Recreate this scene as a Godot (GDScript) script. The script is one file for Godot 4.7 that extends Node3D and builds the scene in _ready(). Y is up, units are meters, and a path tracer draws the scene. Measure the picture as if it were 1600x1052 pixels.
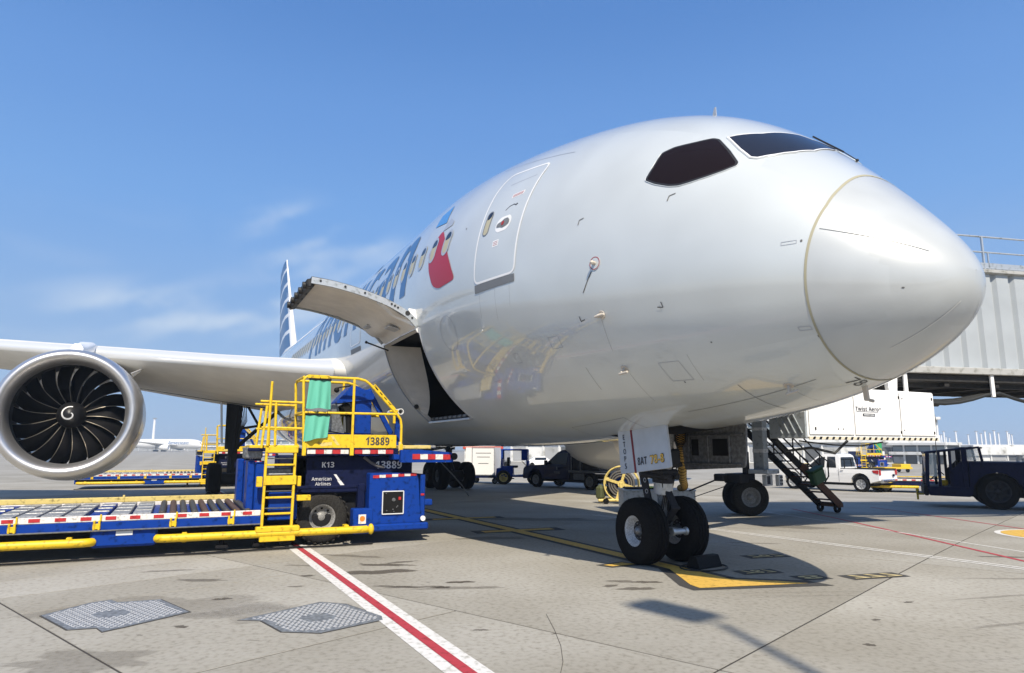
extends Node3D

# ---------------------------------------------------------------- mesh builder
class Mb:
	var v := PackedVector3Array()
	var n := PackedVector3Array()
	var t := PackedVector2Array()
	var c := PackedColorArray()
	var col := Color.WHITE
	var tinted := false

	func uvof(p: Vector3, m: Vector3) -> Vector2:
		var a := m.abs()
		if a.y >= a.x and a.y >= a.z:
			return Vector2(p.x, p.z)
		if a.x >= a.z:
			return Vector2(p.z, p.y)
		return Vector2(p.x, p.y)

	func tri(p: Vector3, q: Vector3, r: Vector3, np: Vector3, nq: Vector3, nr: Vector3) -> void:
		var g := (q - p).cross(r - p)
		if g.dot(np + nq + nr) > 0.0:
			v.append(p); v.append(r); v.append(q)
			n.append(np); n.append(nr); n.append(nq)
			t.append(uvof(p, np)); t.append(uvof(r, np)); t.append(uvof(q, np))
		else:
			v.append(p); v.append(q); v.append(r)
			n.append(np); n.append(nq); n.append(nr)
			t.append(uvof(p, np)); t.append(uvof(q, np)); t.append(uvof(r, np))
		if tinted:
			c.append(col); c.append(col); c.append(col)

	func flat(p: Vector3, q: Vector3, r: Vector3, hint: Vector3) -> void:
		var g := (q - p).cross(r - p).normalized()
		if g.dot(hint) < 0.0:
			g = -g
		tri(p, q, r, g, g, g)

	func quad(p: Vector3, q: Vector3, r: Vector3, s: Vector3, hint: Vector3) -> void:
		flat(p, q, r, hint)
		flat(p, r, s, hint)

	func box(o: Vector3, size: Vector3, b := Basis(), bev := 0.0) -> void:
		var h := size * 0.5
		bev = minf(bev, minf(h.x, minf(h.y, h.z)) * 0.9)
		for ax in 3:
			var u := (ax + 1) % 3
			var w := (ax + 2) % 3
			for sg in [-1.0, 1.0]:
				var ps: Array[Vector3] = []
				for k in [[-1, -1], [1, -1], [1, 1], [-1, 1]]:
					var p := Vector3()
					p[ax] = sg * h[ax]
					p[u] = k[0] * (h[u] - bev)
					p[w] = k[1] * (h[w] - bev)
					ps.append(o + b * p)
				var m := Vector3()
				m[ax] = sg
				quad(ps[0], ps[1], ps[2], ps[3], b * m)
		if bev <= 0.0:
			return
		for ax in 3:
			var u := (ax + 1) % 3
			var w := (ax + 2) % 3
			for su in [-1.0, 1.0]:
				for sw in [-1.0, 1.0]:
					var ps: Array[Vector3] = []
					for k in [[-1, 0], [1, 0], [1, 1], [-1, 1]]:
						var p := Vector3()
						p[ax] = k[0] * (h[ax] - bev)
						p[u] = su * (h[u] - (bev if k[1] == 1 else 0.0))
						p[w] = sw * (h[w] - (0.0 if k[1] == 1 else bev))
						ps.append(o + b * p)
					var m := Vector3()
					m[u] = su
					m[w] = sw
					quad(ps[0], ps[1], ps[2], ps[3], b * m)
		for sx in [-1.0, 1.0]:
			for sy in [-1.0, 1.0]:
				for sz in [-1.0, 1.0]:
					var s := Vector3(sx, sy, sz)
					flat(o + b * (s * (h - Vector3(0, bev, bev))), o + b * (s * (h - Vector3(bev, 0, bev))), o + b * (s * (h - Vector3(bev, bev, 0))), b * s)

	func beam(p: Vector3, q: Vector3, w: float, h: float, up := Vector3.UP, bev := 0.0) -> void:
		var x := (q - p).normalized()
		if absf(x.dot(up)) > 0.99:
			up = Vector3.RIGHT
		var z := x.cross(up).normalized()
		var y := z.cross(x)
		box((p + q) * 0.5, Vector3(p.distance_to(q), h, w), Basis(x, y, z), bev)

	func frame(d: Vector3) -> Array:
		var a := Vector3.UP if absf(d.y) < 0.9 else Vector3.RIGHT
		var x := d.cross(a).normalized()
		return [x, d.cross(x).normalized()]

	func lathe(prof: PackedVector2Array, o: Vector3, ax: Vector3, k := 24, a0 := 0.0, a1 := TAU) -> void:
		ax = ax.normalized()
		var f := frame(ax)
		var segs: Array[Vector2] = []
		for i in prof.size() - 1:
			var d := prof[i + 1] - prof[i]
			segs.append(Vector2(-d.y, d.x).normalized())
		for i in segs.size():
			var m0 := segs[i]
			var m1 := segs[i]
			if i > 0 and segs[i - 1].dot(segs[i]) > 0.72:
				m0 = (segs[i - 1] + segs[i]).normalized()
			if i < segs.size() - 1 and segs[i + 1].dot(segs[i]) > 0.72:
				m1 = (segs[i + 1] + segs[i]).normalized()
			if prof[i].distance_to(prof[i + 1]) < 1e-6:
				continue
			for j in k:
				var t0 := a0 + (a1 - a0) * j / k
				var t1 := a0 + (a1 - a0) * (j + 1) / k
				var r0: Vector3 = f[0] * cos(t0) + f[1] * sin(t0)
				var r1: Vector3 = f[0] * cos(t1) + f[1] * sin(t1)
				var p := o + ax * prof[i].x + r0 * prof[i].y
				var q := o + ax * prof[i].x + r1 * prof[i].y
				var r := o + ax * prof[i + 1].x + r1 * prof[i + 1].y
				var s := o + ax * prof[i + 1].x + r0 * prof[i + 1].y
				var np := ax * m0.x + r0 * m0.y
				var nq := ax * m0.x + r1 * m0.y
				var nr := ax * m1.x + r1 * m1.y
				var ns := ax * m1.x + r0 * m1.y
				if prof[i].y > 1e-5:
					tri(p, q, r, np, nq, nr)
				if prof[i + 1].y > 1e-5:
					tri(p, r, s, np, nr, ns)

	func cyl(p: Vector3, q: Vector3, r0: float, r1 := -1.0, k := 14) -> void:
		if r1 < 0.0:
			r1 = r0
		var l := p.distance_to(q)
		lathe(PackedVector2Array([Vector2(0, 0), Vector2(0, r0), Vector2(l, r1), Vector2(l, 0)]), p, q - p, k)

	func rod(p: Vector3, q: Vector3, r: float, k := 10) -> void:   # a round bar with softened ends
		var l := p.distance_to(q)
		var e := minf(r * 0.4, l * 0.2)
		lathe(PackedVector2Array([Vector2(0, 0), Vector2(0, r - e), Vector2(e, r), Vector2(l - e, r), Vector2(l, r - e), Vector2(l, 0)]), p, q - p, k)

	func tube(path: PackedVector3Array, r: float, k := 8) -> void:
		var rows: Array[PackedVector3Array] = []
		var d := (path[1] - path[0]).normalized()
		var f := frame(d)
		var x: Vector3 = f[0]
		for i in path.size():
			var dd := (path[mini(i + 1, path.size() - 1)] - path[maxi(i - 1, 0)]).normalized()
			x = (x - dd * x.dot(dd)).normalized()
			var y := dd.cross(x)
			var row := PackedVector3Array()
			for j in k:
				row.append(x * cos(TAU * j / k) + y * sin(TAU * j / k))
			rows.append(row)
		for i in path.size() - 1:
			for j in k:
				var j2 := (j + 1) % k
				var a := rows[i][j]
				var b := rows[i][j2]
				var e := rows[i + 1][j2]
				var g := rows[i + 1][j]
				tri(path[i] + a * r, path[i] + b * r, path[i + 1] + e * r, a, b, e)
				tri(path[i] + a * r, path[i + 1] + e * r, path[i + 1] + g * r, a, e, g)
		for j in k:
			var j2 := (j + 1) % k
			flat(path[0], path[0] + rows[0][j] * r, path[0] + rows[0][j2] * r, path[0] - path[1])
			var z := path.size() - 1
			flat(path[z], path[z] + rows[z][j] * r, path[z] + rows[z][j2] * r, path[z] - path[z - 1])

	func prism(poly: PackedVector2Array, o: Vector3, ex: Vector3, ey: Vector3, ez: Vector3) -> void:
		var idx := Geometry2D.triangulate_polygon(poly)
		for i in range(0, idx.size(), 3):
			var a := o + ex * poly[idx[i]].x + ey * poly[idx[i]].y
			var b := o + ex * poly[idx[i + 1]].x + ey * poly[idx[i + 1]].y
			var d := o + ex * poly[idx[i + 2]].x + ey * poly[idx[i + 2]].y
			flat(a, b, d, -ez)
			flat(a + ez, b + ez, d + ez, ez)
		var cw := Geometry2D.is_polygon_clockwise(poly)
		for i in poly.size():
			var p := poly[i]
			var q := poly[(i + 1) % poly.size()]
			var e := q - p
			var o2 := Vector2(e.y, -e.x) if not cw else Vector2(-e.y, e.x)
			var a := o + ex * p.x + ey * p.y
			var b := o + ex * q.x + ey * q.y
			quad(a, b, b + ez, a + ez, ex * o2.x + ey * o2.y)

	func ball(o: Vector3, r: float, k := 12, squash := Vector3.ONE) -> void:
		var prof := PackedVector2Array()
		for i in k / 2 + 1:
			var a := PI * i / (k / 2)
			prof.append(Vector2(-r * cos(a), r * sin(a)))
		var m := Mb.new()
		m.lathe(prof, Vector3.ZERO, Vector3.UP, k)
		for i in m.v.size():
			v.append(o + m.v[i] * squash)
			n.append((m.n[i] / squash).normalized())
			t.append(m.t[i])

	func grid(rows: Array, flip := false, closed := false, skip: Variant = null) -> void:
		var nr := rows.size()
		var k: int = rows[0].size()
		var nm: Array[PackedVector3Array] = []
		for i in nr:
			var a := PackedVector3Array()
			var up: PackedVector3Array = rows[mini(i + 1, nr - 1)]
			var dn: PackedVector3Array = rows[maxi(i - 1, 0)]
			var me: PackedVector3Array = rows[i]
			for j in k:
				var jn := (j + 1) % k if closed else mini(j + 1, k - 1)
				var jp := (j + k - 1) % k if closed else maxi(j - 1, 0)
				var du := up[j] - dn[j]
				var dv := me[jn] - me[jp]
				if dv.length() < 1e-6:
					dv = up[jn] + dn[jn] - up[jp] - dn[jp]
				var m := du.cross(dv).normalized()
				a.append(-m if flip else m)
			nm.append(a)
		for i in nr - 1:
			var r0: PackedVector3Array = rows[i]
			var r1: PackedVector3Array = rows[i + 1]
			for j in (k if closed else k - 1):
				if skip != null and skip.call(i, j):
					continue
				var j2 := (j + 1) % k
				tri(r0[j], r0[j2], r1[j2], nm[i][j], nm[i][j2], nm[i + 1][j2])
				tri(r0[j], r1[j2], r1[j], nm[i][j], nm[i + 1][j2], nm[i + 1][j])

	func merge(m: Mb, x := Transform3D()) -> void:
		for i in m.v.size():
			v.append(x * m.v[i])
			n.append((x.basis * m.n[i]).normalized())
			t.append(m.t[i])

	func pieces() -> Array:        # pieces that do not touch one another, each as a builder of its own
		var nt := v.size() / 3
		var par := PackedInt32Array()
		var at := {}
		for i in nt:
			par.append(i)
		for i in nt:
			for k in 3:
				var key := Vector3i((v[i * 3 + k] * 2000.0).round())
				var o: int = at.get(key, -1)
				if o < 0:
					at[key] = i
				else:
					var x := i
					while par[x] != x: x = par[x]
					var y := o
					while par[y] != y: y = par[y]
					if x != y: par[x] = y
		var boxes := {}
		for i in nt:
			var x := i
			while par[x] != x: x = par[x]
			par[i] = x
			var b: AABB = boxes.get(x, AABB(v[i * 3], Vector3.ZERO))
			for k in 3: b = b.expand(v[i * 3 + k])
			boxes[x] = b
		if boxes.size() < 2 or boxes.size() > 400:
			return []
		var ids: Array = boxes.keys()
		var grp := {}
		for q in ids: grp[q] = q
		for p in ids.size():
			for q in range(p + 1, ids.size()):
				if (boxes[ids[p]] as AABB).grow(0.004).intersects((boxes[ids[q]] as AABB).grow(0.004)):
					var x: int = ids[p]
					while grp[x] != x: x = grp[x]
					var y: int = ids[q]
					while grp[y] != y: y = grp[y]
					if x != y: grp[x] = y
		var out := {}
		for i in nt:
			var x: int = par[i]
			while grp[x] != x: x = grp[x]
			if not out.has(x):
				out[x] = Mb.new()
				out[x].tinted = tinted
			var m: Mb = out[x]
			for k in 3:
				m.v.append(v[i * 3 + k]); m.n.append(n[i * 3 + k]); m.t.append(t[i * 3 + k])
				if tinted: m.c.append(c[i * 3 + k])
		return out.values() if out.size() <= 60 else []

	func turn(o: Vector3, a: float) -> void:
		for i in v.size():
			v[i] = o + (v[i] - o).rotated(Vector3.UP, a)
			n[i] = n[i].rotated(Vector3.UP, a)

	func mesh(shift := Vector3.ZERO) -> ArrayMesh:
		var a := []
		a.resize(Mesh.ARRAY_MAX)
		if shift != Vector3.ZERO:
			for i in v.size():
				v[i] -= shift
		a[Mesh.ARRAY_VERTEX] = v
		a[Mesh.ARRAY_NORMAL] = n
		a[Mesh.ARRAY_TEX_UV] = t
		a[Mesh.ARRAY_TEX_UV2] = t
		if tinted:
			a[Mesh.ARRAY_COLOR] = c
		var m := ArrayMesh.new()
		m.add_surface_from_arrays(Mesh.PRIMITIVE_TRIANGLES, a)
		return m

# ---------------------------------------------------------------- scene helpers
var taken := {}
var org := Vector3.ZERO      # parts written in world coordinates are moved back by this
var M := {}
var G := {}                  # shared meshes

func numbered(par: Node, called: String) -> String:
	var key := "%d/%s" % [par.get_instance_id(), called]
	var k: int = taken.get(key, 0)
	taken[key] = k + 1
	return called if k == 0 else "%s_%03d" % [called, k]

func tag(o: Node, label: String, category := "", group := "", kind := "") -> Node:
	if label: o.set_meta("label", label)
	if category: o.set_meta("category", category)
	if group: o.set_meta("group", group)
	if kind: o.set_meta("kind", kind)
	return o

func thing(called: String, label: String, category: String, at := Vector3.ZERO, turn := 0.0, group := "") -> Node3D:
	var o := Node3D.new()
	o.name = numbered(self, called)
	add_child(o, true)
	o.position = at
	o.rotation.y = turn
	tag(o, label, category, group)
	return o

func put(par: Node, called: String, mesh: Mesh, m: Material, label := "", kind := "") -> MeshInstance3D:
	var o := MeshInstance3D.new()
	o.name = numbered(par, called)
	o.mesh = mesh
	o.material_override = m
	par.add_child(o, true)
	if label: o.set_meta("label", label)
	if kind: o.set_meta("kind", kind)
	return o

func part(par: Node, called: String, mb: Mb, m: Material, label := "", kind := "") -> MeshInstance3D:
	if kind == "" and not whole.has(called) and mb.v.size() < 9000:
		var bits := mb.pieces()
		if bits.size() > 1:
			var first: MeshInstance3D = null
			for b in bits:
				var o := put(par, called, b.mesh(org), m, label, kind)
				if first == null: first = o
			return first
	return put(par, called, mb.mesh(org), m, label, kind)

# flat print and pieces too small to tell apart stay one mesh
var whole := {"lettering": 1, "airline_name": 1, "nose_number": 1, "gauge": 1, "lightening_hole": 1, "bolt_hole": 1, "hydraulic_line": 1, "cabin_windows": 1, "corner_mark": 1, "placard_print": 1, "panel_face": 1, "latch": 1, "cabin_window": 1, "frame": 1, "dark_pane": 1, "rim": 1, "rib": 1, "column": 1, "main_gear": 1, "nose_gear": 1, "cockpit_windows": 1, "emblem": 1, "faded_emblem": 1, "slot": 1, "stop_latch": 1, "wheel": 1, "hold_lining": 1, "fan_blade": 1, "crack": 1, "chevron": 1, "flap_gap": 1, "arrow": 1}

func lone(called: String, mb: Mb, m: Material, label: String, category: String, group := "") -> MeshInstance3D:
	var o := part(self, called, mb, m)
	tag(o, label, category, group)
	return o

func clone(o: Node3D, called: String, at: Vector3, turn: float, label: String) -> Node3D:
	var r: Node3D = o.duplicate()
	r.name = numbered(self, called)
	add_child(r, true)
	r.position = at
	r.rotation.y = turn
	r.set_meta("label", label)
	return r

func srgb(r: float, g: float, b: float) -> Color:     # linear base colour -> what Godot stores
	return Color(r, g, b).linear_to_srgb()

func ntex(sd: int, freq: float, lo: float, hi: float, oct := 4, size := 512, tint := Color.WHITE) -> NoiseTexture2D:
	var f := FastNoiseLite.new()
	f.seed = sd
	f.noise_type = FastNoiseLite.TYPE_SIMPLEX_SMOOTH
	f.frequency = freq
	f.fractal_octaves = oct
	var t := NoiseTexture2D.new()
	t.width = size; t.height = size
	t.seamless = true
	t.noise = f
	var g := Gradient.new()
	var a := Color(lo, lo, lo) * tint
	a.a = 1.0
	g.set_color(0, a)
	g.set_color(1, Color(hi, hi, hi))
	t.color_ramp = g
	return t

func mat(key: String, c: Color, rough := 0.6, metal := 0.0, tex: Texture2D = null, sc := 1.0) -> StandardMaterial3D:
	var m := StandardMaterial3D.new()
	m.albedo_color = c
	m.roughness = rough
	m.metallic = metal
	if tex:
		m.albedo_texture = tex
		m.uv1_scale = Vector3(sc, sc, sc)
	m.cull_mode = BaseMaterial3D.CULL_DISABLED
	M[key] = m
	return m

func coat(m: StandardMaterial3D, k := 1.0, r := 0.05) -> void:
	m.clearcoat_enabled = true
	m.clearcoat = k
	m.clearcoat_roughness = r

func font(bold := true, face := "Droid Sans") -> SystemFont:
	var f := SystemFont.new()
	f.font_names = PackedStringArray([face])
	f.font_weight = 700 if bold else 400
	return f

func text_arrays(s: String, h: float, bold := true, depth := 0.0) -> Array:
	var tm := TextMesh.new()
	tm.text = s
	tm.font = font(bold)
	tm.font_size = 64
	tm.pixel_size = h / (64.0 * 0.714)
	tm.depth = depth
	tm.curve_step = 1.0
	return [tm, tm.get_mesh_arrays()]

# flat lettering: text centred at o, letters run along ex and stand along ey, h = cap height
func lettering(par: Node, s: String, o: Vector3, ex: Vector3, ey: Vector3, h: float, m: Material, width := 0.0, bold := true) -> void:
	var a: Array = text_arrays(s, h, bold)[1]
	var vs: PackedVector3Array = a[Mesh.ARRAY_VERTEX]
	var ix: PackedInt32Array = a[Mesh.ARRAY_INDEX] if a[Mesh.ARRAY_INDEX] != null else PackedInt32Array(range(vs.size()))
	var bb := AABB(vs[0], Vector3.ZERO)
	for p in vs: bb = bb.expand(p)
	var k := 1.0 if width <= 0.0 else width / bb.size.x
	var cen := bb.get_center()
	var mb := Mb.new()
	var nn := ex.cross(ey).normalized()
	for i in range(0, ix.size(), 3):
		var q: Array[Vector3] = []
		for j in 3:
			var p := vs[ix[i + j]] - cen
			q.append(o + ex * p.x * k + ey * p.y)
		mb.flat(q[0], q[1], q[2], nn)
	part(par, "lettering", mb, m)

# ---------------------------------------------------------------- ground height (the apron drains gently away)
func gf(t: float) -> float:
	t = clampf(t, 0.0, 34.0)
	return t * t / 16.0 if t < 8.0 else t - 4.0

func gh(x: float, z: float) -> float:
	return -0.0155 * gf(-2.0 - z) - 0.006 * gf(-5.0 - x)

func gp(x: float, z: float, up := 0.0) -> Vector3:
	return Vector3(x, gh(x, z) + up, z)

func sheet(mb: Mb, poly: PackedVector2Array, up: float, step := 1.0) -> void:   # a polygon (x, z) laid on the ground
	var idx := Geometry2D.triangulate_polygon(poly)
	for i in range(0, idx.size(), 3):
		sheet_tri(mb, poly[idx[i]], poly[idx[i + 1]], poly[idx[i + 2]], up, step)

func sheet_tri(mb: Mb, a: Vector2, b: Vector2, c: Vector2, up: float, step: float) -> void:
	var l := maxf(a.distance_to(b), maxf(b.distance_to(c), c.distance_to(a)))
	if l > step:
		if a.distance_to(b) >= l - 1e-6:
			var m := (a + b) * 0.5
			sheet_tri(mb, a, m, c, up, step); sheet_tri(mb, m, b, c, up, step)
		elif b.distance_to(c) >= l - 1e-6:
			var m := (b + c) * 0.5
			sheet_tri(mb, a, b, m, up, step); sheet_tri(mb, a, m, c, up, step)
		else:
			var m := (c + a) * 0.5
			sheet_tri(mb, a, b, m, up, step); sheet_tri(mb, m, b, c, up, step)
		return
	mb.tri(gp(a.x, a.y, up), gp(b.x, b.y, up), gp(c.x, c.y, up), Vector3.UP, Vector3.UP, Vector3.UP)

func strip(mb: Mb, a: Vector2, b: Vector2, w: float, up: float, step := 1.2) -> void:
	var d := (b - a).normalized().orthogonal() * w * 0.5
	sheet(mb, PackedVector2Array([a + d, b + d, b - d, a - d]), up, step)

# ---------------------------------------------------------------- fuselage surface (x forward, s = -x measured from the nose tip)
const CT := [-4.2779, -7.4868, 23.8665, -195.8259, 772.1132, -1156.8922, 590.9551]
const CB := [1.7024, -0.6443, 5.001, -30.547, 53.3741, -20.1788, -11.8427]
const CW := [-2.9299, -1.9694, -12.8704, 107.4777, -305.6881, 366.4971, -144.933]
const CM := [-1.2678, -2.0714, -37.0086, 266.8848, -733.1948, 836.8366, -325.8571]

func poly7(c: Array, u: float) -> float:
	var r := 0.0
	for k in range(6, -1, -1):
		r = r * u + c[k]
	return r * (1.0 - u) * (1.0 - u)

func sec(s: float) -> Array:      # top, bottom, half width, height of the widest line
	if s < 12.0:
		var u := sqrt(maxf(s, 0.0) / 12.0)
		return [7.80 + poly7(CT, u), 1.82 + poly7(CB, u), 2.93 + poly7(CW, u), 4.79 + poly7(CM, u)]
	if s < 36.0:
		return [7.80, 1.82, 2.93, 4.79]
	var k := (s - 36.0) / 19.9
	var e := k * k * (1.6 - 0.6 * k)
	var top := 7.80 - 0.75 * k * k * k
	var bot := 1.82 + 4.75 * e
	return [top, bot, 2.93 - 2.68 * pow(k, 1.7), lerpf(4.79, (top + bot) * 0.5, sqrt(k))]

func skin(p: Vector3, off := 0.0) -> Vector3:        # moves a point radially onto the skin, then off outwards
	var q := sec(-p.x)
	var hh: float = (q[0] - q[3]) if p.y > q[3] else (q[3] - q[1])
	var ry: float = (p.y - q[3]) / hh
	var rz: float = p.z / q[2]
	var r := sqrt(ry * ry + rz * rz)
	var f := Vector3(p.x, q[3] + (p.y - q[3]) / r, p.z / r)
	if off == 0.0:
		return f
	return f + skin_n(f) * off

func field(p: Vector3) -> float:
	var q := sec(-p.x)
	var hh: float = (q[0] - q[3]) if p.y > q[3] else (q[3] - q[1])
	var ry: float = (p.y - q[3]) / maxf(hh, 1e-4)
	var rz: float = p.z / maxf(q[2], 1e-4)
	return sqrt(ry * ry + rz * rz)

func skin_n(p: Vector3) -> Vector3:
	var e := 0.004
	var gx := field(p + Vector3(e, 0, 0)) - field(p - Vector3(e, 0, 0))
	if -p.x < 0.02:
		gx = field(Vector3(-0.02 + e, p.y, p.z)) - field(Vector3(-0.02 - e, p.y, p.z))
	return Vector3(gx, field(p + Vector3(0, e, 0)) - field(p - Vector3(0, e, 0)), field(p + Vector3(0, 0, e)) - field(p - Vector3(0, 0, e))).normalized()

func sk(s: float, y: float, off := 0.0, side := 1.0) -> Vector3:     # the skin at a station and a height
	var q := sec(s)
	var hh: float = (q[0] - q[3]) if y > q[3] else (q[3] - q[1])
	var ry := clampf((y - q[3]) / hh, -0.999, 0.999)
	var f := Vector3(-s, y, side * q[2] * sqrt(1.0 - ry * ry))
	return f if off == 0.0 else f + skin_n(f) * off

func skin_tri(mb: Mb, a: Vector3, b: Vector3, c: Vector3, off: float, step: float) -> void:
	var ab := a.distance_to(b)
	var bc := b.distance_to(c)
	var ca := c.distance_to(a)
	var l := maxf(ab, maxf(bc, ca))
	if l > step:
		if ab >= l - 1e-6:
			var m := (a + b) * 0.5
			skin_tri(mb, a, m, c, off, step); skin_tri(mb, m, b, c, off, step)
		elif bc >= l - 1e-6:
			var m := (b + c) * 0.5
			skin_tri(mb, a, b, m, off, step); skin_tri(mb, a, m, c, off, step)
		else:
			var m := (c + a) * 0.5
			skin_tri(mb, a, b, m, off, step); skin_tri(mb, m, b, c, off, step)
		return
	var pa := skin(a)
	var pb := skin(b)
	var pc := skin(c)
	var na := skin_n(pa)
	var nb := skin_n(pb)
	var nc := skin_n(pc)
	mb.tri(pa + na * off, pb + nb * off, pc + nc * off, na, nb, nc)

# a patch on the skin: 2D outline turned to 3D by a callable, then laid on the skin
func patch(mb: Mb, poly: PackedVector2Array, to3: Callable, off: float, step := 0.15) -> void:
	var idx := Geometry2D.triangulate_polygon(poly)
	for i in range(0, idx.size(), 3):
		skin_tri(mb, to3.call(poly[idx[i]]), to3.call(poly[idx[i + 1]]), to3.call(poly[idx[i + 2]]), off, step)

func side3(p: Vector2) -> Vector3:      # (station, height) on the starboard side
	return sk(p.x, p.y)

func band(mb: Mb, pts: PackedVector2Array, w: float, off: float, closed := false, step := 0.15) -> void:   # a painted line along points (s, y)
	var k := pts.size()
	for i in (k if closed else k - 1):
		var a := pts[i]
		var b := pts[(i + 1) % k]
		var d := (b - a).normalized() * w * 0.5
		var o := d.orthogonal()
		var q := [a - d * 0.9 + o, b + d * 0.9 + o, b + d * 0.9 - o, a - d * 0.9 - o]
		if not closed: q = [a + o, b + o, b - o, a - o]
		skin_tri(mb, side3(q[0]), side3(q[1]), side3(q[2]), off, step)
		skin_tri(mb, side3(q[0]), side3(q[2]), side3(q[3]), off, step)

func round_poly(pts: PackedVector2Array, r: float, k := 5) -> PackedVector2Array:
	var out := PackedVector2Array()
	var m := pts.size()
	for i in m:
		var a := pts[(i + m - 1) % m]
		var b := pts[i]
		var c := pts[(i + 1) % m]
		var ra := minf(r, minf(a.distance_to(b), b.distance_to(c)) * 0.45)
		var p := b + (a - b).normalized() * ra
		var q := b + (c - b).normalized() * ra
		for j in k + 1:
			var t := float(j) / k
			out.append(p.lerp(b, t).lerp(b.lerp(q, t), t))
	return out

func oval(cx: float, cy: float, w: float, h: float, k := 20, lean := 0.0) -> PackedVector2Array:   # a stadium
	var out := PackedVector2Array()
	var r := minf(w, h) * 0.5
	for j in k:
		var a := TAU * j / k
		var p := Vector2(cos(a) * r, sin(a) * r)
		p += Vector2(signf(cos(a)) * maxf(0, w * 0.5 - r) , signf(sin(a)) * maxf(0, h * 0.5 - r))
		out.append(Vector2(cx + p.x + lean * p.y, cy + p.y))
	return out

# ---------------------------------------------------------------- scene
func _ready() -> void:
	var cam := Camera3D.new()
	cam.name = "camera"
	cam.position = Vector3(3.9365, 1.7574, 7.0196)
	cam.rotation = Vector3(0.162878, 1.120491, 0.001787)
	cam.fov = 52.34
	cam.near = 0.05
	cam.far = 6000.0
	add_child(cam)
	cam.current = true
	var we := WorldEnvironment.new()
	we.name = "environment"
	var env := Environment.new()
	env.background_mode = Environment.BG_SKY
	env.tonemap_mode = Environment.TONE_MAPPER_LINEAR
	env.tonemap_exposure = 1.25
	env.sdfgi_enabled = true
	env.ssao_enabled = true
	env.ssil_enabled = true
	var sky := Sky.new()
	sky.sky_material = make_sky()
	env.sky = sky
	env.background_energy_multiplier = 1.0
	env.fog_enabled = true
	env.fog_density = 0.0007
	env.fog_light_color = Color(0.80, 0.87, 0.95)
	we.environment = env
	add_child(we)
	var sun := DirectionalLight3D.new()
	sun.name = "sun"
	sun.light_color = Color(1.0, 0.955, 0.88)
	sun.light_energy = 1.6
	sun.light_angular_distance = 0.5
	sun.shadow_enabled = true
	sun.look_at_from_position(Vector3(0.88, 1.0, 0.25) * 50.0, Vector3.ZERO)
	add_child(sun)
	materials()
	build_ground()
	build_markings()
	build_airliner()
	build_loaders()
	build_bridge()
	build_vehicles()
	build_far()
	build_small()

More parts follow.
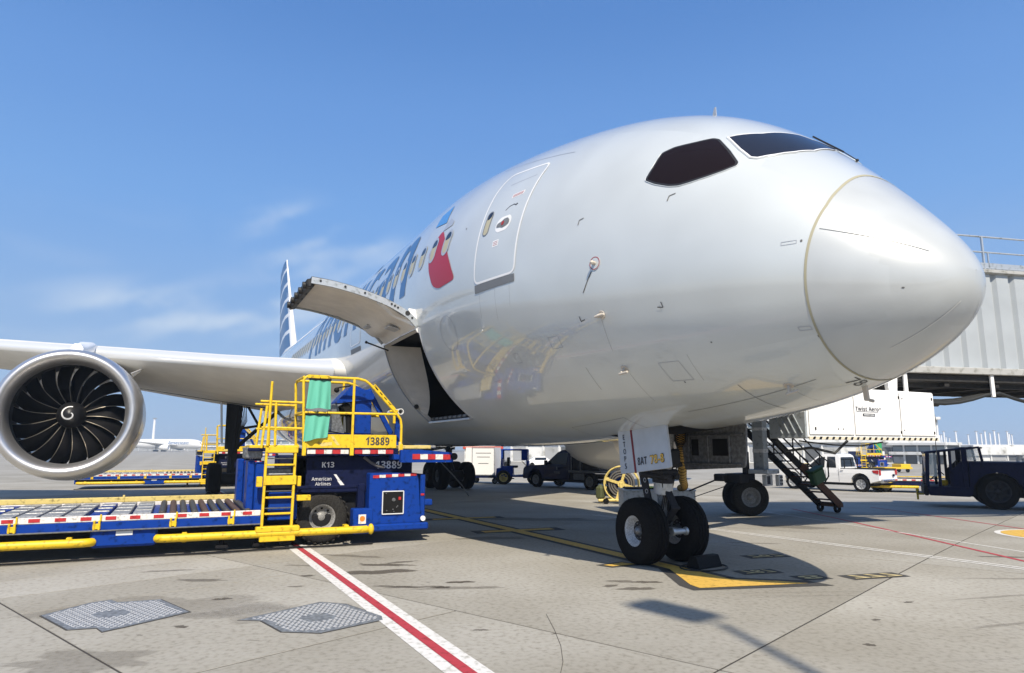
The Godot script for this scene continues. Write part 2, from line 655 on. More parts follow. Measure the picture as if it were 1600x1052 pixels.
func make_sky() -> Material:
	var w := 1024
	var h := 512
	var im := Image.create(w, h, false, Image.FORMAT_RGBF)
	var f := FastNoiseLite.new()
	f.seed = 11
	f.frequency = 1.0
	f.noise_type = FastNoiseLite.TYPE_SIMPLEX_SMOOTH
	f.fractal_octaves = 5
	var f2 := FastNoiseLite.new()
	f2.seed = 5
	f2.frequency = 1.0
	f2.fractal_octaves = 3
	var sd := Vector3(0.88, 1.0, 0.25).normalized()
	var wisps := [[Vector3(-0.946, 0.295, -0.128), 0.05, 0.028, 0.75], [Vector3(-0.953, 0.25, -0.165), 0.06, 0.02, 0.4], [Vector3(-0.985, 0.172, 0.0), 0.12, 0.03, 0.6], [Vector3(-0.97, 0.20, -0.14), 0.10, 0.035, 0.45], [Vector3(-0.98, 0.185, 0.08), 0.06, 0.02, 0.35], [Vector3(-0.93, 0.28, -0.24), 0.04, 0.02, 0.4]]
	var ys := [-1.0, 0.0, 0.05, 0.32, 0.44, 0.57, 1.0]
	var cs := [Color(0.40, 0.55, 0.77), Color(0.395, 0.555, 0.775), Color(0.355, 0.525, 0.775), Color(0.183, 0.388, 0.778), Color(0.138, 0.322, 0.715), Color(0.088, 0.243, 0.606), Color(0.062, 0.17, 0.43)]
	for j in h:
		var el := PI * (0.5 - (j + 0.5) / h)
		var y := sin(el)
		var c := Color()
		for q in 6:
			if y >= ys[q]: c = (cs[q] as Color).lerp(cs[q + 1], smoothstep(0.0, 1.0, (y - ys[q]) / (ys[q + 1] - ys[q])) * 0.35 + 0.65 * (y - ys[q]) / (ys[q + 1] - ys[q]))
		c = Color(c.r / 1.25, c.g / 1.25, c.b / 1.25)
		for i in w:
			var a := TAU * (i + 0.5) / w
			var d := Vector3(sin(a) * cos(el), y, -cos(a) * cos(el))
			var o := c
			# brighter, whiter air towards the sun
			var sa := rad_to_deg(d.angle_to(sd))
			var gl := 0.55 * exp(-sa / 22.0) + 0.10 * exp(-sa / 60.0)
			o = Color(o.r + gl * 0.62, o.g + gl * 0.62, o.b + gl * 0.60)
			if y > 0.02 and y < 0.5:
				var n3 := f.get_noise_3d(d.x * 9.0 + 3.0, d.y * 26.0 + d.z * 9.0, d.z * 7.0)
				for w3 in wisps:
					var wd: Vector3 = w3[0]
					var q := Vector2((d.z - wd.z) / w3[1], (d.y - wd.y) / w3[2])
					if d.x < 0.0 and q.length() < 2.2:
						o = o.lerp(Color(0.60, 0.67, 0.74), w3[3] * exp(-q.length_squared()) * smoothstep(-0.25, 0.45, n3))
			if y > 0.02 and y < 0.75:
				var n := f.get_noise_3d(d.x * 3.4 + d.y * 5.0, d.y * 17.0 - d.x * 5.0, d.z * 3.4)
				var m := f2.get_noise_3d(d.x * 2.3, d.y * 5.0, d.z * 2.3 + 7.0)
				var k := smoothstep(0.02, 0.5, n + m * 0.7) * smoothstep(0.03, 0.1, y) * (1.0 - smoothstep(0.14, 0.36, y))
				o = o.lerp(Color(0.52, 0.60, 0.70), k * 0.11)
			im.set_pixel(i, j, o)
	var m2 := PanoramaSkyMaterial.new()
	m2.panorama = ImageTexture.create_from_image(im)
	return m2

func worn(t: NoiseTexture2D, a: float, b: float, c: float) -> Texture2D:     # scuffs: a short dark tail, the rest nearly even
	var g: Gradient = t.color_ramp
	g.set_color(0, Color(a, a * 0.98, a * 0.94))
	g.add_point(0.24, Color(b, b, b * 0.98))
	g.add_point(0.40, Color(c, c, c))
	return t

func materials() -> void:
	var wear := ntex(3, 0.018, 0.80, 1.0, 5, 512)
	worn(wear, 0.60, 0.87, 0.97)
	var grime := ntex(8, 0.03, 0.62, 1.0, 5, 512)
	var soft := ntex(9, 0.008, 0.93, 1.0, 3, 512)
	# aircraft
	var skin_m := mat("skin", srgb(0.60, 0.635, 0.635), 0.30, 0.10, soft, 0.12)
	coat(skin_m, 1.0, 0.03)
	var rad := mat("radome", srgb(0.50, 0.525, 0.53), 0.34, 0.08, soft, 0.3)
	coat(rad, 0.6, 0.08)
	mat("belly", srgb(0.50, 0.50, 0.50), 0.4, 0.1, wear, 0.25)
	coat(mat("white_paint", srgb(0.80, 0.80, 0.79), 0.4), 0.5, 0.1)
	coat(mat("livery_blue", srgb(0.04, 0.12, 0.28), 0.45), 0.3, 0.05)
	coat(mat("livery_light_blue", srgb(0.06, 0.25, 0.58), 0.35), 0.8, 0.05)
	coat(mat("livery_red", srgb(0.36, 0.008, 0.015), 0.45), 0.25, 0.05)
	coat(mat("livery_silver", srgb(0.38, 0.40, 0.43), 0.35), 0.8, 0.05)
	mat("seam", srgb(0.33, 0.31, 0.22), 0.7)
	mat("streak", srgb(0.30, 0.28, 0.25), 0.7)
	M["streak"].transparency = BaseMaterial3D.TRANSPARENCY_ALPHA
	M["streak"].albedo_color.a = 0.35
	mat("thin_line", srgb(0.10, 0.10, 0.10), 0.7)
	mat("sill_grey", srgb(0.16, 0.17, 0.18), 0.6)
	mat("wiper_black", srgb(0.012, 0.012, 0.013), 0.5)
	mat("cockpit_glass", srgb(0.012, 0.011, 0.014), 0.06)
	M["cockpit_glass"].metallic_specular = 0.75
	mat("side_glass", srgb(0.012, 0.008, 0.009), 0.12)
	M["side_glass"].metallic_specular = 0.2
	mat("window_shade", srgb(0.42, 0.39, 0.27), 0.5)
	mat("window_rim", srgb(0.22, 0.23, 0.24), 0.4, 0.4)
	mat("lip_metal", srgb(0.72, 0.71, 0.70), 0.40, 0.92, soft, 0.5)
	mat("slat_metal", srgb(0.74, 0.75, 0.75), 0.36, 0.45)
	mat("wing_grey", srgb(0.72, 0.705, 0.66), 0.5, 0.0, soft, 0.2)
	coat(mat("nacelle", srgb(0.52, 0.53, 0.54), 0.35, 0.05), 0.5, 0.1)
	mat("intake", srgb(0.008, 0.008, 0.009), 0.6)
	mat("blade", srgb(0.006, 0.006, 0.007), 0.5)
	mat("blade_edge", srgb(0.30, 0.27, 0.22), 0.4, 0.6)
	mat("spinner", srgb(0.008, 0.008, 0.009), 0.45)
	mat("exhaust", srgb(0.20, 0.17, 0.14), 0.4, 0.8)
	mat("gear_grey", srgb(0.22, 0.225, 0.23), 0.5, 0.2, grime, 0.8)
	mat("gear_dark", srgb(0.035, 0.036, 0.04), 0.6, 0.2)
	mat("chrome", srgb(0.65, 0.66, 0.67), 0.2, 0.95)
	mat("tyre", srgb(0.013, 0.013, 0.0135), 0.85, 0.0, grime, 1.5)
	mat("tyre_worn", srgb(0.045, 0.043, 0.04), 0.9, 0.0, grime, 1.5)
	mat("hub_white", srgb(0.62, 0.64, 0.66), 0.45, 0.0, grime, 2.0)
	mat("hub_grey", srgb(0.36, 0.36, 0.35), 0.5, 0.1, grime, 2.0)
	mat("door_panel", srgb(0.47, 0.51, 0.56), 0.45, 0.0, soft, 0.6)
	mat("lining", srgb(0.78, 0.73, 0.65), 0.6, 0.0, soft, 0.5)
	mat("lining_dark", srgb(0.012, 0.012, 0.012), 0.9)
	mat("latch", srgb(0.03, 0.03, 0.03), 0.5, 0.3)
	mat("text_dark", srgb(0.03, 0.035, 0.05), 0.7)
	mat("text_yellow", srgb(0.70, 0.42, 0.05), 0.7)
	mat("stripe_maroon", srgb(0.16, 0.012, 0.022), 0.6)
	mat("probe", srgb(0.52, 0.47, 0.40), 0.5)
	mat("strip_reflection", srgb(0.62, 0.62, 0.60), 0.4)
	mat("red_mark", srgb(0.32, 0.03, 0.03), 0.6)
	# ground equipment
	coat(mat("blue", srgb(0.004, 0.04, 0.27), 0.5, 0.0, wear, 0.7), 0.12, 0.2)
	mat("dark_blue", srgb(0.006, 0.011, 0.05), 0.6, 0.0, wear, 0.7)
	mat("navy", srgb(0.006, 0.010, 0.042), 0.55, 0.0, wear, 0.7)
	coat(mat("navy_gloss", srgb(0.006, 0.010, 0.05), 0.45), 0.3, 0.1)
	mat("yellow", srgb(0.74, 0.50, 0.012), 0.5, 0.0, wear, 0.9)
	mat("pale_yellow", srgb(0.66, 0.52, 0.17), 0.55, 0.0, wear, 0.9)
	mat("tape_white", srgb(0.72, 0.69, 0.66), 0.5, 0.0, wear, 1.2)
	mat("tape_red", srgb(0.46, 0.022, 0.025), 0.5, 0.0, wear, 1.2)
	mat("deck_white", srgb(0.56, 0.57, 0.57), 0.4, 0.3, grime, 1.3)
	mat("roller", srgb(0.11, 0.10, 0.09), 0.5, 0.4, grime, 1.0)
	mat("roller_brown", srgb(0.15, 0.085, 0.055), 0.6, 0.2, grime, 1.0)
	mat("black", srgb(0.012, 0.012, 0.012), 0.6)
	mat("chassis", srgb(0.014, 0.014, 0.016), 0.7)
	mat("text_white", srgb(0.62, 0.63, 0.64), 0.6)
	mat("mint", srgb(0.11, 0.44, 0.32), 0.75)
	M["mint"].backlight_enabled = true
	M["mint"].backlight = Color(0.15, 0.4, 0.3)
	mat("steel", srgb(0.30, 0.31, 0.32), 0.42, 0.6, grime, 1.0)
	mat("hazard_cream", srgb(0.62, 0.56, 0.42), 0.6)
	mat("white_box", srgb(0.82, 0.82, 0.81), 0.5)
	mat("white_cart", srgb(0.62, 0.63, 0.63), 0.5, 0.0, wear, 0.8)
	coat(mat("white_car", srgb(0.78, 0.78, 0.77), 0.35), 0.8, 0.04)
	mat("car_glass", srgb(0.012, 0.015, 0.02), 0.05)
	mat("clear_glass", srgb(0.5, 0.6, 0.62), 0.04)
	M["clear_glass"].transparency = BaseMaterial3D.TRANSPARENCY_ALPHA
	M["clear_glass"].albedo_color = Color(0.78, 0.86, 0.88, 0.3)
	mat("sky_reflect_glass", srgb(0.42, 0.52, 0.56), 0.12)  # pale and more opaque: a sky reflection put into the pane colour
	M["sky_reflect_glass"].transparency = BaseMaterial3D.TRANSPARENCY_ALPHA
	M["sky_reflect_glass"].albedo_color.a = 0.55
	mat("tail_lamp", srgb(0.42, 0.02, 0.02), 0.25)
	mat("amber", srgb(0.7, 0.2, 0.02), 0.3)
	mat("lamp_glass", srgb(0.75, 0.76, 0.76), 0.15)
	mat("bridge_panel", srgb(0.40, 0.435, 0.46), 0.5, 0.0, soft, 0.2)
	mat("bridge_frame", srgb(0.42, 0.42, 0.40), 0.5, 0.05, wear, 0.4)
	mat("bridge_under", srgb(0.030, 0.028, 0.026), 0.8, 0.0, grime, 0.5)
	mat("galvanised", srgb(0.50, 0.53, 0.55), 0.4, 0.5, wear, 0.6)
	mat("column_grey", srgb(0.30, 0.33, 0.35), 0.5, 0.0, wear, 0.7)
	mat("stair_black", srgb(0.018, 0.018, 0.018), 0.6, 0.2)
	mat("rust", srgb(0.16, 0.065, 0.028), 0.8, 0.0, grime, 1.2)
	mat("hose_yellow", srgb(0.58, 0.33, 0.035), 0.7)
	mat("lime", srgb(0.60, 0.75, 0.05), 0.5)
	mat("cable", srgb(0.016, 0.017, 0.016), 0.6)
	mat("green_dark", srgb(0.02, 0.075, 0.02), 0.6)
	mat("green", srgb(0.02, 0.30, 0.10), 0.6)
	mat("hose_grey", srgb(0.10, 0.095, 0.09), 0.7)
	mat("olive", srgb(0.07, 0.08, 0.03), 0.8)
	# far buildings
	mat("building", srgb(0.66, 0.67, 0.67), 0.7, 0.0, wear, 0.05)
	mat("building_grey", srgb(0.33, 0.34, 0.35), 0.7, 0.0, wear, 0.05)
	mat("building_dark", srgb(0.07, 0.075, 0.08), 0.6)
	mat("building_glass", srgb(0.22, 0.26, 0.28), 0.2)
	mat("red_roof", srgb(0.50, 0.07, 0.04), 0.7)
	mat("mast", srgb(0.78, 0.79, 0.80), 0.6, 0.0)
	mat("grass", srgb(0.12, 0.12, 0.045), 0.9)
	for q in ["navy", "navy_gloss", "dark_blue", "tyre", "tyre_worn", "black", "chassis", "blue", "blade", "intake", "stair_black", "gear_dark"]: M[q].metallic_specular = 0.22
	# ground
	var big := ntex(21, 0.0042, 0.84, 1.0, 6, 1024, Color(1.0, 0.985, 0.95))
	var fine := ntex(22, 0.03, 0.88, 1.0, 6, 1024)
	var grain := ntex(23, 0.035, 0.7, 1.0, 6, 1024)
	var gr: Gradient = grain.color_ramp
	gr.set_color(0, Color(0.74, 0.73, 0.71))
	gr.add_point(0.25, Color(0.90, 0.895, 0.885))
	gr.add_point(0.45, Color(0.955, 0.955, 0.95))
	for k in 4:
		var q: float = 1.0 + [0.0, 0.045, -0.05, -0.015][k]
		var g := mat("concrete%d" % k, srgb(0.405 * q, 0.39 * q, 0.352 * q), 0.86, 0.0, big, 0.055)
		g.detail_enabled = true
		g.detail_blend_mode = BaseMaterial3D.BLEND_MODE_MUL
		g.detail_albedo = grain
		g.detail_uv_layer = BaseMaterial3D.DETAIL_UV_2
		g.uv2_scale = Vector3(0.31, 0.31, 0.31)
		g.uv1_offset = Vector3(0.27 * k, 0.13 * k, 0)
	var g2: StandardMaterial3D = M["concrete0"].duplicate()
	g2.albedo_color = srgb(0.395, 0.38, 0.345)
	M["ground"] = g2
	mat("joint", srgb(0.045, 0.04, 0.034), 0.9)
	mat("line_white", srgb(0.66, 0.65, 0.63), 0.75, 0.0, worn(ntex(31, 0.03, 0.9, 1.0, 6, 512), 0.68, 0.88, 0.97), 0.6)
	mat("line_red", srgb(0.40, 0.035, 0.05), 0.75, 0.0, worn(ntex(32, 0.03, 0.9, 1.0, 6, 512), 0.68, 0.88, 0.97), 0.6)
	mat("line_yellow", srgb(0.64, 0.40, 0.07), 0.75, 0.0, worn(ntex(33, 0.03, 0.9, 1.0, 6, 512), 0.68, 0.88, 0.97), 0.6)
	mat("line_black", srgb(0.05, 0.048, 0.045), 0.85, 0.0, fine, 0.8)
	mat("patch_old", srgb(0.44, 0.38, 0.27), 0.9, 0.0, fine, 0.5)
	mat("plate_steel", srgb(0.27, 0.295, 0.325), 0.6, 0.15, grime, 0.9)
	mat("plate_tread", srgb(0.58, 0.58, 0.58), 0.4, 0.35)
	var st := mat("stain", Color(1, 1, 1), 0.8)
	st.vertex_color_use_as_albedo = true
	st.transparency = BaseMaterial3D.TRANSPARENCY_ALPHA

# ---------------------------------------------------------------- ground
const GU := Vector2(0.9235, -0.3836)     # directions of the slab joints
const GV := Vector2(0.3836, 0.9235)

func g2(u: float, v: float) -> Vector2:
	return GU * u + GV * v

func build_ground() -> void:
	var base := Mb.new()
	# the apron out to the horizon, finer where it slopes; under the slabs it lies a little lower and shows as the joints
	var xs: Array[float] = [-4000, -1500, -600, -300, -160, -100]
	var zs: Array[float] = [-4000, -1500, -600, -300, -160, -100]
	for i in 25:
		xs.append(-80.0 + i * 4.0)
		zs.append(-70.0 + i * 4.0)
	xs.append_array([30, 60, 150, 500, 2000])
	zs.append_array([40, 80, 200, 600, 2500])
	for i in xs.size() - 1:
		for j in zs.size() - 1:
			var p := gp(xs[i], zs[j], -0.02)
			var q := gp(xs[i + 1], zs[j], -0.02)
			var r := gp(xs[i + 1], zs[j + 1], -0.02)
			var s := gp(xs[i], zs[j + 1], -0.02)
			base.tri(p, q, r, Vector3.UP, Vector3.UP, Vector3.UP)
			base.tri(p, r, s, Vector3.UP, Vector3.UP, Vector3.UP)
	var ground := part(self, "ground", base, M.ground)
	tag(ground, "pale concrete airport apron out to the horizon", "", "", "structure")
	G["ground"] = ground
	var us: Array[float] = []
	var vs: Array[float] = [-42.0, -34.5, -27.0, -19.5, -12.0, -4.6, 2.47, 5.72, 13.2, 20.7]
	for i in 9:
		us.append(-1.72 - 7.5 * i)
	us.append_array([5.8, 13.3])
	us.sort()
	var rng := RandomNumberGenerator.new()
	rng.seed = 4
	var fill := Mb.new()
	for i in us.size() - 1:
		for j in vs.size() - 1:
			var cuts: Array[float] = [us[i], us[i + 1]]
			if vs[j] == 2.47:
				cuts = [us[i], us[i + 1]]
				if us[i] < -5.0 and us[i + 1] > -5.0: cuts = [us[i], -8.15, -4.78, us[i + 1]]
				elif us[i + 1] > -11.0 and us[i + 1] < -5.0: cuts = [us[i], -10.5, us[i + 1]]
			for k in cuts.size() - 1:
				if cuts[k + 1] - cuts[k] < 0.3: continue
				slab(ground, cuts[k], cuts[k + 1], vs[j], vs[j + 1], rng.randi() % 4)
	strip_uv(fill, us[0], us[-1], vs[0], vs[-1])
	part(ground, "joint_filler", fill, M.joint)

func strip_uv(mb: Mb, u0: float, u1: float, v0: float, v1: float) -> void:
	var n := 24
	for i in n:
		for j in n:
			var a := g2(lerpf(u0, u1, float(i) / n), lerpf(v0, v1, float(j) / n))
			var b := g2(lerpf(u0, u1, float(i + 1) / n), lerpf(v0, v1, float(j) / n))
			var c := g2(lerpf(u0, u1, float(i + 1) / n), lerpf(v0, v1, float(j + 1) / n))
			var d := g2(lerpf(u0, u1, float(i) / n), lerpf(v0, v1, float(j + 1) / n))
			mb.tri(gp(a.x, a.y, -0.005), gp(b.x, b.y, -0.005), gp(c.x, c.y, -0.005), Vector3.UP, Vector3.UP, Vector3.UP)
			mb.tri(gp(a.x, a.y, -0.005), gp(c.x, c.y, -0.005), gp(d.x, d.y, -0.005), Vector3.UP, Vector3.UP, Vector3.UP)

func slab(par: Node, u0: float, u1: float, v0: float, v1: float, k: int) -> void:
	var mb := Mb.new()
	var g := 0.014
	var n := 6
	var P := func(a: float, b: float, inset: float, up: float) -> Vector3:
		var q := g2(clampf(lerpf(u0, u1, a), u0 + inset, u1 - inset), clampf(lerpf(v0, v1, b), v0 + inset, v1 - inset))
		return gp(q.x, q.y, up)
	for i in n:
		for j in n:
			var a := float(i) / n
			var b := float(j) / n
			var a2 := float(i + 1) / n
			var b2 := float(j + 1) / n
			mb.tri(P.call(a, b, g, 0.0), P.call(a2, b, g, 0.0), P.call(a2, b2, g, 0.0), Vector3.UP, Vector3.UP, Vector3.UP)
			mb.tri(P.call(a, b, g, 0.0), P.call(a2, b2, g, 0.0), P.call(a, b2, g, 0.0), Vector3.UP, Vector3.UP, Vector3.UP)
	for i in n:
		var a := float(i) / n
		var a2 := float(i + 1) / n
		for e in [0.0, 1.0]:
			mb.quad(P.call(a, e, g, 0.0), P.call(a2, e, g, 0.0), P.call(a2, e, g * 0.6, -0.02), P.call(a, e, g * 0.6, -0.02), Vector3(GV.x, 0, GV.y) * (e - 0.5))
			mb.quad(P.call(e, a, g, 0.0), P.call(e, a2, g, 0.0), P.call(e, a2, g * 0.6, -0.02), P.call(e, a, g * 0.6, -0.02), Vector3(GU.x, 0, GU.y) * (e - 0.5))
	part(par, "slab", mb, M["concrete%d" % k])

func paint(called: String, polys: Array, m: Material, up := 0.004) -> void:
	var mb := Mb.new()
	for p in polys:
		sheet(mb, p, up, 1.2)
	part(G.ground, called, mb, m)

func pv(a: Array) -> PackedVector2Array:
	var o := PackedVector2Array()
	for i in range(0, a.size(), 2):
		o.append(Vector2(a[i], a[i + 1]))
	return o

func line_poly(a: Vector2, b: Vector2, w: float) -> PackedVector2Array:
	var d := (b - a).normalized().orthogonal() * w * 0.5
	return PackedVector2Array([a + d, b + d, b - d, a - d])

func build_markings() -> void:
	# red line with white borders along the stand, ending under the loader
	paint("white_line", [line_poly(Vector2(-30, 5.2), Vector2(4, 4.72), 0.36)], M.line_white, 0.004)
	paint("red_line", [line_poly(Vector2(-30, 5.19), Vector2(4, 4.72), 0.105)], M.line_red, 0.008)
	# nose-in line, black edged
	paint("black_edging", [line_poly(Vector2(-40, 0.36), Vector2(-3.6, 0.16), 0.50), pv([-3.20, 1.02, -2.66, -0.86, -3.05, -0.82, -3.78, 0.1, -4.6, -0.02, -4.68, 0.42, -3.52, 0.98]), pv([-5.45, 0.55, -5.35, 1.1, -5.05, 1.0, -5.05, 0.45]), line_poly(Vector2(-10.1, 1.15), Vector2(-9.9, -0.9), 0.55), line_poly(Vector2(-13.2, 1.2), Vector2(-13.0, -0.9), 0.5)], M.line_black, 0.004)
	paint("yellow_line", [line_poly(Vector2(-40, 0.36), Vector2(-4.5, 0.17), 0.26), pv([-3.27, 0.86, -2.90, -0.66, -3.20, -0.42, -3.58, 0.06, -4.5, 0.05, -4.56, 0.31, -3.5, 0.82]), pv([-5.36, 0.6, -5.28, 1.0, -5.12, 0.94, -5.14, 0.5]), line_poly(Vector2(-10.05, 0.95), Vector2(-9.95, -0.7), 0.3), line_poly(Vector2(-13.15, 1.0), Vector2(-13.05, -0.7), 0.26)], M.line_yellow, 0.008)
	# faded parking figures in black blocks
	mat("digit_old", srgb(0.50, 0.42, 0.22), 0.85)
	for a in [[Vector2(-3.2, -1.05), "8", 0.32], [Vector2(-2.9, -1.95), "777", 0.80], [Vector2(-4.9, -1.95), "767", 0.62], [Vector2(-3.85, -0.72), "787", 0.5]]:
		var o: Vector2 = a[0]
		var d := Vector2(0.16, -0.98).normalized()
		var e := Vector2(0.98, 0.16).normalized()
		var hw: float = a[2] * 0.5
		paint("number_block", [PackedVector2Array([o - d * (hw + 0.08) - e * 0.17, o + d * (hw + 0.08) - e * 0.17, o + d * (hw + 0.08) + e * 0.17, o - d * (hw + 0.08) + e * 0.17])], M.line_black, 0.004)
		lettering(G.ground, a[1], gp(o.x, o.y, 0.009), Vector3(d.x, 0, d.y), Vector3(e.x, 0, e.y), 0.22, M.digit_old, a[2])
	# thin double white line and red lines on the far side
	paint("white_line", [line_poly(Vector2(-12.5, -3.55), Vector2(5, -5.5), 0.07), line_poly(Vector2(-12.5, -3.38), Vector2(5, -5.33), 0.07), line_poly(Vector2(-14, -9.4), Vector2(4, -4.6), 0.06)], M.line_white, 0.004)
	paint("red_line", [line_poly(Vector2(-12.2, -10.6), Vector2(3, -2.2), 0.09), line_poly(Vector2(-12, -14), Vector2(-2, -9.3), 0.09)], M.line_red, 0.004)
	var ring := PackedVector2Array()
	var disc := PackedVector2Array()
	for i in 40:
		var a := TAU * i / 40
		ring.append(Vector2(-4.35, -10.35) + Vector2(cos(a), sin(a)) * 1.48)
		disc.append(Vector2(-4.35, -10.35) + Vector2(cos(a), sin(a)) * 1.36)
	paint("round_marking", [ring], M.line_white, 0.004)
	paint("round_marking", [disc], M.line_yellow, 0.008)
	# concrete patch round the two pit lids
	var rng := RandomNumberGenerator.new()
	rng.seed = 77
	# dark oil and rubber stains
	for a in [[-6.2, 4.3, 0.62, 0.24, 0.62], [-6.75, 4.0, 0.5, 0.13, 0.6], [-6.9, 3.7, 0.35, 0.08, 0.5], [-4.97, 3.47, 0.2, 0.1, 0.75], [-4.76, 3.82, 0.15, 0.08, 0.75], [-5.05, 4.34, 0.3, 0.08, 0.5], [-4.9, 4.1, 0.4, 0.1, 0.4], [-6.32, 5.24, 0.14, 0.07, 0.6], [-3.91, 1.22, 0.22, 0.1, 0.6], [-4.1, 1.5, 0.3, 0.08, 0.4], [-4.6, 3.6, 0.6, 0.12, 0.3], [-5.2, 6.4, 0.12, 0.08, 0.6], [-4.0, 6.85, 0.09, 0.06, 0.6], [-6.6, 6.6, 0.5, 0.1, 0.4], [-7.6, 7.0, 0.35, 0.1, 0.35], [-5.6, 5.5, 0.15, 0.05, 0.4], [-3.6, 1.6, 0.28, 0.12, 0.5], [-3.9, 1.8, 0.15, 0.08, 0.5], [-1.6, -0.8, 0.08, 0.05, 0.6], [-1.2, 0.3, 0.06, 0.05, 0.6], [-0.6, 1.2, 0.07, 0.05, 0.6], [-2.6, 4.2, 0.08, 0.05, 0.5], [-7.2, 5.1, 0.4, 0.08, 0.3], [-9.0, 1.2, 0.8, 0.3, 0.3], [-12, -1.5, 1.5, 0.6, 0.3], [-8, -6, 1.2, 0.4, 0.28], [-11, -8, 1.0, 0.3, 0.3], [-3.2, -5.6, 0.5, 0.1, 0.5], [-1.9, -3.6, 1.1, 0.06, 0.22], [-1.3, -2.2, 1.0, 0.05, 0.2], [-0.4, -1.3, 1.2, 0.06, 0.2], [-6.2, -3.0, 0.5, 0.08, 0.4], [-16, 9.4, 2.2, 0.8, 0.3], [-15, 6.5, 1.4, 0.3, 0.3], [-3.1, 7.6, 0.8, 0.35, 0.2], [-5.0, 7.0, 1.3, 0.9, 0.16], [-4.2, 5.9, 1.0, 0.6, 0.16], [-7.9, 4.3, 0.7, 0.14, 0.3]]:
		stain(Vector2(a[0], a[1]), a[2], a[3], a[4], rng)
	for i in 70:
		var p := g2(rng.randf_range(-20, 3), rng.randf_range(-8, 9))
		stain(p, rng.randf_range(0.012, 0.07), rng.randf_range(0.01, 0.035), rng.randf_range(0.2, 0.5), rng)
	# long faint tyre tracks
	for i in 26:
		var p := Vector2(rng.randf_range(-2.6, 1.2), rng.randf_range(-4.5, 0.5))
		var d := Vector2(0.35, -0.93).rotated(rng.randf_range(-0.12, 0.12)) if i % 2 else Vector2(0.95, 0.2).rotated(rng.randf_range(-0.12, 0.12))
		track(p, d, rng.randf_range(0.7, 2.2), rng.randf_range(0.03, 0.09), rng.randf_range(0.05, 0.14))
	for i in 30:
		var p := Vector2(rng.randf_range(-40, -6), rng.randf_range(-26, 14))
		track(p, Vector2(0.92, -0.38).rotated(rng.randf_range(-0.5, 0.5)), rng.randf_range(3, 9), rng.randf_range(0.1, 0.3), rng.randf_range(0.08, 0.2))
	# hairline cracks
	var cr := Mb.new()
	for line in [[-2.9, 3.3, -2.29, 3.54, -1.78, 3.76, -1.36, 3.98, -1.12, 4.14], [-7.9, 8.2, -8.1, 7.6, -8.25, 7.1, -8.45, 6.75]]:
		for i in range(0, line.size() - 2, 2):
			strip(cr, Vector2(line[i], line[i + 1]), Vector2(line[i + 2], line[i + 3]), 0.005, 0.0035)
	part(G.ground, "crack", cr, M.joint)
	pit_lid(pv([-5.12, 8.18, -4.33, 7.85, -4.29, 7.60, -4.10, 7.54, -4.23, 7.33, -4.64, 6.77, -5.46, 7.06, -5.50, 7.50, -5.68, 7.58, -5.60, 7.78]), "blue-grey steel tread pit lid with notched edges, left of the pair")
	pit_lid(pv([-4.02, 6.30, -3.90, 6.10, -3.36, 5.97, -3.15, 5.64, -3.40, 4.96, -3.55, 4.93, -4.29, 5.15, -4.52, 5.39]), "steel tread pit lid whose corner reaches under the red and white line")

func stain(p: Vector2, a: float, b: float, k: float, rng: RandomNumberGenerator) -> void:
	var mb := Mb.new()
	mb.tinted = true
	var n := 40
	var d := Vector2(0.33, -0.94).rotated(rng.randf_range(-0.3, 0.3))
	var e := d.orthogonal()
	var rr: Array[float] = []
	var ph := rng.randf() * TAU
	for i in n:
		var th := TAU * i / n
		rr.append(0.85 + 0.22 * sin(2.0 * th + ph) * rng.randf_range(0.7, 1.2) + 0.14 * sin(5.0 * th + ph * 2.0) + rng.randf_range(-0.10, 0.10))
	var core := Color(0.075, 0.06, 0.045, k)
	var rim := Color(0.075, 0.06, 0.045, k * 0.9)
	var out := Color(0.075, 0.06, 0.045, 0.0)
	for i in n:
		var i2 := (i + 1) % n
		var q: Array[Vector3] = []
		var cs: Array[Color] = []
		var w0 := p + d * cos(TAU * i / n) * a * rr[i] + e * sin(TAU * i / n) * b * rr[i]
		var w1 := p + d * cos(TAU * i2 / n) * a * rr[i2] + e * sin(TAU * i2 / n) * b * rr[i2]
		var m0 := p.lerp(w0, 0.86)
		var m1 := p.lerp(w1, 0.86)
		for t in [[p, core, m0, rim, m1, rim], [m0, rim, w0, out, w1, out], [m0, rim, w1, out, m1, rim]]:
			ctri(mb, t, 0.0028)
	part(G.ground, "stain", mb, M.stain)

func track(p: Vector2, d: Vector2, l: float, w: float, k: float) -> void:
	var mb := Mb.new()
	mb.tinted = true
	var e := d.orthogonal() * w * 0.5
	var on := Color(0.05, 0.047, 0.043, k)
	var off := Color(0.05, 0.047, 0.043, 0.0)
	var n := 8
	for i in n:
		var a := p + d * l * (float(i) / n - 0.5)
		var b := p + d * l * (float(i + 1) / n - 0.5)
		var ka := on if i > 0 else off
		var kb := on if i < n - 1 else off
		for s in [1.0, -1.0]:
			for t in [[a, ka, b, kb, b + e * s, off], [a, ka, b + e * s, off, a + e * s, off]]:
				ctri(mb, t, 0.0022)
	part(G.ground, "tyre_mark", mb, M.stain, "", "stuff")

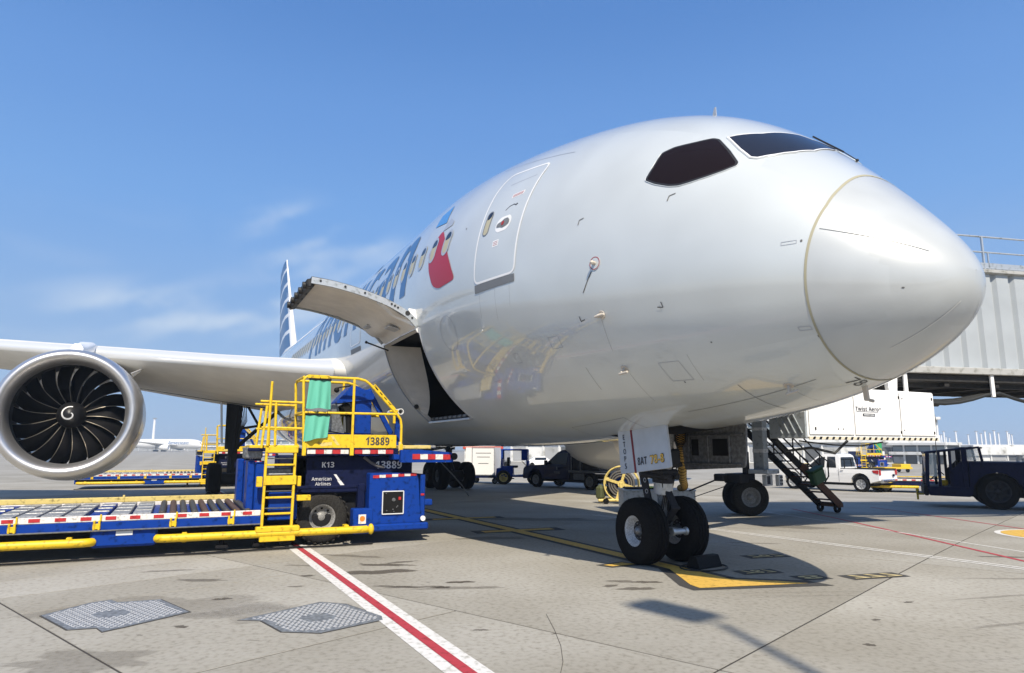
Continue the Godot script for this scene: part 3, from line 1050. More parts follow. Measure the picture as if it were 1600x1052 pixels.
func pit_lid(poly: PackedVector2Array, label: String) -> void:
	var c := Vector2.ZERO
	for p in poly: c += p
	c /= poly.size()
	var t := thing("pit_lid", label, "pit lid", gp(c.x, c.y, 0.0), 0.0, "steel pit lids in the concrete")
	org = t.position
	var rim := Mb.new()
	var big := PackedVector2Array()
	for p in poly: big.append(c + (p - c) * 1.035)
	rim.prism(big, gp(0, 0, 0.0), Vector3(1, 0, 0), Vector3(0, 0, 1), Vector3(0, 0.004, 0))
	part(t, "rim", rim, M.line_black)
	var lid := Mb.new()
	lid.prism(poly, Vector3(0, 0, 0), Vector3(1, 0, 0), Vector3(0, 0, 1), Vector3(0, 0.008, 0))
	part(t, "lid", lid, M.plate_steel)
	var tread := Mb.new()
	var d := Vector2(0.37, -0.93)
	var e := d.orthogonal()
	var k := 0
	for i in range(-26, 27):
		for j in range(-26, 27):
			var p := c + d * i * 0.05 + e * j * 0.05
			var ok := true
			for s in [Vector2(0.06, 0), Vector2(-0.06, 0), Vector2(0, 0.06), Vector2(0, -0.06)]:
				if not Geometry2D.is_point_in_polygon(p + s, poly): ok = false
			if not ok or (p - c).length() < 0.17: continue
			k = posmod(i + j, 2)
			var x := (d if k else e).rotated(0.5)
			tread.beam(Vector3(p.x - x.x * 0.021, 0.0085, p.y - x.y * 0.021), Vector3(p.x + x.x * 0.021, 0.0085, p.y + x.y * 0.021), 0.014, 0.006, Vector3.UP, 0.002)
	part(t, "tread", tread, M.plate_tread, "", "stuff")
	org = Vector3.ZERO

func ctri(mb: Mb, t: Array, up: float) -> void:
	var p: Vector2 = t[0]
	var q: Vector2 = t[2]
	var r: Vector2 = t[4]
	var order := [0, 2, 4]
	if (q - p).cross(r - p) < 0.0:
		order = [0, 4, 2]
	for c in order:
		mb.v.append(gp(t[c].x, t[c].y, up))
		mb.n.append(Vector3.UP)
		mb.t.append(t[c])
		mb.c.append(t[c + 1])

# ---------------------------------------------------------------- the airliner (origin under the nose tip, x forward, z to starboard)
const HOLE_S0 := 8.9
const HOLE_S1 := 11.5
const HOLE_P0 := -55.0
const HOLE_P1 := -13.0

func ell(s: float, deg: float) -> Vector3:
	var q := sec(s)
	var a := deg_to_rad(deg)
	var y: float = q[3] + sin(a) * ((q[0] - q[3]) if sin(a) > 0.0 else (q[3] - q[1]))
	return Vector3(-s, y, q[2] * cos(a))

func seam_s(deg: float) -> float:
	var s := 1.0
	for i in 6:
		var y := ell(s, deg).y
		s = 0.93 + 0.13 * clampf(4.35 - y, 0.0, 3.0) + 0.35 * pow(clampf(y - 4.55, 0.0, 1.0), 1.6)
	return s

func build_airliner() -> void:
	var t := thing("airliner", "big silver twin-engine airliner parked nose-in, filling most of the photo", "airplane")
	G["airliner"] = t
	var degs: Array[float] = []
	for i in 72:
		var d := -90.0 + i * 5.0
		degs.append(-13.0 if d == -15.0 else d)
	# radome
	var rows: Array[PackedVector3Array] = []
	for i in 19:
		var u := pow(float(i) / 18.0, 1.8)
		var row := PackedVector3Array()
		for d in degs:
			row.append(ell(maxf(seam_s(d) * u, 0.00002), d))
		rows.append(row)
	var mb := Mb.new()
	mb.grid(rows, true, true)
	var radome := part(t, "radome", mb, M.radome)
	# fuselage barrel
	rows = []
	for i in 15:
		var row := PackedVector3Array()
		for d in degs:
			row.append(ell(lerpf(seam_s(d), 3.4, pow(float(i) / 14.0, 1.2)), d))
		rows.append(row)
	var ss: Array[float] = []
	for i in 15: ss.append(3.8 + i * 0.36)
	ss.append_array([8.9, 9.55, 10.2, 10.85, 11.5, 12.0])
	for i in 16: ss.append(13.5 + i * 1.5)
	for i in 20: ss.append(36.6 + 19.3 * (i + 1) / 20.0 - 0.6)
	var hole: Array = [0, 0]
	for s in ss:
		if s > 8.85 and s < 8.95: hole[0] = rows.size()
		if s == 11.5: hole[1] = rows.size()
		var row := PackedVector3Array()
		for d in degs: row.append(ell(s, d))
		rows.append(row)
	mb = Mb.new()
	mb.grid(rows, true, true, func(i: int, j: int) -> bool: return i >= hole[0] and i < hole[1] and degs[j] >= HOLE_P0 and degs[j] < HOLE_P1)
	# tail end cap
	var last: PackedVector3Array = rows[-1]
	var cc := Vector3.ZERO
	for p in last: cc += p / last.size()
	for j in last.size(): mb.flat(cc, last[j], last[(j + 1) % last.size()], Vector3.LEFT)
	var body := part(t, "fuselage", mb, M.skin)
	# radome seam with a wider sealant line
	mb = Mb.new()
	for j in degs.size():
		var d0 := degs[j]
		var d1 := degs[(j + 1) % 72] + (360.0 if j == 71 else 0.0)
		var k := 3
		for q in k:
			var a := lerpf(d0, d1, float(q) / k)
			var b := lerpf(d0, d1, float(q + 1) / k)
			var pts: Array[Vector3] = []
			for e in [[a, -0.011], [b, -0.011], [b, 0.011], [a, 0.011]]:
				var p := ell(seam_s(e[0]) + e[1], e[0])
				pts.append(p + skin_n(p) * 0.0035)
			mb.quad(pts[0], pts[1], pts[2], pts[3], skin_n(pts[0]))
	part(t, "radome_seam", mb, M.seam)
	# lightning strips on the radome
	mb = Mb.new()
	ribbon(mb, Vector3(-0.92, 4.06, 1.04), Vector3(-0.20, 3.735, 0.43), 0.007, 0.004)
	part(radome, "conductor_strip", mb, M.sill_grey)
	for l in [[Vector3(-0.7, 2.88, 0.36), Vector3(-0.1, 3.24, 0.12)], [Vector3(-1.0, 2.66, -0.5), Vector3(-0.1, 3.2, -0.2)]]:
		mb = Mb.new()
		ribbon(mb, l[0], l[1], 0.010, 0.005)
		part(radome, "conductor_strip", mb, M.strip_reflection)  # lower strips pale: the reflection on them is painted into their colour
	cockpit(t)
	front_door(t)
	titles(t)
	cabin_windows(t)
	probes(t)
	cargo_door(t)
	wings(t)
	engine(t, 1.0)
	engine(t, -1.0)
	fin(t)
	nose_gear(t)
	main_gear(t, 1.0)
	main_gear(t, -1.0)

func ribbon(mb: Mb, a: Vector3, b: Vector3, w: float, off: float) -> void:       # narrow straight line laid on the skin
	var n := skin_n(skin((a + b) * 0.5))
	var d := (b - a).normalized().cross(n) * w * 0.5
	var k := maxi(3, int(a.distance_to(b) / 0.07))
	for i in k:
		var p := a.lerp(b, float(i) / k)
		var q := a.lerp(b, float(i + 1) / k)
		skin_tri(mb, p + d, q + d, q - d, off, 0.2)
		skin_tri(mb, p + d, q - d, p - d, off, 0.2)

func cockpit(t: Node3D) -> void:
	for side in [1.0, -1.0]:
		# side window, outline as (station, height)
		var sw := round_poly(pv([2.94, 5.219, 2.91, 5.423, 2.9, 5.623, 2.78, 5.674, 2.56, 5.68, 2.39, 5.694, 2.31, 5.65, 2.08, 5.395, 1.9, 5.166, 1.89, 5.116, 2.0, 5.069, 2.14, 5.037, 2.31, 5.013, 2.45, 5.002, 2.58, 5.032, 2.78, 5.12]), 0.03, 3)
		# front window, outline in space
		var fw3 := [Vector3(-2.243, 5.706, 0.999), Vector3(-2.186, 5.729, 0.901), Vector3(-2.01, 5.719, 0.644), Vector3(-1.92, 5.741, 0.318), Vector3(-1.87, 5.717, 0.126), Vector3(-1.768, 5.603, 0.026), Vector3(-1.703, 5.519, -0.118), Vector3(-1.64, 5.426, -0.24), Vector3(-1.529, 5.32, -0.07), Vector3(-1.459, 5.202, 0.37), Vector3(-1.525, 5.176, 0.617), Vector3(-1.623, 5.17, 0.826), Vector3(-1.74, 5.177, 1.012), Vector3(-1.808, 5.218, 1.064), Vector3(-1.984, 5.421, 1.064)]
		if side < 0.0:
			for q in fw3.size(): fw3[q].z = maxf(fw3[q].z, 0.36)
		var s3 := func(p: Vector2) -> Vector3:
			var q := sk(p.x, p.y)
			return Vector3(q.x, q.y, q.z * side)
		var mb := Mb.new()
		patch(mb, sw, s3, 0.006, 0.08)
		var w := part(t, "cockpit_window", mb, M.side_glass)
		mb = Mb.new()
		outline3(mb, lift(sw, s3), 0.03, 0.0075)
		part(w, "frame", mb, M.wiper_black)
		surround(w, lift(sw, s3))
		var poly := PackedVector2Array()
		for p in fw3: poly.append(Vector2(p.z, -p.x * 0.8 + p.y * 0.7 + p.z * 0.001))
		var f3 := func(p: Vector2) -> Vector3:
			return Vector3.ZERO
		mb = Mb.new()
		var idx := Geometry2D.triangulate_polygon(poly)
		var ring: Array[Vector3] = []
		for p in fw3: ring.append(skin(Vector3(p.x, p.y, p.z * side)))
		for i in range(0, idx.size(), 3):
			skin_tri(mb, ring[idx[i]], ring[idx[i + 1]], ring[idx[i + 2]], 0.007, 0.08)
		w = part(t, "cockpit_window", mb, M.cockpit_glass)
		mb = Mb.new()
		outline3(mb, ring, 0.022, 0.008)
		part(w, "frame", mb, M.white_paint)
		surround(w, ring)
	# wipers
	for z in [-0.16, -0.62]:
		var mb := Mb.new()
		var a := skin(Vector3(-1.40, 5.20, z - 0.10), 0.016)
		var b := skin(Vector3(-1.62, 5.40, z - 0.07), 0.026)
		var c := skin(Vector3(-1.90, 5.72, z + 0.04), 0.028)
		mb.rod(a, b, 0.0065)
		mb.rod(b, b.lerp(c, 0.35), 0.006)
		mb.ball(a, 0.02, 8)
		mb.rod(skin(Vector3(-1.40, 5.20, z - 0.10), -0.02), a, 0.014)
		var w := part(t, "wiper", mb, M.wiper_black)
		mb = Mb.new()
		mb.beam(b.lerp(a, 0.25), c, 0.010, 0.022, Vector3.UP)
		part(w, "blade", mb, M.wiper_black)
	var an := Mb.new()
	an.prism(pv([0.0, 0.0, 0.10, 0.0, 0.04, 0.15, 0.01, 0.155]), Vector3(-3.2, 6.57, 0.24), Vector3(-1, 0, 0), Vector3(0, 1, 0), Vector3(0, 0, 0.012))
	part(t, "antenna", an, M.livery_silver)

func surround(w: Node3D, ring: Array[Vector3]) -> void:       # a rounded raised edge in the body colour round a pane
	var cen := Vector3.ZERO
	for p in ring: cen += p / ring.size()
	var path := PackedVector3Array()
	for i in ring.size() + 1:
		var p := ring[i % ring.size()]
		path.append(skin(cen + (p - cen) * 1.0 + (p - cen).normalized() * 0.022, 0.002))
	var mb := Mb.new()
	mb.tube(path, 0.007, 8)
	part(w, "surround", mb, M.skin)

func lift(poly: PackedVector2Array, to3: Callable) -> Array[Vector3]:
	var o: Array[Vector3] = []
	for p in poly: o.append(to3.call(p))
	return o

func outline3(mb: Mb, ring: Array[Vector3], w: float, off: float) -> void:     # closed painted band on the skin centred on a ring of points
	var k := ring.size()
	var c := Vector3.ZERO
	for p in ring: c += p / k
	for i in k:
		var a := ring[i]
		var b := ring[(i + 1) % k]
		var z := ring[(i + k - 1) % k]
		var y := ring[(i + 2) % k]
		var n := skin_n(skin(a))
		var da := (b - z).normalized().cross(n) * w * 0.5
		var db := (y - a).normalized().cross(n) * w * 0.5
		skin_tri(mb, a + da, b + db, b - db, off, 0.12)
		skin_tri(mb, a + da, b - db, a - da, off, 0.12)

func front_door(t: Node3D) -> void:
	door_at(t, pv([5.19, 6.33, 6.24, 6.45, 6.34, 6.2, 6.31, 4.45, 5.19, 4.43]), 6.14, 5.47, true)
	door_at(t, pv([13.62, 6.5, 14.72, 6.5, 14.72, 4.5, 13.62, 4.5]), 14.5, 5.53, false)
	var mb := Mb.new()
	ribbon(mb, Vector3(-6.95, 6.82, 1.87), Vector3(-4.75, 6.36, 1.73), 0.014, 0.003)
	part(t, "panel_line", mb, M.livery_silver)

func door_at(t: Node3D, out: PackedVector2Array, wx: float, wy: float, near: bool) -> void:
	var poly := round_poly(out, 0.13)
	var mb := Mb.new()
	patch(mb, poly, side3, 0.003, 0.14)
	var d := part(t, "passenger_door", mb, M.skin)
	mb = Mb.new()
	outline3(mb, lift(poly, side3), 0.036, 0.0055)
	part(d, "door_outline", mb, M.white_paint)
	mb = Mb.new()
	var x0 := out[4].x if near else out[3].x
	var x1 := out[3].x if near else out[2].x
	patch(mb, PackedVector2Array([Vector2(x0, 4.405), Vector2(x1, 4.425), Vector2(x1, 4.29), Vector2(x0, 4.285)]), side3, 0.005, 0.14)
	part(d, "sill_plate", mb, M.sill_grey)
	mb = Mb.new()
	patch(mb, oval(wx, wy, 0.15, 0.42), side3, 0.0065, 0.1)
	var w := part(d, "door_window", mb, M.window_shade)
	mb = Mb.new()
	outline3(mb, lift(oval(wx, wy, 0.16, 0.43), side3), 0.022, 0.008)
	part(w, "frame", mb, M.window_rim)
	mb = Mb.new()
	patch(mb, round_poly(pv([wx - 0.06, wy + 0.1, wx + 0.06, wy + 0.06, wx + 0.06, wy + 0.2, wx - 0.06, wy + 0.2]), 0.05), side3, 0.008, 0.1)
	part(w, "dark_pane", mb, M.cockpit_glass)
	if not near: return
	mb = Mb.new()
	patch(mb, oval(5.66, 5.34, 0.40, 0.27), side3, 0.0055, 0.1)
	var h := part(d, "handle_recess", mb, M.white_paint)
	mb = Mb.new()
	patch(mb, round_poly(pv([5.50, 5.36, 5.56, 5.42, 5.66, 5.42, 5.70, 5.39, 5.82, 5.37, 5.83, 5.31, 5.72, 5.30, 5.66, 5.27, 5.58, 5.28, 5.50, 5.31]), 0.03), side3, 0.014, 0.1)
	part(h, "handle", mb, M.sill_grey)
	mb = Mb.new()
	patch(mb, oval(5.66, 5.345, 0.075, 0.075), side3, 0.02, 0.1)
	part(h, "red_button", mb, M.red_mark)
	mb = Mb.new()
	band(mb, pv([5.46, 5.62, 5.54, 5.65, 5.64, 5.64, 5.72, 5.59]), 0.016, 0.005)
	patch(mb, pv([5.43, 5.63, 5.47, 5.655, 5.48, 5.60]), side3, 0.0055)
	part(d, "arrow", mb, M.text_dark)
	for r in [[5.40, 5.80, 0.30, 0.075], [5.68, 4.97, 0.16, 0.11]]:
		mb = Mb.new()
		patch(mb, pv([r[0], r[1], r[0] + r[2], r[1], r[0] + r[2], r[1] + r[3], r[0], r[1] + r[3]]), side3, 0.005)
		part(d, "placard", mb, M.white_paint)
		mb = Mb.new()
		for k in 3:
			band(mb, pv([r[0] + 0.02, r[1] + r[3] * (0.25 + 0.25 * k), r[0] + r[2] - 0.02, r[1] + r[3] * (0.25 + 0.25 * k)]), 0.008, 0.0065)
		part(d, "placard_print", mb, M.red_mark)
	mb = Mb.new()
	band(mb, pv([5.33, 6.13, 5.98, 6.15]), 0.016, 0.004)
	part(d, "vent_line", mb, M.livery_silver)

func titles(t: Node3D) -> void:
	# airline name on the skin
	var a: Array = text_arrays("American", 1.95, true)[1]
	var vs: PackedVector3Array = a[Mesh.ARRAY_VERTEX]
	var ix: PackedInt32Array = a[Mesh.ARRAY_INDEX] if a[Mesh.ARRAY_INDEX] != null else PackedInt32Array(range(vs.size()))
	var bb := AABB(vs[0], Vector3.ZERO)
	for p in vs: bb = bb.expand(p)
	var k := 11.9 / bb.size.x
	var mb := Mb.new()
	for i in range(0, ix.size(), 3):
		var q: Array[Vector3] = []
		for j in 3:
			var p := vs[ix[i + j]] - bb.position
			# the letters stand along the skin: height is measured round the barrel
			var ang := (p.y + 0.06) / 3.0
			var sa := 21.55 - p.x * k
			q.append(Vector3(-sa, 4.82 + 2.98 * sin(ang), 2.93 * cos(ang)))
		skin_tri(mb, q[0], q[1], q[2], 0.005, 0.22)
	part(t, "airline_name", mb, M.livery_blue)
	var fl := Mb.new()
	patch(fl, round_poly(pv([8.04, 5.91, 7.62, 5.5, 7.25, 5.03, 7.02, 4.70, 7.71, 4.66, 7.98, 4.76, 8.24, 5.11, 8.42, 5.50, 8.30, 5.72]), 0.12), side3, 0.005, 0.15)
	part(t, "red_emblem", fl, M.livery_red)
	fl = Mb.new()
	patch(fl, round_poly(pv([8.34, 6.56, 8.78, 6.46, 8.72, 6.16, 8.08, 6.08]), 0.03), side3, 0.005, 0.15)
	part(t, "blue_emblem", fl, M.livery_light_blue)
	fl = Mb.new()
	patch(fl, round_poly(pv([7.91, 6.12, 7.66, 5.99, 7.65, 5.90, 8.06, 5.88, 8.02, 6.06]), 0.03), side3, 0.005, 0.15)
	part(t, "silver_emblem", fl, M.livery_silver)
	# small number under the radome
	a = text_arrays("78", 0.14, false)[1]
	vs = a[Mesh.ARRAY_VERTEX]
	ix = a[Mesh.ARRAY_INDEX] if a[Mesh.ARRAY_INDEX] != null else PackedInt32Array(range(vs.size()))
	fl = Mb.new()
	for i in range(0, ix.size(), 3):
		var q: Array[Vector3] = []
		for j in 3:
			var p := vs[ix[i + j]]
			q.append(skin(Vector3(-1.28 + p.y, 2.4, 0.22 - p.x * 1.3)))
		skin_tri(fl, q[0], q[1], q[2], 0.004, 0.1)
	part(t, "nose_number", fl, M.thin_line)

func cabin_windows(t: Node3D) -> void:
	var s := 7.6
	while s < 46.0:
		if not (s > 13.2 and s < 15.0) and not (s > 26.5 and s < 28.0):
			var mb := Mb.new()
			var ov := oval(s, 5.53, 0.27, 0.47, 16)
			patch(mb, ov, side3, 0.0075, 0.2)
			var w := part(t, "cabin_window", mb, M.window_shade)
			mb = Mb.new()
			outline3(mb, lift(ov, side3), 0.05, 0.009)
			part(w, "frame", mb, M.livery_silver)
			if s < 20.0:
				mb = Mb.new()
				patch(mb, round_poly(pv([s - 0.11, 5.60, s + 0.11, 5.58, s + 0.11, 5.74, s - 0.11, 5.74]), 0.09), side3, 0.0088, 0.2)
				part(w, "dark_pane", mb, M.cockpit_glass)
		s += 0.606

func probes(t: Node3D) -> void:
	# temperature probe in a red ring
	var p := sk(3.54, 4.20)
	var n := skin_n(p)
	var mb := Mb.new()
	mb.lathe(PackedVector2Array([Vector2(0.001, 0.095), Vector2(0.005, 0.095), Vector2(0.005, 0.0)]), p, n, 24)
	var r := part(t, "ice_probe", mb, M.skin)
	mb = Mb.new()
	mb.lathe(PackedVector2Array([Vector2(0.001, 0.088), Vector2(0.007, 0.088), Vector2(0.007, 0.078), Vector2(0.004, 0.078)]), p, n, 24)
	part(r, "red_ring", mb, M.red_mark)
	mb = Mb.new()
	mb.rod(p, p + n * 0.06, 0.026)
	mb.ball(p + n * 0.06, 0.03, 8)
	part(r, "sensor", mb, M.probe)
	mb = Mb.new()
	ribbon(mb, sk(3.60, 4.10), sk(3.78, 3.84), 0.014, 0.004)
	part(r, "drip_line", mb, M.thin_line)
	# pitot probes
	for q in [Vector2(3.55, 3.51), Vector2(3.62, 2.82), Vector2(1.81, 2.49)]:
		p = sk(q.x, q.y)
		n = skin_n(p)
		var f := Vector3(1, 0, 0) - n * n.x
		f = f.normalized()
		mb = Mb.new()
		mb.lathe(PackedVector2Array([Vector2(0.0, 0.06), Vector2(0.006, 0.055), Vector2(0.006, 0.0)]), p, n, 16)
		var pr := part(t, "pitot_probe", mb, M.probe)
		mb = Mb.new()
		mb.beam(p, p + n * 0.11 + f * 0.02, 0.05, 0.028, f, 0.008)
		mb.rod(p + n * 0.11 - f * 0.03, p + n * 0.11 + f * 0.14, 0.017)
		part(pr, "tube", mb, M.probe)
	# drain mast below the nose
	mb = Mb.new()
	p = skin(Vector3(-1.35, 2.4, -0.02))
	mb.beam(p + Vector3(0, 0.05, 0), p + Vector3(-0.02, -0.16, -0.05), 0.03, 0.07, Vector3(1, 0, 0), 0.01)
	mb.beam(p + Vector3(0.0, -0.15, -0.05), p + Vector3(0.07, -0.17, -0.05), 0.03, 0.035, Vector3.UP, 0.01)
	part(t, "drain_mast", mb, M.probe)
	# corner marks, belly panel lines and small fastener marks
	mb = Mb.new()
	for c in [[2.53, 4.87, 1, 1], [3.89, 4.90, 1, 1], [3.94, 3.48, 1, -1], [2.61, 3.46, -1, -1]]:
		band(mb, pv([c[0], c[1], c[0] - 0.075 * c[2], c[1] + 0.015]), 0.013, 0.004)
		band(mb, pv([c[0] if c[3] < 0 else c[0] - 0.0, c[1], c[0] + 0.01, c[1] - 0.07 * c[3]]), 0.013, 0.004)
	part(t, "corner_mark", mb, M.thin_line)
	mb = Mb.new()
	for c in [[4.2, 2.05, 0.14, 0.02], [1.05, 3.95, 0.02, 0.03], [1.12, 2.95, 0.02, 0.03], [6.9, 5.6, 0.03, 0.03], [2.2, 3.0, 0.018, 0.018], [2.9, 2.6, 0.018, 0.018], [0.35, 3.35, 0.02, 0.015]]:
		patch(mb, oval(c[0], c[1], c[2], c[3], 10), side3, 0.003, 0.2)
	part(t, "access_mark", mb, M.thin_line)
	mb = Mb.new()
	for l in [[Vector3(-4.6, 2.2, 1.05), Vector3(-6.1, 2.1, 1.05)], [Vector3(-6.1, 2.1, 1.05), Vector3(-6.1, 2.0, 0.55)], [Vector3(-4.6, 2.2, 1.05), Vector3(-4.6, 2.1, 0.55)], [Vector3(-2.3, 2.5, 1.0), Vector3(-2.3, 2.3, 0.2)], [Vector3(-3.4, 2.2, 0.85), Vector3(-1.5, 2.5, 0.6)]]:
		ribbon(mb, l[0], l[1], 0.008, 0.003)
	part(t, "belly_panel_line", mb, M.sill_grey)
	for pl in [[1.09, 3.93, 0.13, 0.035], [1.14, 3.02, 0.11, 0.035], [4.5, 3.2, 0.22, 0.16], [5.6, 3.1, 0.14, 0.14], [2.75, 2.62, 0.3, 0.22], [6.55, 2.9, 0.2, 0.26]]:
		mb = Mb.new()
		band(mb, pv([pl[0], pl[1], pl[0] + pl[2], pl[1], pl[0] + pl[2], pl[1] + pl[3], pl[0], pl[1] + pl[3]]), 0.006, 0.003, true)
		part(t, "access_panel_line", mb, M.livery_silver)
	var rng := RandomNumberGenerator.new()
	rng.seed = 12
	for q in [[3.55, 3.45, 0.4], [3.62, 2.76, 0.35], [1.81, 2.45, 0.12], [5.75, 4.27, 0.5], [5.35, 4.27, 0.35], [6.2, 4.27, 0.4], [9.3, 2.33, 0.2], [7.7, 5.2, 0.3], [8.3, 5.2, 0.25], [4.3, 2.9, 0.3], [2.6, 2.9, 0.3]]:
		mb = Mb.new()
		var x: float = q[0] + rng.randf_range(-0.03, 0.03)
		band(mb, pv([x, q[1], x + 0.02, q[1] - q[2] * 0.5, x + 0.05, q[1] - q[2]]), rng.randf_range(0.006, 0.012), 0.0028)
		part(t, "dirt_streak", mb, M.streak)
	# circular service panel beside the cargo door
	mb = Mb.new()
	outline3(mb, lift(oval(7.55, 3.82, 0.62, 0.62, 28), side3), 0.012, 0.003)
	part(t, "service_panel_line", mb, M.livery_silver)

func cargo_door(t: Node3D) -> void:
	# inside of the opening: reveal, liner and a closed dark hold
	var mb := Mb.new()
	var rim: Array[Vector3] = []
	for i in 15: rim.append(ell(HOLE_S0, lerpf(HOLE_P1, HOLE_P0, i / 14.0)))
	for i in 5: rim.append(ell(lerpf(HOLE_S0, HOLE_S1, (i + 1) / 5.0), HOLE_P0))
	for i in 14: rim.append(ell(HOLE_S1, lerpf(HOLE_P0, HOLE_P1, (i + 1) / 14.0)))
	for i in 4: rim.append(ell(lerpf(HOLE_S1, HOLE_S0, (i + 1) / 5.0), HOLE_P1))
	var c := Vector3(-10.2, 3.3, 2.0)
	for i in rim.size():
		var a := rim[i]
		var b := rim[(i + 1) % rim.size()]
		var a2 := Vector3(a.x, a.y, a.z - 0.16)
		var b2 := Vector3(b.x, b.y, b.z - 0.16)
		mb.quad(a, b, b2, a2, c - (a + b) * 0.5)
	var frame := part(t, "cargo_opening", mb, M.lining)
	mb = Mb.new()
	for i in rim.size():
		mb.beam(rim[i], rim[(i + 1) % rim.size()], 0.03, 0.028, skin_n(rim[i]), 0.006)
	part(frame, "edge_trim", mb, M.livery_silver)
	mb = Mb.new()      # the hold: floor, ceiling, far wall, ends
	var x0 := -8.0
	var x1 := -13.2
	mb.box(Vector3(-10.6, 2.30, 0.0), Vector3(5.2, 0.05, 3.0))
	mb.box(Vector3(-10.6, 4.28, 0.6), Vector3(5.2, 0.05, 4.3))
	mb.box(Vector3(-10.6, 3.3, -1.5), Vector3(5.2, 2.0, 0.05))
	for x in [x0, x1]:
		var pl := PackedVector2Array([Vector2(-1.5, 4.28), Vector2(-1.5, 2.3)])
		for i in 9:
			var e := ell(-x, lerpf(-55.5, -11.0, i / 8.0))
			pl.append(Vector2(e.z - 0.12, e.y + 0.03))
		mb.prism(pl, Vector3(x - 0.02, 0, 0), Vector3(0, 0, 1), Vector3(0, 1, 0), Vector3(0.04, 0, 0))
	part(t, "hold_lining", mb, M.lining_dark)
	mb = Mb.new()      # pale side lining aft of the opening, curved like the skin
	for i in 10:
		var d0 := lerpf(HOLE_P1, HOLE_P0 + 6, i / 10.0)
		var d1 := lerpf(HOLE_P1, HOLE_P0 + 6, (i + 1) / 10.0)
		var w0 := 0.72 * (1.0 - pow(i / 10.0, 2.5)) + 0.05
		var w1 := 0.72 * (1.0 - pow((i + 1) / 10.0, 2.5)) + 0.05
		var a := ell(HOLE_S1, d0) - Vector3(0, 0, 0.10)
		var b := ell(HOLE_S1, d1) - Vector3(0, 0, 0.10)
		mb.quad(a, b, Vector3(b.x + 0.05, b.y, b.z - w1), Vector3(a.x + 0.05, a.y, a.z - w0), Vector3(1, 0, 0))
	part(frame, "lining_panel", mb, M.lining)
	mb = Mb.new()      # sill with roller trays
	mb.box(Vector3(-10.2, 2.365, 1.58), Vector3(2.5, 0.05, 0.34), Basis(), 0.01)
	var sill := part(t, "sill", mb, M.livery_silver)
	mb = Mb.new()
	for i in 9:
		var x := -9.05 - i * 0.285
		mb.box(Vector3(x, 2.43, 1.52), Vector3(0.2, 0.09, 0.12), Basis(Vector3.UP, 0.3 * (i % 3 - 1)), 0.02)
		mb.cyl(Vector3(x - 0.1, 2.44, 1.66), Vector3(x + 0.1, 2.44, 1.66), 0.04)
	part(sill, "roller_tray", mb, M.steel)
	mb = Mb.new()
	mb.lathe(PackedVector2Array([Vector2(0, 0.0), Vector2(0, 0.055), Vector2(0.02, 0.055), Vector2(0.02, 0)]), ell(11.48, -44) + Vector3(0.01, 0, -0.06), Vector3(1, 0, 0), 14)
	part(frame, "door_latch", mb, M.latch)
	# the door itself, swung up: a curved shell, outer face up, inner face towards the loader
	var prof := door_profile()
	mb = Mb.new()
	var outer: Array[PackedVector3Array] = []
	for q in prof:
		outer.append(PackedVector3Array([Vector3(-8.91, q.y, q.x), Vector3(-10.2, q.y, q.x), Vector3(-11.48, q.y, q.x)]))
	mb.grid(outer, true)
	var door := part(t, "cargo_door", mb, M.skin)
	mb = Mb.new()
	var inner: Array[PackedVector3Array] = []
	for i in prof.size():
		var row := PackedVector3Array()
		for j in 13:
			var u := j / 12.0
			var q: Vector2 = prof[i]
			# the panel is shallow at its free end and bulges near the hinge, most at the aft side
			var k := i / float(prof.size() - 1)
			var bulge := 0.05 + 0.17 * exp(-pow((k - 0.30) / 0.16, 2.0)) * (0.25 + 0.75 * smoothstep(0.25, 0.75, u)) * (1.0 - smoothstep(0.9, 1.0, u))
			var rib := 0.018 if absf(k - 0.62) < 0.03 else 0.0
			row.append(Vector3(lerpf(-8.99, -11.40, u), q.y - 0.05 - bulge + rib, q.x))
		inner.append(row)
	mb.grid(inner, false)
	part(door, "inner_panel", mb, M.lining)
	mb = Mb.new()      # white liner strip along the forward edge, its sunlit brightness put into the colour
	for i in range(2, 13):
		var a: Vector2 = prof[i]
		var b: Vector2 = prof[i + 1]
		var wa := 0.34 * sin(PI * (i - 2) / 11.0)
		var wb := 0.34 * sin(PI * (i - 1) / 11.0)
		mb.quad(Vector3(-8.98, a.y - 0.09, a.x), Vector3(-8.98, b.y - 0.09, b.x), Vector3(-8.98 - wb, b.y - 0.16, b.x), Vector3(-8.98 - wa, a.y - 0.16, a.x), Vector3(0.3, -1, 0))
	part(door, "sunlit_liner", mb, M.white_paint)
	mb = Mb.new()
	for k in [[0.24, 0.18, 0.4], [0.38, 0.2, 0.75]]:
		var q: Vector2 = prof[int(k[0] * (prof.size() - 1))]
		mb.box(Vector3(lerpf(-8.99, -11.4, k[2]), q.y - 0.2, q.x), Vector3(0.34, 0.04, 0.26), Basis(Vector3.RIGHT, -0.25), 0.02)
	part(door, "inner_recess", mb, M.belly)
	mb = Mb.new()
	for x in [-8.93, -11.46]:
		for i in prof.size() - 1:
			var a: Vector2 = prof[i]
			var b: Vector2 = prof[i + 1]
			mb.beam(Vector3(x, a.y - 0.07, a.x), Vector3(x, b.y - 0.07, b.x), 0.05, 0.12, Vector3.UP)
	part(door, "side_frame", mb, M.galvanised)
	mb = Mb.new()
	for k in [3, 8, 9, 10, 15, 18, 22]:
		var q: Vector2 = prof[mini(k, prof.size() - 1)]
		mb.cyl(Vector3(-8.9, q.y - 0.06, q.x), Vector3(-8.895, q.y - 0.06, q.x), 0.022, -1, 10)
	part(door, "bolt_hole", mb, M.latch)
	mb = Mb.new()
	var e: Vector2 = prof[-1]
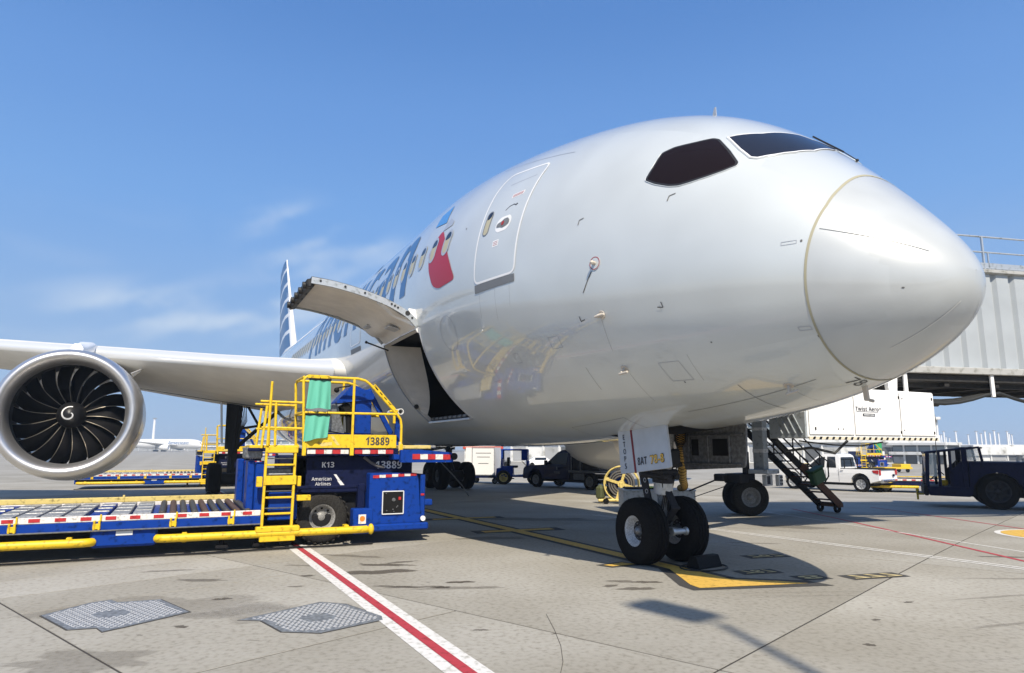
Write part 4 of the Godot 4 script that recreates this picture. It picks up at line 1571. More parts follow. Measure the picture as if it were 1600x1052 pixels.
	mb.box(Vector3(-10.2, e.y - 0.10, e.x + 0.0), Vector3(2.42, 0.16, 0.13), Basis(Vector3.RIGHT, 0.3), 0.02)
	for i in 5:
		mb.cyl(Vector3(-9.2 - i * 0.5, e.y - 0.12, e.x - 0.05), Vector3(-9.2 - i * 0.5, e.y - 0.12, e.x + 0.12), 0.07, -1, 12)
	part(door, "latch_beam", mb, M.latch)
	mb = Mb.new()      # white hinge arm and actuators
	mb.prism(round_poly(pv([0.0, -0.1, 0.09, -0.1, 0.13, 0.40, -0.06, 0.40]), 0.04), Vector3(-8.97, 4.12, 2.83), Vector3(0, 0.1, 1), Vector3(0, 1, 0.35).normalized(), Vector3(0.04, 0, 0))
	part(door, "hinge_arm", mb, M.white_paint)
	mb = Mb.new()
	mb.cyl(Vector3(-8.94, 4.40, 3.10), Vector3(-8.90, 4.40, 3.10), 0.05)
	part(door, "hinge_pin", mb, M.latch)
	mb = Mb.new()
	mb.rod(Vector3(-11.3, 3.98, 2.80), Vector3(-11.38, 4.15, 3.30), 0.018)
	mb.ball(Vector3(-11.38, 4.15, 3.30), 0.035, 8)
	part(door, "stay_rod", mb, M.latch)

func door_profile() -> Array[Vector2]:        # (z, y) of the outer skin of the open door from hinge to free end
	var pts := [Vector2(2.88, 4.24), Vector2(3.06, 4.42), Vector2(3.30, 4.555), Vector2(3.59, 4.675), Vector2(4.09, 4.815), Vector2(4.58, 4.905), Vector2(4.97, 4.94)]
	var out: Array[Vector2] = []
	for i in pts.size() - 1:
		for j in 4:
			var p0: Vector2 = pts[maxi(i - 1, 0)]
			var p3: Vector2 = pts[mini(i + 2, pts.size() - 1)]
			var p1: Vector2 = pts[i]
			var p2: Vector2 = pts[i + 1]
			out.append(p1.cubic_interpolate(p2, p0, p3, j / 4.0))
	out.append(pts[-1])
	return out

# ---------------------------------------------------------------- wings, engines, fin
# stations of the wing: distance from the centreline, x and y of the leading edge, chord, thickness, drop of the trailing edge
const WST := [[2.3, -15.2, 3.92, 13.4, 1.55, 0.62], [3.6, -16.25, 4.04, 12.3, 1.22, 0.62], [6.0, -17.9, 4.28, 10.8, 1.05, 0.52], [9.73, -20.4, 4.66, 8.5, 0.9, 0.30], [12.0, -21.95, 4.88, 7.6, 0.86, 0.14], [20.0, -27.4, 5.70, 5.2, 0.55, -0.05], [27.0, -32.4, 6.5, 3.2, 0.3, -0.1], [29.8, -35.2, 6.9, 1.1, 0.08, 0.0]]
const AF := [[1.0, 0.0], [0.9, 0.10], [0.75, 0.27], [0.6, 0.42], [0.45, 0.52], [0.3, 0.55], [0.18, 0.50], [0.09, 0.38], [0.04, 0.26], [0.012, 0.13], [0.0, 0.0], [0.012, -0.12], [0.04, -0.22], [0.09, -0.32], [0.18, -0.41], [0.3, -0.45], [0.45, -0.42], [0.6, -0.32], [0.75, -0.18], [0.9, -0.05], [1.0, -0.004]]

func wing_row(f: float, side: float, i0: int, i1: int, grow := 0.0) -> PackedVector3Array:
	var k := clampi(int(f), 0, WST.size() - 2)
	var u := f - k
	var w: Array = []
	for c in 6: w.append(lerpf(WST[k][c], WST[k + 1][c], u))
	var row := PackedVector3Array()
	for i in range(i0, i1):
		var a: Array = AF[i]
		row.append(Vector3(w[1] - w[3] * a[0] + grow, w[2] - w[5] * a[0] + w[4] * a[1] * (1.0 + grow), side * w[0]))
	return row

func wings(t: Node3D) -> void:
	for side in [1.0, -1.0]:
		var rows: Array[PackedVector3Array] = []
		for i in 8 * 4 - 3:
			rows.append(wing_row(i / 4.0, side, 0, AF.size()))
		var mb := Mb.new()
		mb.grid(rows, side < 0.0, false)
		var w := part(t, "wing", mb, M.wing_grey)
		rows = []
		for i in 8 * 4 - 6:
			rows.append(wing_row(0.62 + i / 4.0 * 1.03, side, 8, 12, 0.02))
		mb = Mb.new()
		mb.grid(rows, side < 0.0, false)
		var r0 := rows[0]
		for i in r0.size() - 2: mb.flat(r0[0], r0[i + 1], r0[i + 2], Vector3(0, 0, -side))
		part(w, "slat", mb, M.slat_metal)
		mb = Mb.new()
		for f in [[3.6, 0.6], [4.35, 0.6], [5.0, 0.5]]:       # flap track fairings
			var a := wing_row(f[0], side, 17, 21)
			mb.ball((a[1] + a[3]) * 0.5 + Vector3(0, -0.28, 0), 0.5, 12, Vector3(4.2 * f[1], 0.55, 0.5))
		part(w, "flap_fairing", mb, M.wing_grey)
		mb = Mb.new()                                                     # panel gap in front of the flap, as a raised dark seal
		for i in 14:
			var a := wing_row(1.0 + i * 0.25, side, 17, 19)
			var b := wing_row(1.25 + i * 0.25, side, 17, 19)
			mb.beam(a[1] + Vector3(0, -0.01, 0), b[1] + Vector3(0, -0.01, 0), 0.03, 0.02)
		part(w, "flap_gap", mb, M.gear_dark)
	# belly fairing that carries the wing
	var rows: Array[PackedVector3Array] = []
	for i in 33:
		var k := i / 32.0
		var e := pow(sin(PI * clampf(k, 0.001, 0.999)), 0.55)
		var s := lerpf(14.6, 33.0, k)
		var row := PackedVector3Array()
		for j in 33:
			var a := lerpf(-PI * 1.02, 0.02 * PI, j / 32.0)
			var c := signf(cos(a)) * pow(absf(cos(a)), 0.75)
			var v := signf(sin(a)) * pow(absf(sin(a)), 0.85)
			row.append(Vector3(-s, 3.35 + v * lerpf(1.15, 1.83, e), c * lerpf(2.1, 3.28, e)))
		rows.append(row)
	var mb := Mb.new()
	mb.grid(rows, true, false)
	part(t, "belly_fairing", mb, M.skin)

func engine(t: Node3D, side: float) -> void:
	var o := Vector3(-17.62, 2.70, 9.73 * side)
	var ax := Vector3(-1, -0.02, 0).normalized()
	var mb := Mb.new()
	# polished lip: from the throat round the highlight to the outside
	var lip := PackedVector2Array()
	for i in 15:
		var a := lerpf(-0.52 * PI, 0.52 * PI, i / 14.0)
		var r := Vector2(0.56 - 0.56 * cos(a), 1.56 + (0.19 * sin(a) if a > 0 else 0.215 * sin(a)))
		lip.append(r)
	var o2 := PackedVector2Array()
	o2.append(Vector2(0.62, 1.345))
	o2.append_array(lip)
	o2.append(Vector2(0.78, 1.775))
	mb.lathe(o2, o, ax, 72)
	var nac := part(t, "engine", mb, M.lip_metal)
	mb = Mb.new()
	mb.lathe(PackedVector2Array([Vector2(0.78, 1.775), Vector2(1.2, 1.80), Vector2(1.8, 1.815), Vector2(2.6, 1.80), Vector2(3.5, 1.74), Vector2(4.4, 1.61), Vector2(5.0, 1.49), Vector2(5.0, 1.46), Vector2(3.0, 1.42), Vector2(2.1, 1.42)]), o, ax, 72)
	part(nac, "cowl", mb, M.nacelle)
	mb = Mb.new()
	for i in 24:      # saw-tooth trailing edge
		var a0 := TAU * i / 24
		var f := mb.frame(ax)
		var am := a0 + TAU / 48
		var a1 := a0 + TAU / 24
		var P := func(a: float, x: float, r: float) -> Vector3: return o + ax * x + (f[0] * cos(a) + f[1] * sin(a)) * r
		mb.flat(P.call(a0, 4.99, 1.49), P.call(a1, 4.99, 1.49), P.call(am, 5.3, 1.42), f[0] * cos(am) + f[1] * sin(am))
		mb.flat(P.call(a0, 4.99, 1.46), P.call(a1, 4.99, 1.46), P.call(am, 5.3, 1.40), -(f[0] * cos(am) + f[1] * sin(am)))
	part(nac, "chevron", mb, M.nacelle)
	mb = Mb.new()
	mb.lathe(PackedVector2Array([Vector2(2.1, 0.0), Vector2(2.1, 0.92), Vector2(4.0, 1.0), Vector2(5.2, 0.92), Vector2(6.1, 0.66), Vector2(6.1, 0.5), Vector2(5.6, 0.42), Vector2(6.9, 0.08), Vector2(7.0, 0)]), o, ax, 40)
	part(nac, "core_nozzle", mb, M.exhaust)
	mb = Mb.new()
	mb.lathe(PackedVector2Array([Vector2(2.1, 1.42), Vector2(1.5, 1.425), Vector2(0.95, 1.40), Vector2(0.62, 1.345)]), o, ax, 60)
	part(nac, "intake_duct", mb, M.intake)
	# fan blades, each with its metal leading edge
	var fr := mb.frame(ax)
	if not G.has("blade"):
		var bl := blade_mesh()
		G["blade"] = bl[0]
		G["blade_edge"] = bl[1]
	for i in 18:
		var a := TAU * i / 18.0 + 0.09
		var y: Vector3 = fr[0] * cos(a) + fr[1] * sin(a)
		var b := put(nac, "fan_blade", G.blade, M.blade)
		b.transform = Transform3D(Basis(ax, y, ax.cross(y)), o)
		put(b, "leading_edge", G.blade_edge, M.blade_edge)
	mb = Mb.new()
	mb.lathe(PackedVector2Array([Vector2(0.66, 0.0), Vector2(0.672, 0.055), Vector2(0.73, 0.15), Vector2(0.86, 0.27), Vector2(1.02, 0.34), Vector2(1.2, 0.37), Vector2(1.55, 0.39), Vector2(1.9, 0.40)]), o, ax, 40)
	var sp := part(nac, "spinner", mb, M.spinner)
	mb = Mb.new()
	var prof := [Vector2(0.66, 0.0), Vector2(0.672, 0.055), Vector2(0.73, 0.15), Vector2(0.86, 0.27), Vector2(1.02, 0.36)]
	var on_spin := func(ang: float, r: float) -> Vector3:
		var x := 0.66
		for q in 4:
			if r >= prof[q].y and r <= prof[q + 1].y:
				x = lerpf(prof[q].x, prof[q + 1].x, (r - prof[q].y) / (prof[q + 1].y - prof[q].y))
		return o + ax * (x - 0.006) + (fr[0] * cos(ang) + fr[1] * sin(ang)) * r
	for i in 40:
		var k0 := i / 40.0
		var k1 := (i + 1) / 40.0
		var a0 := -0.6 + k0 * 5.6
		var a1 := -0.6 + k1 * 5.6
		var r0 := 0.035 + 0.165 * pow(k0, 0.8)
		var r1 := 0.035 + 0.165 * pow(k1, 0.8)
		var w0 := 0.010 + 0.034 * sin(PI * minf(k0 * 0.75 + 0.12, 1.0))
		var w1 := 0.010 + 0.034 * sin(PI * minf(k1 * 0.75 + 0.12, 1.0))
		mb.quad(on_spin.call(a0, r0), on_spin.call(a1, r1), on_spin.call(a1, r1 + w1), on_spin.call(a0, r0 + w0), -ax)
	part(sp, "spiral", mb, M.white_paint)
	# pylon and the strake on the inboard side
	mb = Mb.new()
	var rows: Array[PackedVector3Array] = []
	for i in 13:
		var k := i / 12.0
		var w := 0.30 * pow(sin(PI * clampf(0.12 + k * 0.75, 0, 1)), 0.7)
		var x := lerpf(-18.5, -25.5, k)
		var top := lerpf(4.66, 5.02, smoothstep(0.0, 0.35, k)) - 0.5 * smoothstep(0.4, 1.0, k)
		var bot := lerpf(4.35, 3.2, k)
		rows.append(PackedVector3Array([Vector3(x, bot, (9.73 * side) - w), Vector3(x, top - 0.12, (9.73 * side) - w), Vector3(x, top, (9.73 * side) - w * 0.5), Vector3(x, top, (9.73 * side) + w * 0.5), Vector3(x, top - 0.12, (9.73 * side) + w), Vector3(x, bot, (9.73 * side) + w)]))
	mb.grid(rows, false, false)
	var f0 := rows[0]
	for i in 4: mb.flat(f0[0], f0[i + 1], f0[i + 2], Vector3(1, 0, 0))
	part(nac, "pylon", mb, M.white_paint)
	mb = Mb.new()
	var sa := 0.75
	var sy := Vector3(0, sin(sa), -side * cos(sa))
	mb.prism(pv([0.0, 0.0, 1.0, 0.0, 1.0, 0.38, 0.62, 0.3]), o + ax * 1.4 + sy * 1.85, ax, sy, sy.cross(ax) * 0.02)
	part(nac, "strake", mb, M.nacelle)

func blade_mesh() -> Array:      # local axes: x aft along the shaft, y outwards, z across
	var le: Array[PackedVector3Array] = []
	var rows: Array[PackedVector3Array] = []
	var rowsb: Array[PackedVector3Array] = []
	for i in 13:
		var k := i / 12.0
		var r := lerpf(0.35, 1.385, k)
		var swp := -0.035 * sin(PI * k * 1.2) + 0.06 * pow(maxf(k - 0.5, 0.0) / 0.5, 2.0)      # S-shaped leading edge, seen from the front
		var ax := 1.16 - 0.10 * sin(PI * k) + 0.12 * k * k
		var ch := lerpf(0.34, 0.46, sin(PI * k * 0.8))
		var tw := lerpf(0.35, 1.12, pow(k, 0.8))
		var lead := Vector3(ax, r, swp)
		var d := Vector3(cos(tw), 0, -sin(tw))
		var nn := Vector3(-d.z, 0, d.x)
		var row := PackedVector3Array()
		var rb := PackedVector3Array()
		var rl := PackedVector3Array()
		for j in 6:
			var u := j / 5.0
			var cam := nn * (-0.05 * sin(PI * u))
			var th := 0.012 * (1.0 - u * 0.7)
			row.append(lead + d * ch * u + cam + nn * th)
			rb.append(lead + d * ch * u + cam - nn * th)
		rl.append(lead + d * 0.085 + nn * 0.016)
		rl.append(lead - d * 0.008 + nn * 0.008)
		rl.append(lead - d * 0.008 - nn * 0.008)
		rl.append(lead + d * 0.085 - nn * 0.016)
		rows.append(row); rowsb.append(rb); le.append(rl)
	var a := Mb.new()
	a.grid(rows, true, false)
	a.grid(rowsb, false, false)
	var b := Mb.new()
	b.grid(le, false, false)
	return [a.mesh(), b.mesh()]

func fin(t: Node3D) -> void:
	# vertical tail in slanting bands, and the tailplanes
	var lvl := [7.0, 7.6]
	var y := 7.6
	var cols := [M.livery_blue]
	while y < 16.4:
		lvl.append(y + 1.12); cols.append(M.livery_blue)
		lvl.append(y + 1.42); cols.append(M.white_paint)
		y += 1.42
	var holder: MeshInstance3D = null
	for i in lvl.size() - 1:
		var mb := Mb.new()
		var rows: Array[PackedVector3Array] = []
		for q in 2:
			var k: float = (minf(lvl[i + q], 16.92) - 7.0) / 9.92
			var x0 := lerpf(-43.9, -52.6, k)
			var x1 := lerpf(-53.2, -56.3, k)
			var w := lerpf(0.46, 0.12, k)
			var row := PackedVector3Array()
			for a in [[0.0, 0.0], [0.06, 0.55], [0.25, 0.98], [0.5, 0.85], [0.8, 0.35], [1.0, 0.02], [0.8, -0.35], [0.5, -0.85], [0.25, -0.98], [0.06, -0.55]]:
				var slant: float = -0.5 * a[0] * (1.0 if i + q > 1 else 0.0)
				row.append(Vector3(lerpf(x0, x1, a[0]), 7.0 + 9.92 * k + slant, w * a[1]))
			rows.append(row)
		mb.grid(rows, false, true)
		var last := rows[1]
		for j in 8: mb.flat(last[0], last[j + 1], last[j + 2], Vector3.UP)
		var p := part(t if holder == null else holder, "fin" if holder == null else "tail_stripe", mb, cols[mini(i, cols.size() - 1)])
		if holder == null: holder = p
	var le := Mb.new()
	var rows2: Array[PackedVector3Array] = []
	for i in 9:
		var k := i / 8.0
		var x0 := lerpf(-43.9, -52.6, k) + 0.04
		var w := lerpf(0.46, 0.12, k) * 0.62
		var yy := 7.0 + 9.92 * k
		rows2.append(PackedVector3Array([Vector3(x0 - 0.7, yy - 0.03, w + 0.012), Vector3(x0 - 0.25, yy, w * 0.7), Vector3(x0, yy, 0), Vector3(x0 - 0.25, yy, -w * 0.7), Vector3(x0 - 0.7, yy - 0.03, -w - 0.012)]))
	le.grid(rows2, true, false)
	part(holder, "fin_leading_edge", le, M.white_paint)
	for side in [1.0, -1.0]:
		var rows: Array[PackedVector3Array] = []
		for i in 5:
			var k := i / 4.0
			var row := PackedVector3Array()
			for a in AF:
				row.append(Vector3(lerpf(-47.6, -53.4, k) - lerpf(5.6, 2.0, k) * a[0], 6.6 + 1.1 * k + 0.5 * (1.0 - 0.6 * k) * a[1], side * lerpf(0.6, 9.85, k)))
			rows.append(row)
		var mb := Mb.new()
		mb.grid(rows, side < 0.0, false)
		part(t, "tailplane", mb, M.nacelle)

# ---------------------------------------------------------------- landing gear
func tyre(mb: Mb, c: Vector3, ax: Vector3, r: float, w: float, rim: float) -> void:
	var h := w * 0.5
	var e := minf(0.3 * (r - rim), w * 0.3)
	var pr := PackedVector2Array([Vector2(-h * 0.72, rim * 0.96), Vector2(-h * 0.9, rim + 0.01), Vector2(-h, rim + (r - rim) * 0.45), Vector2(-h * 0.93, r - e * 0.75), Vector2(-h * 0.75, r - e * 0.22), Vector2(-h * 0.52, r - 0.006)])
	for g in [-0.30, 0.0, 0.30]:
		pr.append_array(PackedVector2Array([Vector2(h * (g - 0.035), r), Vector2(h * (g - 0.03), r - 0.014), Vector2(h * (g + 0.03), r - 0.014), Vector2(h * (g + 0.035), r)]))
	pr.append_array(PackedVector2Array([Vector2(h * 0.52, r - 0.006), Vector2(h * 0.75, r - e * 0.22), Vector2(h * 0.93, r - e * 0.75), Vector2(h, rim + (r - rim) * 0.45), Vector2(h * 0.9, rim + 0.01), Vector2(h * 0.72, rim * 0.96)]))
	mb.lathe(pr, c, ax, 44)

func wheel_rim(mb: Mb, c: Vector3, ax: Vector3, rim: float, w: float) -> void:
	for s in [-1.0, 1.0]:
		var a: Vector3 = ax * s
		mb.lathe(PackedVector2Array([Vector2(w * 0.44, rim), Vector2(w * 0.43, rim * 0.94), Vector2(w * 0.36, rim * 0.82), Vector2(w * 0.16, rim * 0.72), Vector2(w * 0.10, rim * 0.62), Vector2(w * 0.10, 0.0)]), c, a, 32)

func wheel_cap(mb: Mb, c: Vector3, ax: Vector3, rim: float, w: float) -> void:
	for s in [-1.0, 1.0]:
		var a: Vector3 = ax * s
		mb.lathe(PackedVector2Array([Vector2(w * 0.08, rim * 0.36), Vector2(w * 0.22, rim * 0.30), Vector2(w * 0.32, rim * 0.18), Vector2(w * 0.34, 0)]), c, a, 20)
		var f := mb.frame(a)
		for i in 9:
			var d: Vector3 = f[0] * cos(TAU * i / 9) + f[1] * sin(TAU * i / 9)
			mb.cyl(c + a * w * 0.1 + d * rim * 0.5, c + a * w * 0.19 + d * rim * 0.5, rim * 0.055, -1, 6)

func nose_gear(t: Node3D) -> void:
	var x := -5.12
	var y := 0.505
	var mb := Mb.new()
	# main strut, leaning slightly forward at the top
	mb.cyl(Vector3(x, 0.50, 0), Vector3(x + 0.06, 0.95, 0), 0.075, 0.075, 20)
	var top := Vector3(x + 0.10, 1.30, 0)
	mb.cyl(Vector3(x + 0.055, 0.94, 0), top, 0.085, 0.11, 20)
	mb.cyl(top, Vector3(x + 0.22, 2.3, 0), 0.13, 0.13, 20)
	var g := part(t, "nose_gear", mb, M.hub_grey)
	mb = Mb.new()
	mb.cyl(Vector3(x + 0.02, 0.72, 0), Vector3(x + 0.055, 0.98, 0), 0.066, 0.066, 20)
	part(g, "oleo", mb, M.chrome)
	mb = Mb.new()
	mb.rod(Vector3(x, y, -0.42), Vector3(x, y, 0.42), 0.055)
	part(g, "axle", mb, M.gear_grey)
	for z in [0.385, -0.385]:
		mb = Mb.new()
		tyre(mb, Vector3(x, y, z), Vector3(0, 0, 1), 0.508, 0.40, 0.235)
		var w := part(g, "wheel", mb, M.tyre)
		mb = Mb.new()
		wheel_rim(mb, Vector3(x, y, z), Vector3(0, 0, 1), 0.237, 0.36)
		part(w, "rim", mb, M.hub_white)
		mb = Mb.new()
		for s in [-1.0, 1.0]: mb.lathe(PackedVector2Array([Vector2(0.045, 0.150), Vector2(0.047, 0.0)]), Vector3(x, y, z), Vector3(0, 0, s), 28)
		part(w, "brake_face", mb, M.gear_dark)
		mb = Mb.new()
		wheel_cap(mb, Vector3(x, y, z), Vector3(0, 0, 1), 0.22, 0.36)
		part(w, "hub_cap", mb, M.steel)
	mb = Mb.new()      # torque links in front, tow fitting
	mb.beam(Vector3(x + 0.12, 0.60, 0), Vector3(x + 0.36, 0.86, 0), 0.13, 0.045, Vector3.UP, 0.012)
	mb.beam(Vector3(x + 0.36, 0.86, 0), Vector3(x + 0.16, 1.16, 0), 0.13, 0.045, Vector3.UP, 0.012)
	mb.rod(Vector3(x + 0.36, 0.86, -0.08), Vector3(x + 0.36, 0.86, 0.08), 0.03)
	mb.box(Vector3(x + 0.11, 0.52, 0), Vector3(0.20, 0.14, 0.12), Basis(), 0.03)
	part(g, "torque_link", mb, M.gear_dark)
	mb = Mb.new()
	mb.rod(Vector3(x + 0.44, 0.52, -0.10), Vector3(x + 0.44, 0.52, 0.12), 0.045, 16)
	mb.rod(Vector3(x + 0.44, 0.52, 0.11), Vector3(x + 0.44, 0.52, 0.15), 0.062, 16)
	mb.rod(Vector3(x + 0.44, 0.52, -0.14), Vector3(x + 0.44, 0.52, -0.09), 0.062, 16)
	mb.box(Vector3(x + 0.3, 0.52, 0), Vector3(0.28, 0.09, 0.09), Basis(), 0.02)
	mb.cyl(Vector3(x + 0.07, 1.06, 0), Vector3(x + 0.09, 1.26, 0), 0.15, 0.155, 20)
	part(g, "tow_fitting", mb, M.galvanised)
	mb = Mb.new()      # drag brace: a pair of pierced plates
	for z in [0.13, -0.13]:
		mb.prism(round_poly(pv([0.0, 0.0, 0.16, -0.02, 0.06, 1.30, -0.16, 1.30]), 0.05), Vector3(x - 0.17, 0.80, z - 0.012), Vector3(1, 0, 0), Vector3(-0.22, 0.97, 0), Vector3(0, 0, 0.024))
	part(g, "drag_brace", mb, M.gear_dark)
	mb = Mb.new()
	for z in [0.144, -0.144]:
		for k in [0.12, 0.3, 0.48, 0.66]:
			var c: Vector3 = Vector3(x - 0.10, 0.80, z) + Vector3(-0.22, 0.97, 0) * k
			mb.lathe(PackedVector2Array([Vector2(0.001, 0.038), Vector2(0.004, 0.038), Vector2(0.004, 0.026), Vector2(0.001, 0.024)]), c, Vector3(0, 0, signf(z)), 16)
	part(g, "lightening_hole", mb, M.galvanised)
	mb = Mb.new()      # steering collar, actuators, jack pad, hoses
	mb.cyl(Vector3(x + 0.075, 1.24, 0), Vector3(x + 0.095, 1.42, 0), 0.17, 0.17, 20)
	for z in [0.2, -0.2]:
		mb.rod(Vector3(x + 0.32, 1.33, z * 0.5), Vector3(x - 0.22, 1.36, z), 0.05)
		mb.rod(Vector3(x - 0.30, 1.45, z), Vector3(x + 0.30, 1.52, z), 0.035)
	mb.box(Vector3(x + 0.02, 1.40, 0), Vector3(0.5, 0.1, 0.36), Basis(), 0.03)
	mb.box(Vector3(x + 0.2, 1.62, 0), Vector3(0.22, 0.3, 0.4), Basis(), 0.04)
	part(g, "steering_collar", mb, M.gear_dark)
	mb = Mb.new()
	for k in 5:
		var z := -0.12 + 0.06 * k
		mb.tube(PackedVector3Array([Vector3(x + 0.2, 2.0, z), Vector3(x + 0.27, 1.7, z * 1.5), Vector3(x + 0.22, 1.4, z * 1.2), Vector3(x + 0.17, 1.05, z * 0.6), Vector3(x + 0.08, 0.75, z * 0.6)]), 0.011, 6)
	part(g, "hydraulic_line", mb, M.cable)
	# wheel well: a black patch on the uncut belly paints its inner shade
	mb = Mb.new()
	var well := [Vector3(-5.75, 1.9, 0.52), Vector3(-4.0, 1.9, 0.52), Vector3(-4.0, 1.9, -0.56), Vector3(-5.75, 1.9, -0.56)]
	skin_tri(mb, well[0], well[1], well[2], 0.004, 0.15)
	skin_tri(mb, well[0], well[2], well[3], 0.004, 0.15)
	part(t, "wheel_well_shade", mb, M.black)
	# starboard door with lettering
	var a := Vector3(-5.40, 2.05, 0.60)
	var b := Vector3(-4.17, 2.13, 0.60)
	var c := Vector3(-4.02, 1.50, 0.66)
	var d := Vector3(-5.25, 1.37, 0.66)
	mb = Mb.new()
	var ex := (b - a).normalized()
	var nz := (b - a).cross(d - a).normalized()
	if nz.z < 0: nz = -nz
	var ey := nz.cross(ex).normalized()
	var loc := PackedVector2Array()
	for p in [a, b, c, d]: loc.append(Vector2((p - a).dot(ex), (p - a).dot(ey)))
	mb.prism(round_poly(loc, 0.045), a - nz * 0.035, ex, ey, nz * 0.035)
	var dr := part(t, "gear_door", mb, M.door_panel, "grey nose gear door marked ETOPS and BAT")
	var lx := (c - b).normalized() * -1.0
	for i in 5:
		lettering(dr, "ETOPS"[i], a.lerp(d, 0.17 + 0.165 * i) + ex * 0.155 + nz * 0.004, ex, lx, 0.082, M.text_dark)
	mb = Mb.new()
	var s0 := a + ex * 0.335 + nz * 0.003
	var s1 := d + ex * 0.375 + nz * 0.003
	mb.quad(s0, s0 + ex * 0.05, s1 + ex * 0.05, s1, nz)
	part(dr, "red_stripe", mb, M.stripe_maroon)
	var base := d.lerp(c, 0.49) + (a - d) * 0.25
	var tx := (c - d).normalized()
	lettering(dr, "8AT", d.lerp(c, 0.475) + (a - d) * 0.225 + nz * 0.004, tx, lx, 0.115, M.text_dark, 0.235)
	lettering(dr, "78-8", d.lerp(c, 0.77) + (a - d) * 0.225 + nz * 0.004, tx, lx, 0.135, M.text_dark, 0.335)
	lettering(dr, "78-8", d.lerp(c, 0.77) + (a - d) * 0.225 + nz * 0.006, tx, lx, 0.118, M.text_yellow, 0.318)
	mb = Mb.new()
	for k in [0.25, 0.75]:
		mb.beam(a.lerp(b, k) + Vector3(0, 0.0, -0.05), a.lerp(b, k) + Vector3(0, 0.2, -0.2), 0.03, 0.05)
	part(dr, "hinge", mb, M.gear_dark)
	# long port door seen from inside, with its stiffener recesses
	mb = Mb.new()
	var pp := pv([-5.25, 1.42, -3.90, 1.49, -3.86, 1.7, -3.84, 2.14, -5.35, 2.12])
	mb.prism(round_poly(pp, 0.05), Vector3(0, 0, -0.66), Vector3(1, 0, 0), Vector3(0, 1, 0), Vector3(0, 0, 0.035))
	var pd := part(t, "gear_door", mb, M.gear_grey, "dark inner face of the far nose gear door")
	mb = Mb.new()
	mb.box(Vector3(-4.40, 1.79, -0.626), Vector3(0.33, 0.26, 0.012))
	mb.box(Vector3(-4.98, 1.79, -0.626), Vector3(0.16, 0.26, 0.012))
	part(pd, "recess", mb, M.black)
	mb = Mb.new()
	mb.box(Vector3(-4.6, 1.98, -0.61), Vector3(1.4, 0.03, 0.04), Basis(), 0.008)
	mb.box(Vector3(-4.6, 1.53, -0.61), Vector3(1.3, 0.03, 0.04), Basis(), 0.008)
	for xx in [-4.18, -4.66, -5.12]: mb.box(Vector3(xx, 1.76, -0.612), Vector3(0.03, 0.42, 0.035), Basis(), 0.008)
	part(pd, "stiffener", mb, M.gear_grey)

func main_gear(t: Node3D, side: float) -> void:
	var x := -27.75
	var z := 4.9 * side
	var gy := gh(x, z)
	var mb := Mb.new()
	mb.cyl(Vector3(x, gy + 0.72, z), Vector3(x + 0.02, gy + 1.9, z), 0.14, 0.16, 18)
	mb.cyl(Vector3(x + 0.02, gy + 1.85, z), Vector3(x + 0.1, 3.9, z), 0.29, 0.33, 18)
	var g := part(t, "main_gear", mb, M.gear_dark)
	mb = Mb.new()
	mb.beam(Vector3(x + 0.95, gy + 0.64, z), Vector3(x - 0.95, gy + 0.64, z), 0.24, 0.28, Vector3.UP, 0.05)
	mb.rod(Vector3(x + 0.05, gy + 1.6, z), Vector3(x + 0.75, gy + 0.85, z), 0.06)
	for dx in [0.73, -0.73]:
		mb.rod(Vector3(x + dx, gy + 0.635, z - 0.85), Vector3(x + dx, gy + 0.635, z + 0.85), 0.085)
		mb.cyl(Vector3(x + dx, gy + 0.635, z - 0.4), Vector3(x + dx, gy + 0.635, z + 0.4), 0.24)
	part(g, "bogie", mb, M.gear_dark)
	for dx in [0.73, -0.73]:
		for dz in [0.64, -0.64]:
			mb = Mb.new()
			var c := Vector3(x + dx, gy + 0.635, z + dz)
			tyre(mb, c, Vector3(0, 0, 1), 0.64, 0.50, 0.29)
			var w := part(g, "wheel", mb, M.tyre)
			mb = Mb.new()
			wheel_rim(mb, c, Vector3(0, 0, 1), 0.292, 0.44)
			wheel_cap(mb, c, Vector3(0, 0, 1), 0.292, 0.44)
			part(w, "rim", mb, M.gear_grey)
	mb = Mb.new()      # side brace, drag brace, retraction arm
	mb.rod(Vector3(x + 0.04, gy + 1.75, z), Vector3(x + 0.15, 2.85, z - side * 1.25), 0.085)
	mb.rod(Vector3(x + 0.15, 2.85, z - side * 1.25), Vector3(x + 0.2, 3.6, z - side * 2.0), 0.085)
	mb.rod(Vector3(x + 0.05, 2.55, z), Vector3(x + 0.15, 2.75, z - side * 1.15), 0.055)
	mb.rod(Vector3(x + 0.12, 2.75, z - side * 1.0), Vector3(x + 0.1, 3.6, z - side * 0.5), 0.055)
	mb.rod(Vector3(x - 0.04, gy + 1.9, z), Vector3(x - 1.3, 3.7, z), 0.075)
	mb.rod(Vector3(x + 0.3, gy + 1.7, z - side * 0.05), Vector3(x + 0.35, 3.7, z - side * 0.1), 0.06)
	part(g, "brace", mb, M.gear_dark)
	mb = Mb.new()
	for k in 5:
		mb.tube(PackedVector3Array([Vector3(x + 0.3, 3.7, z - side * (0.1 + 0.08 * k)), Vector3(x + 0.36, 2.9, z - side * (0.3 + 0.05 * k)), Vector3(x + 0.32, 2.2, z - side * 0.18), Vector3(x + 0.3, gy + 1.3, z - side * (0.2 - 0.05 * k))]), 0.018, 5)
	part(g, "hydraulic_line", mb, M.cable)
	mb = Mb.new()      # strut door on the outside
	mb.beam(Vector3(x + 0.1, 2.0, z + side * 0.42), Vector3(x + 0.15, 3.85, z + side * 0.55), 0.03, 1.1, Vector3(1, 0, 0), 0.01)
	part(g, "strut_door", mb, M.wing_grey)

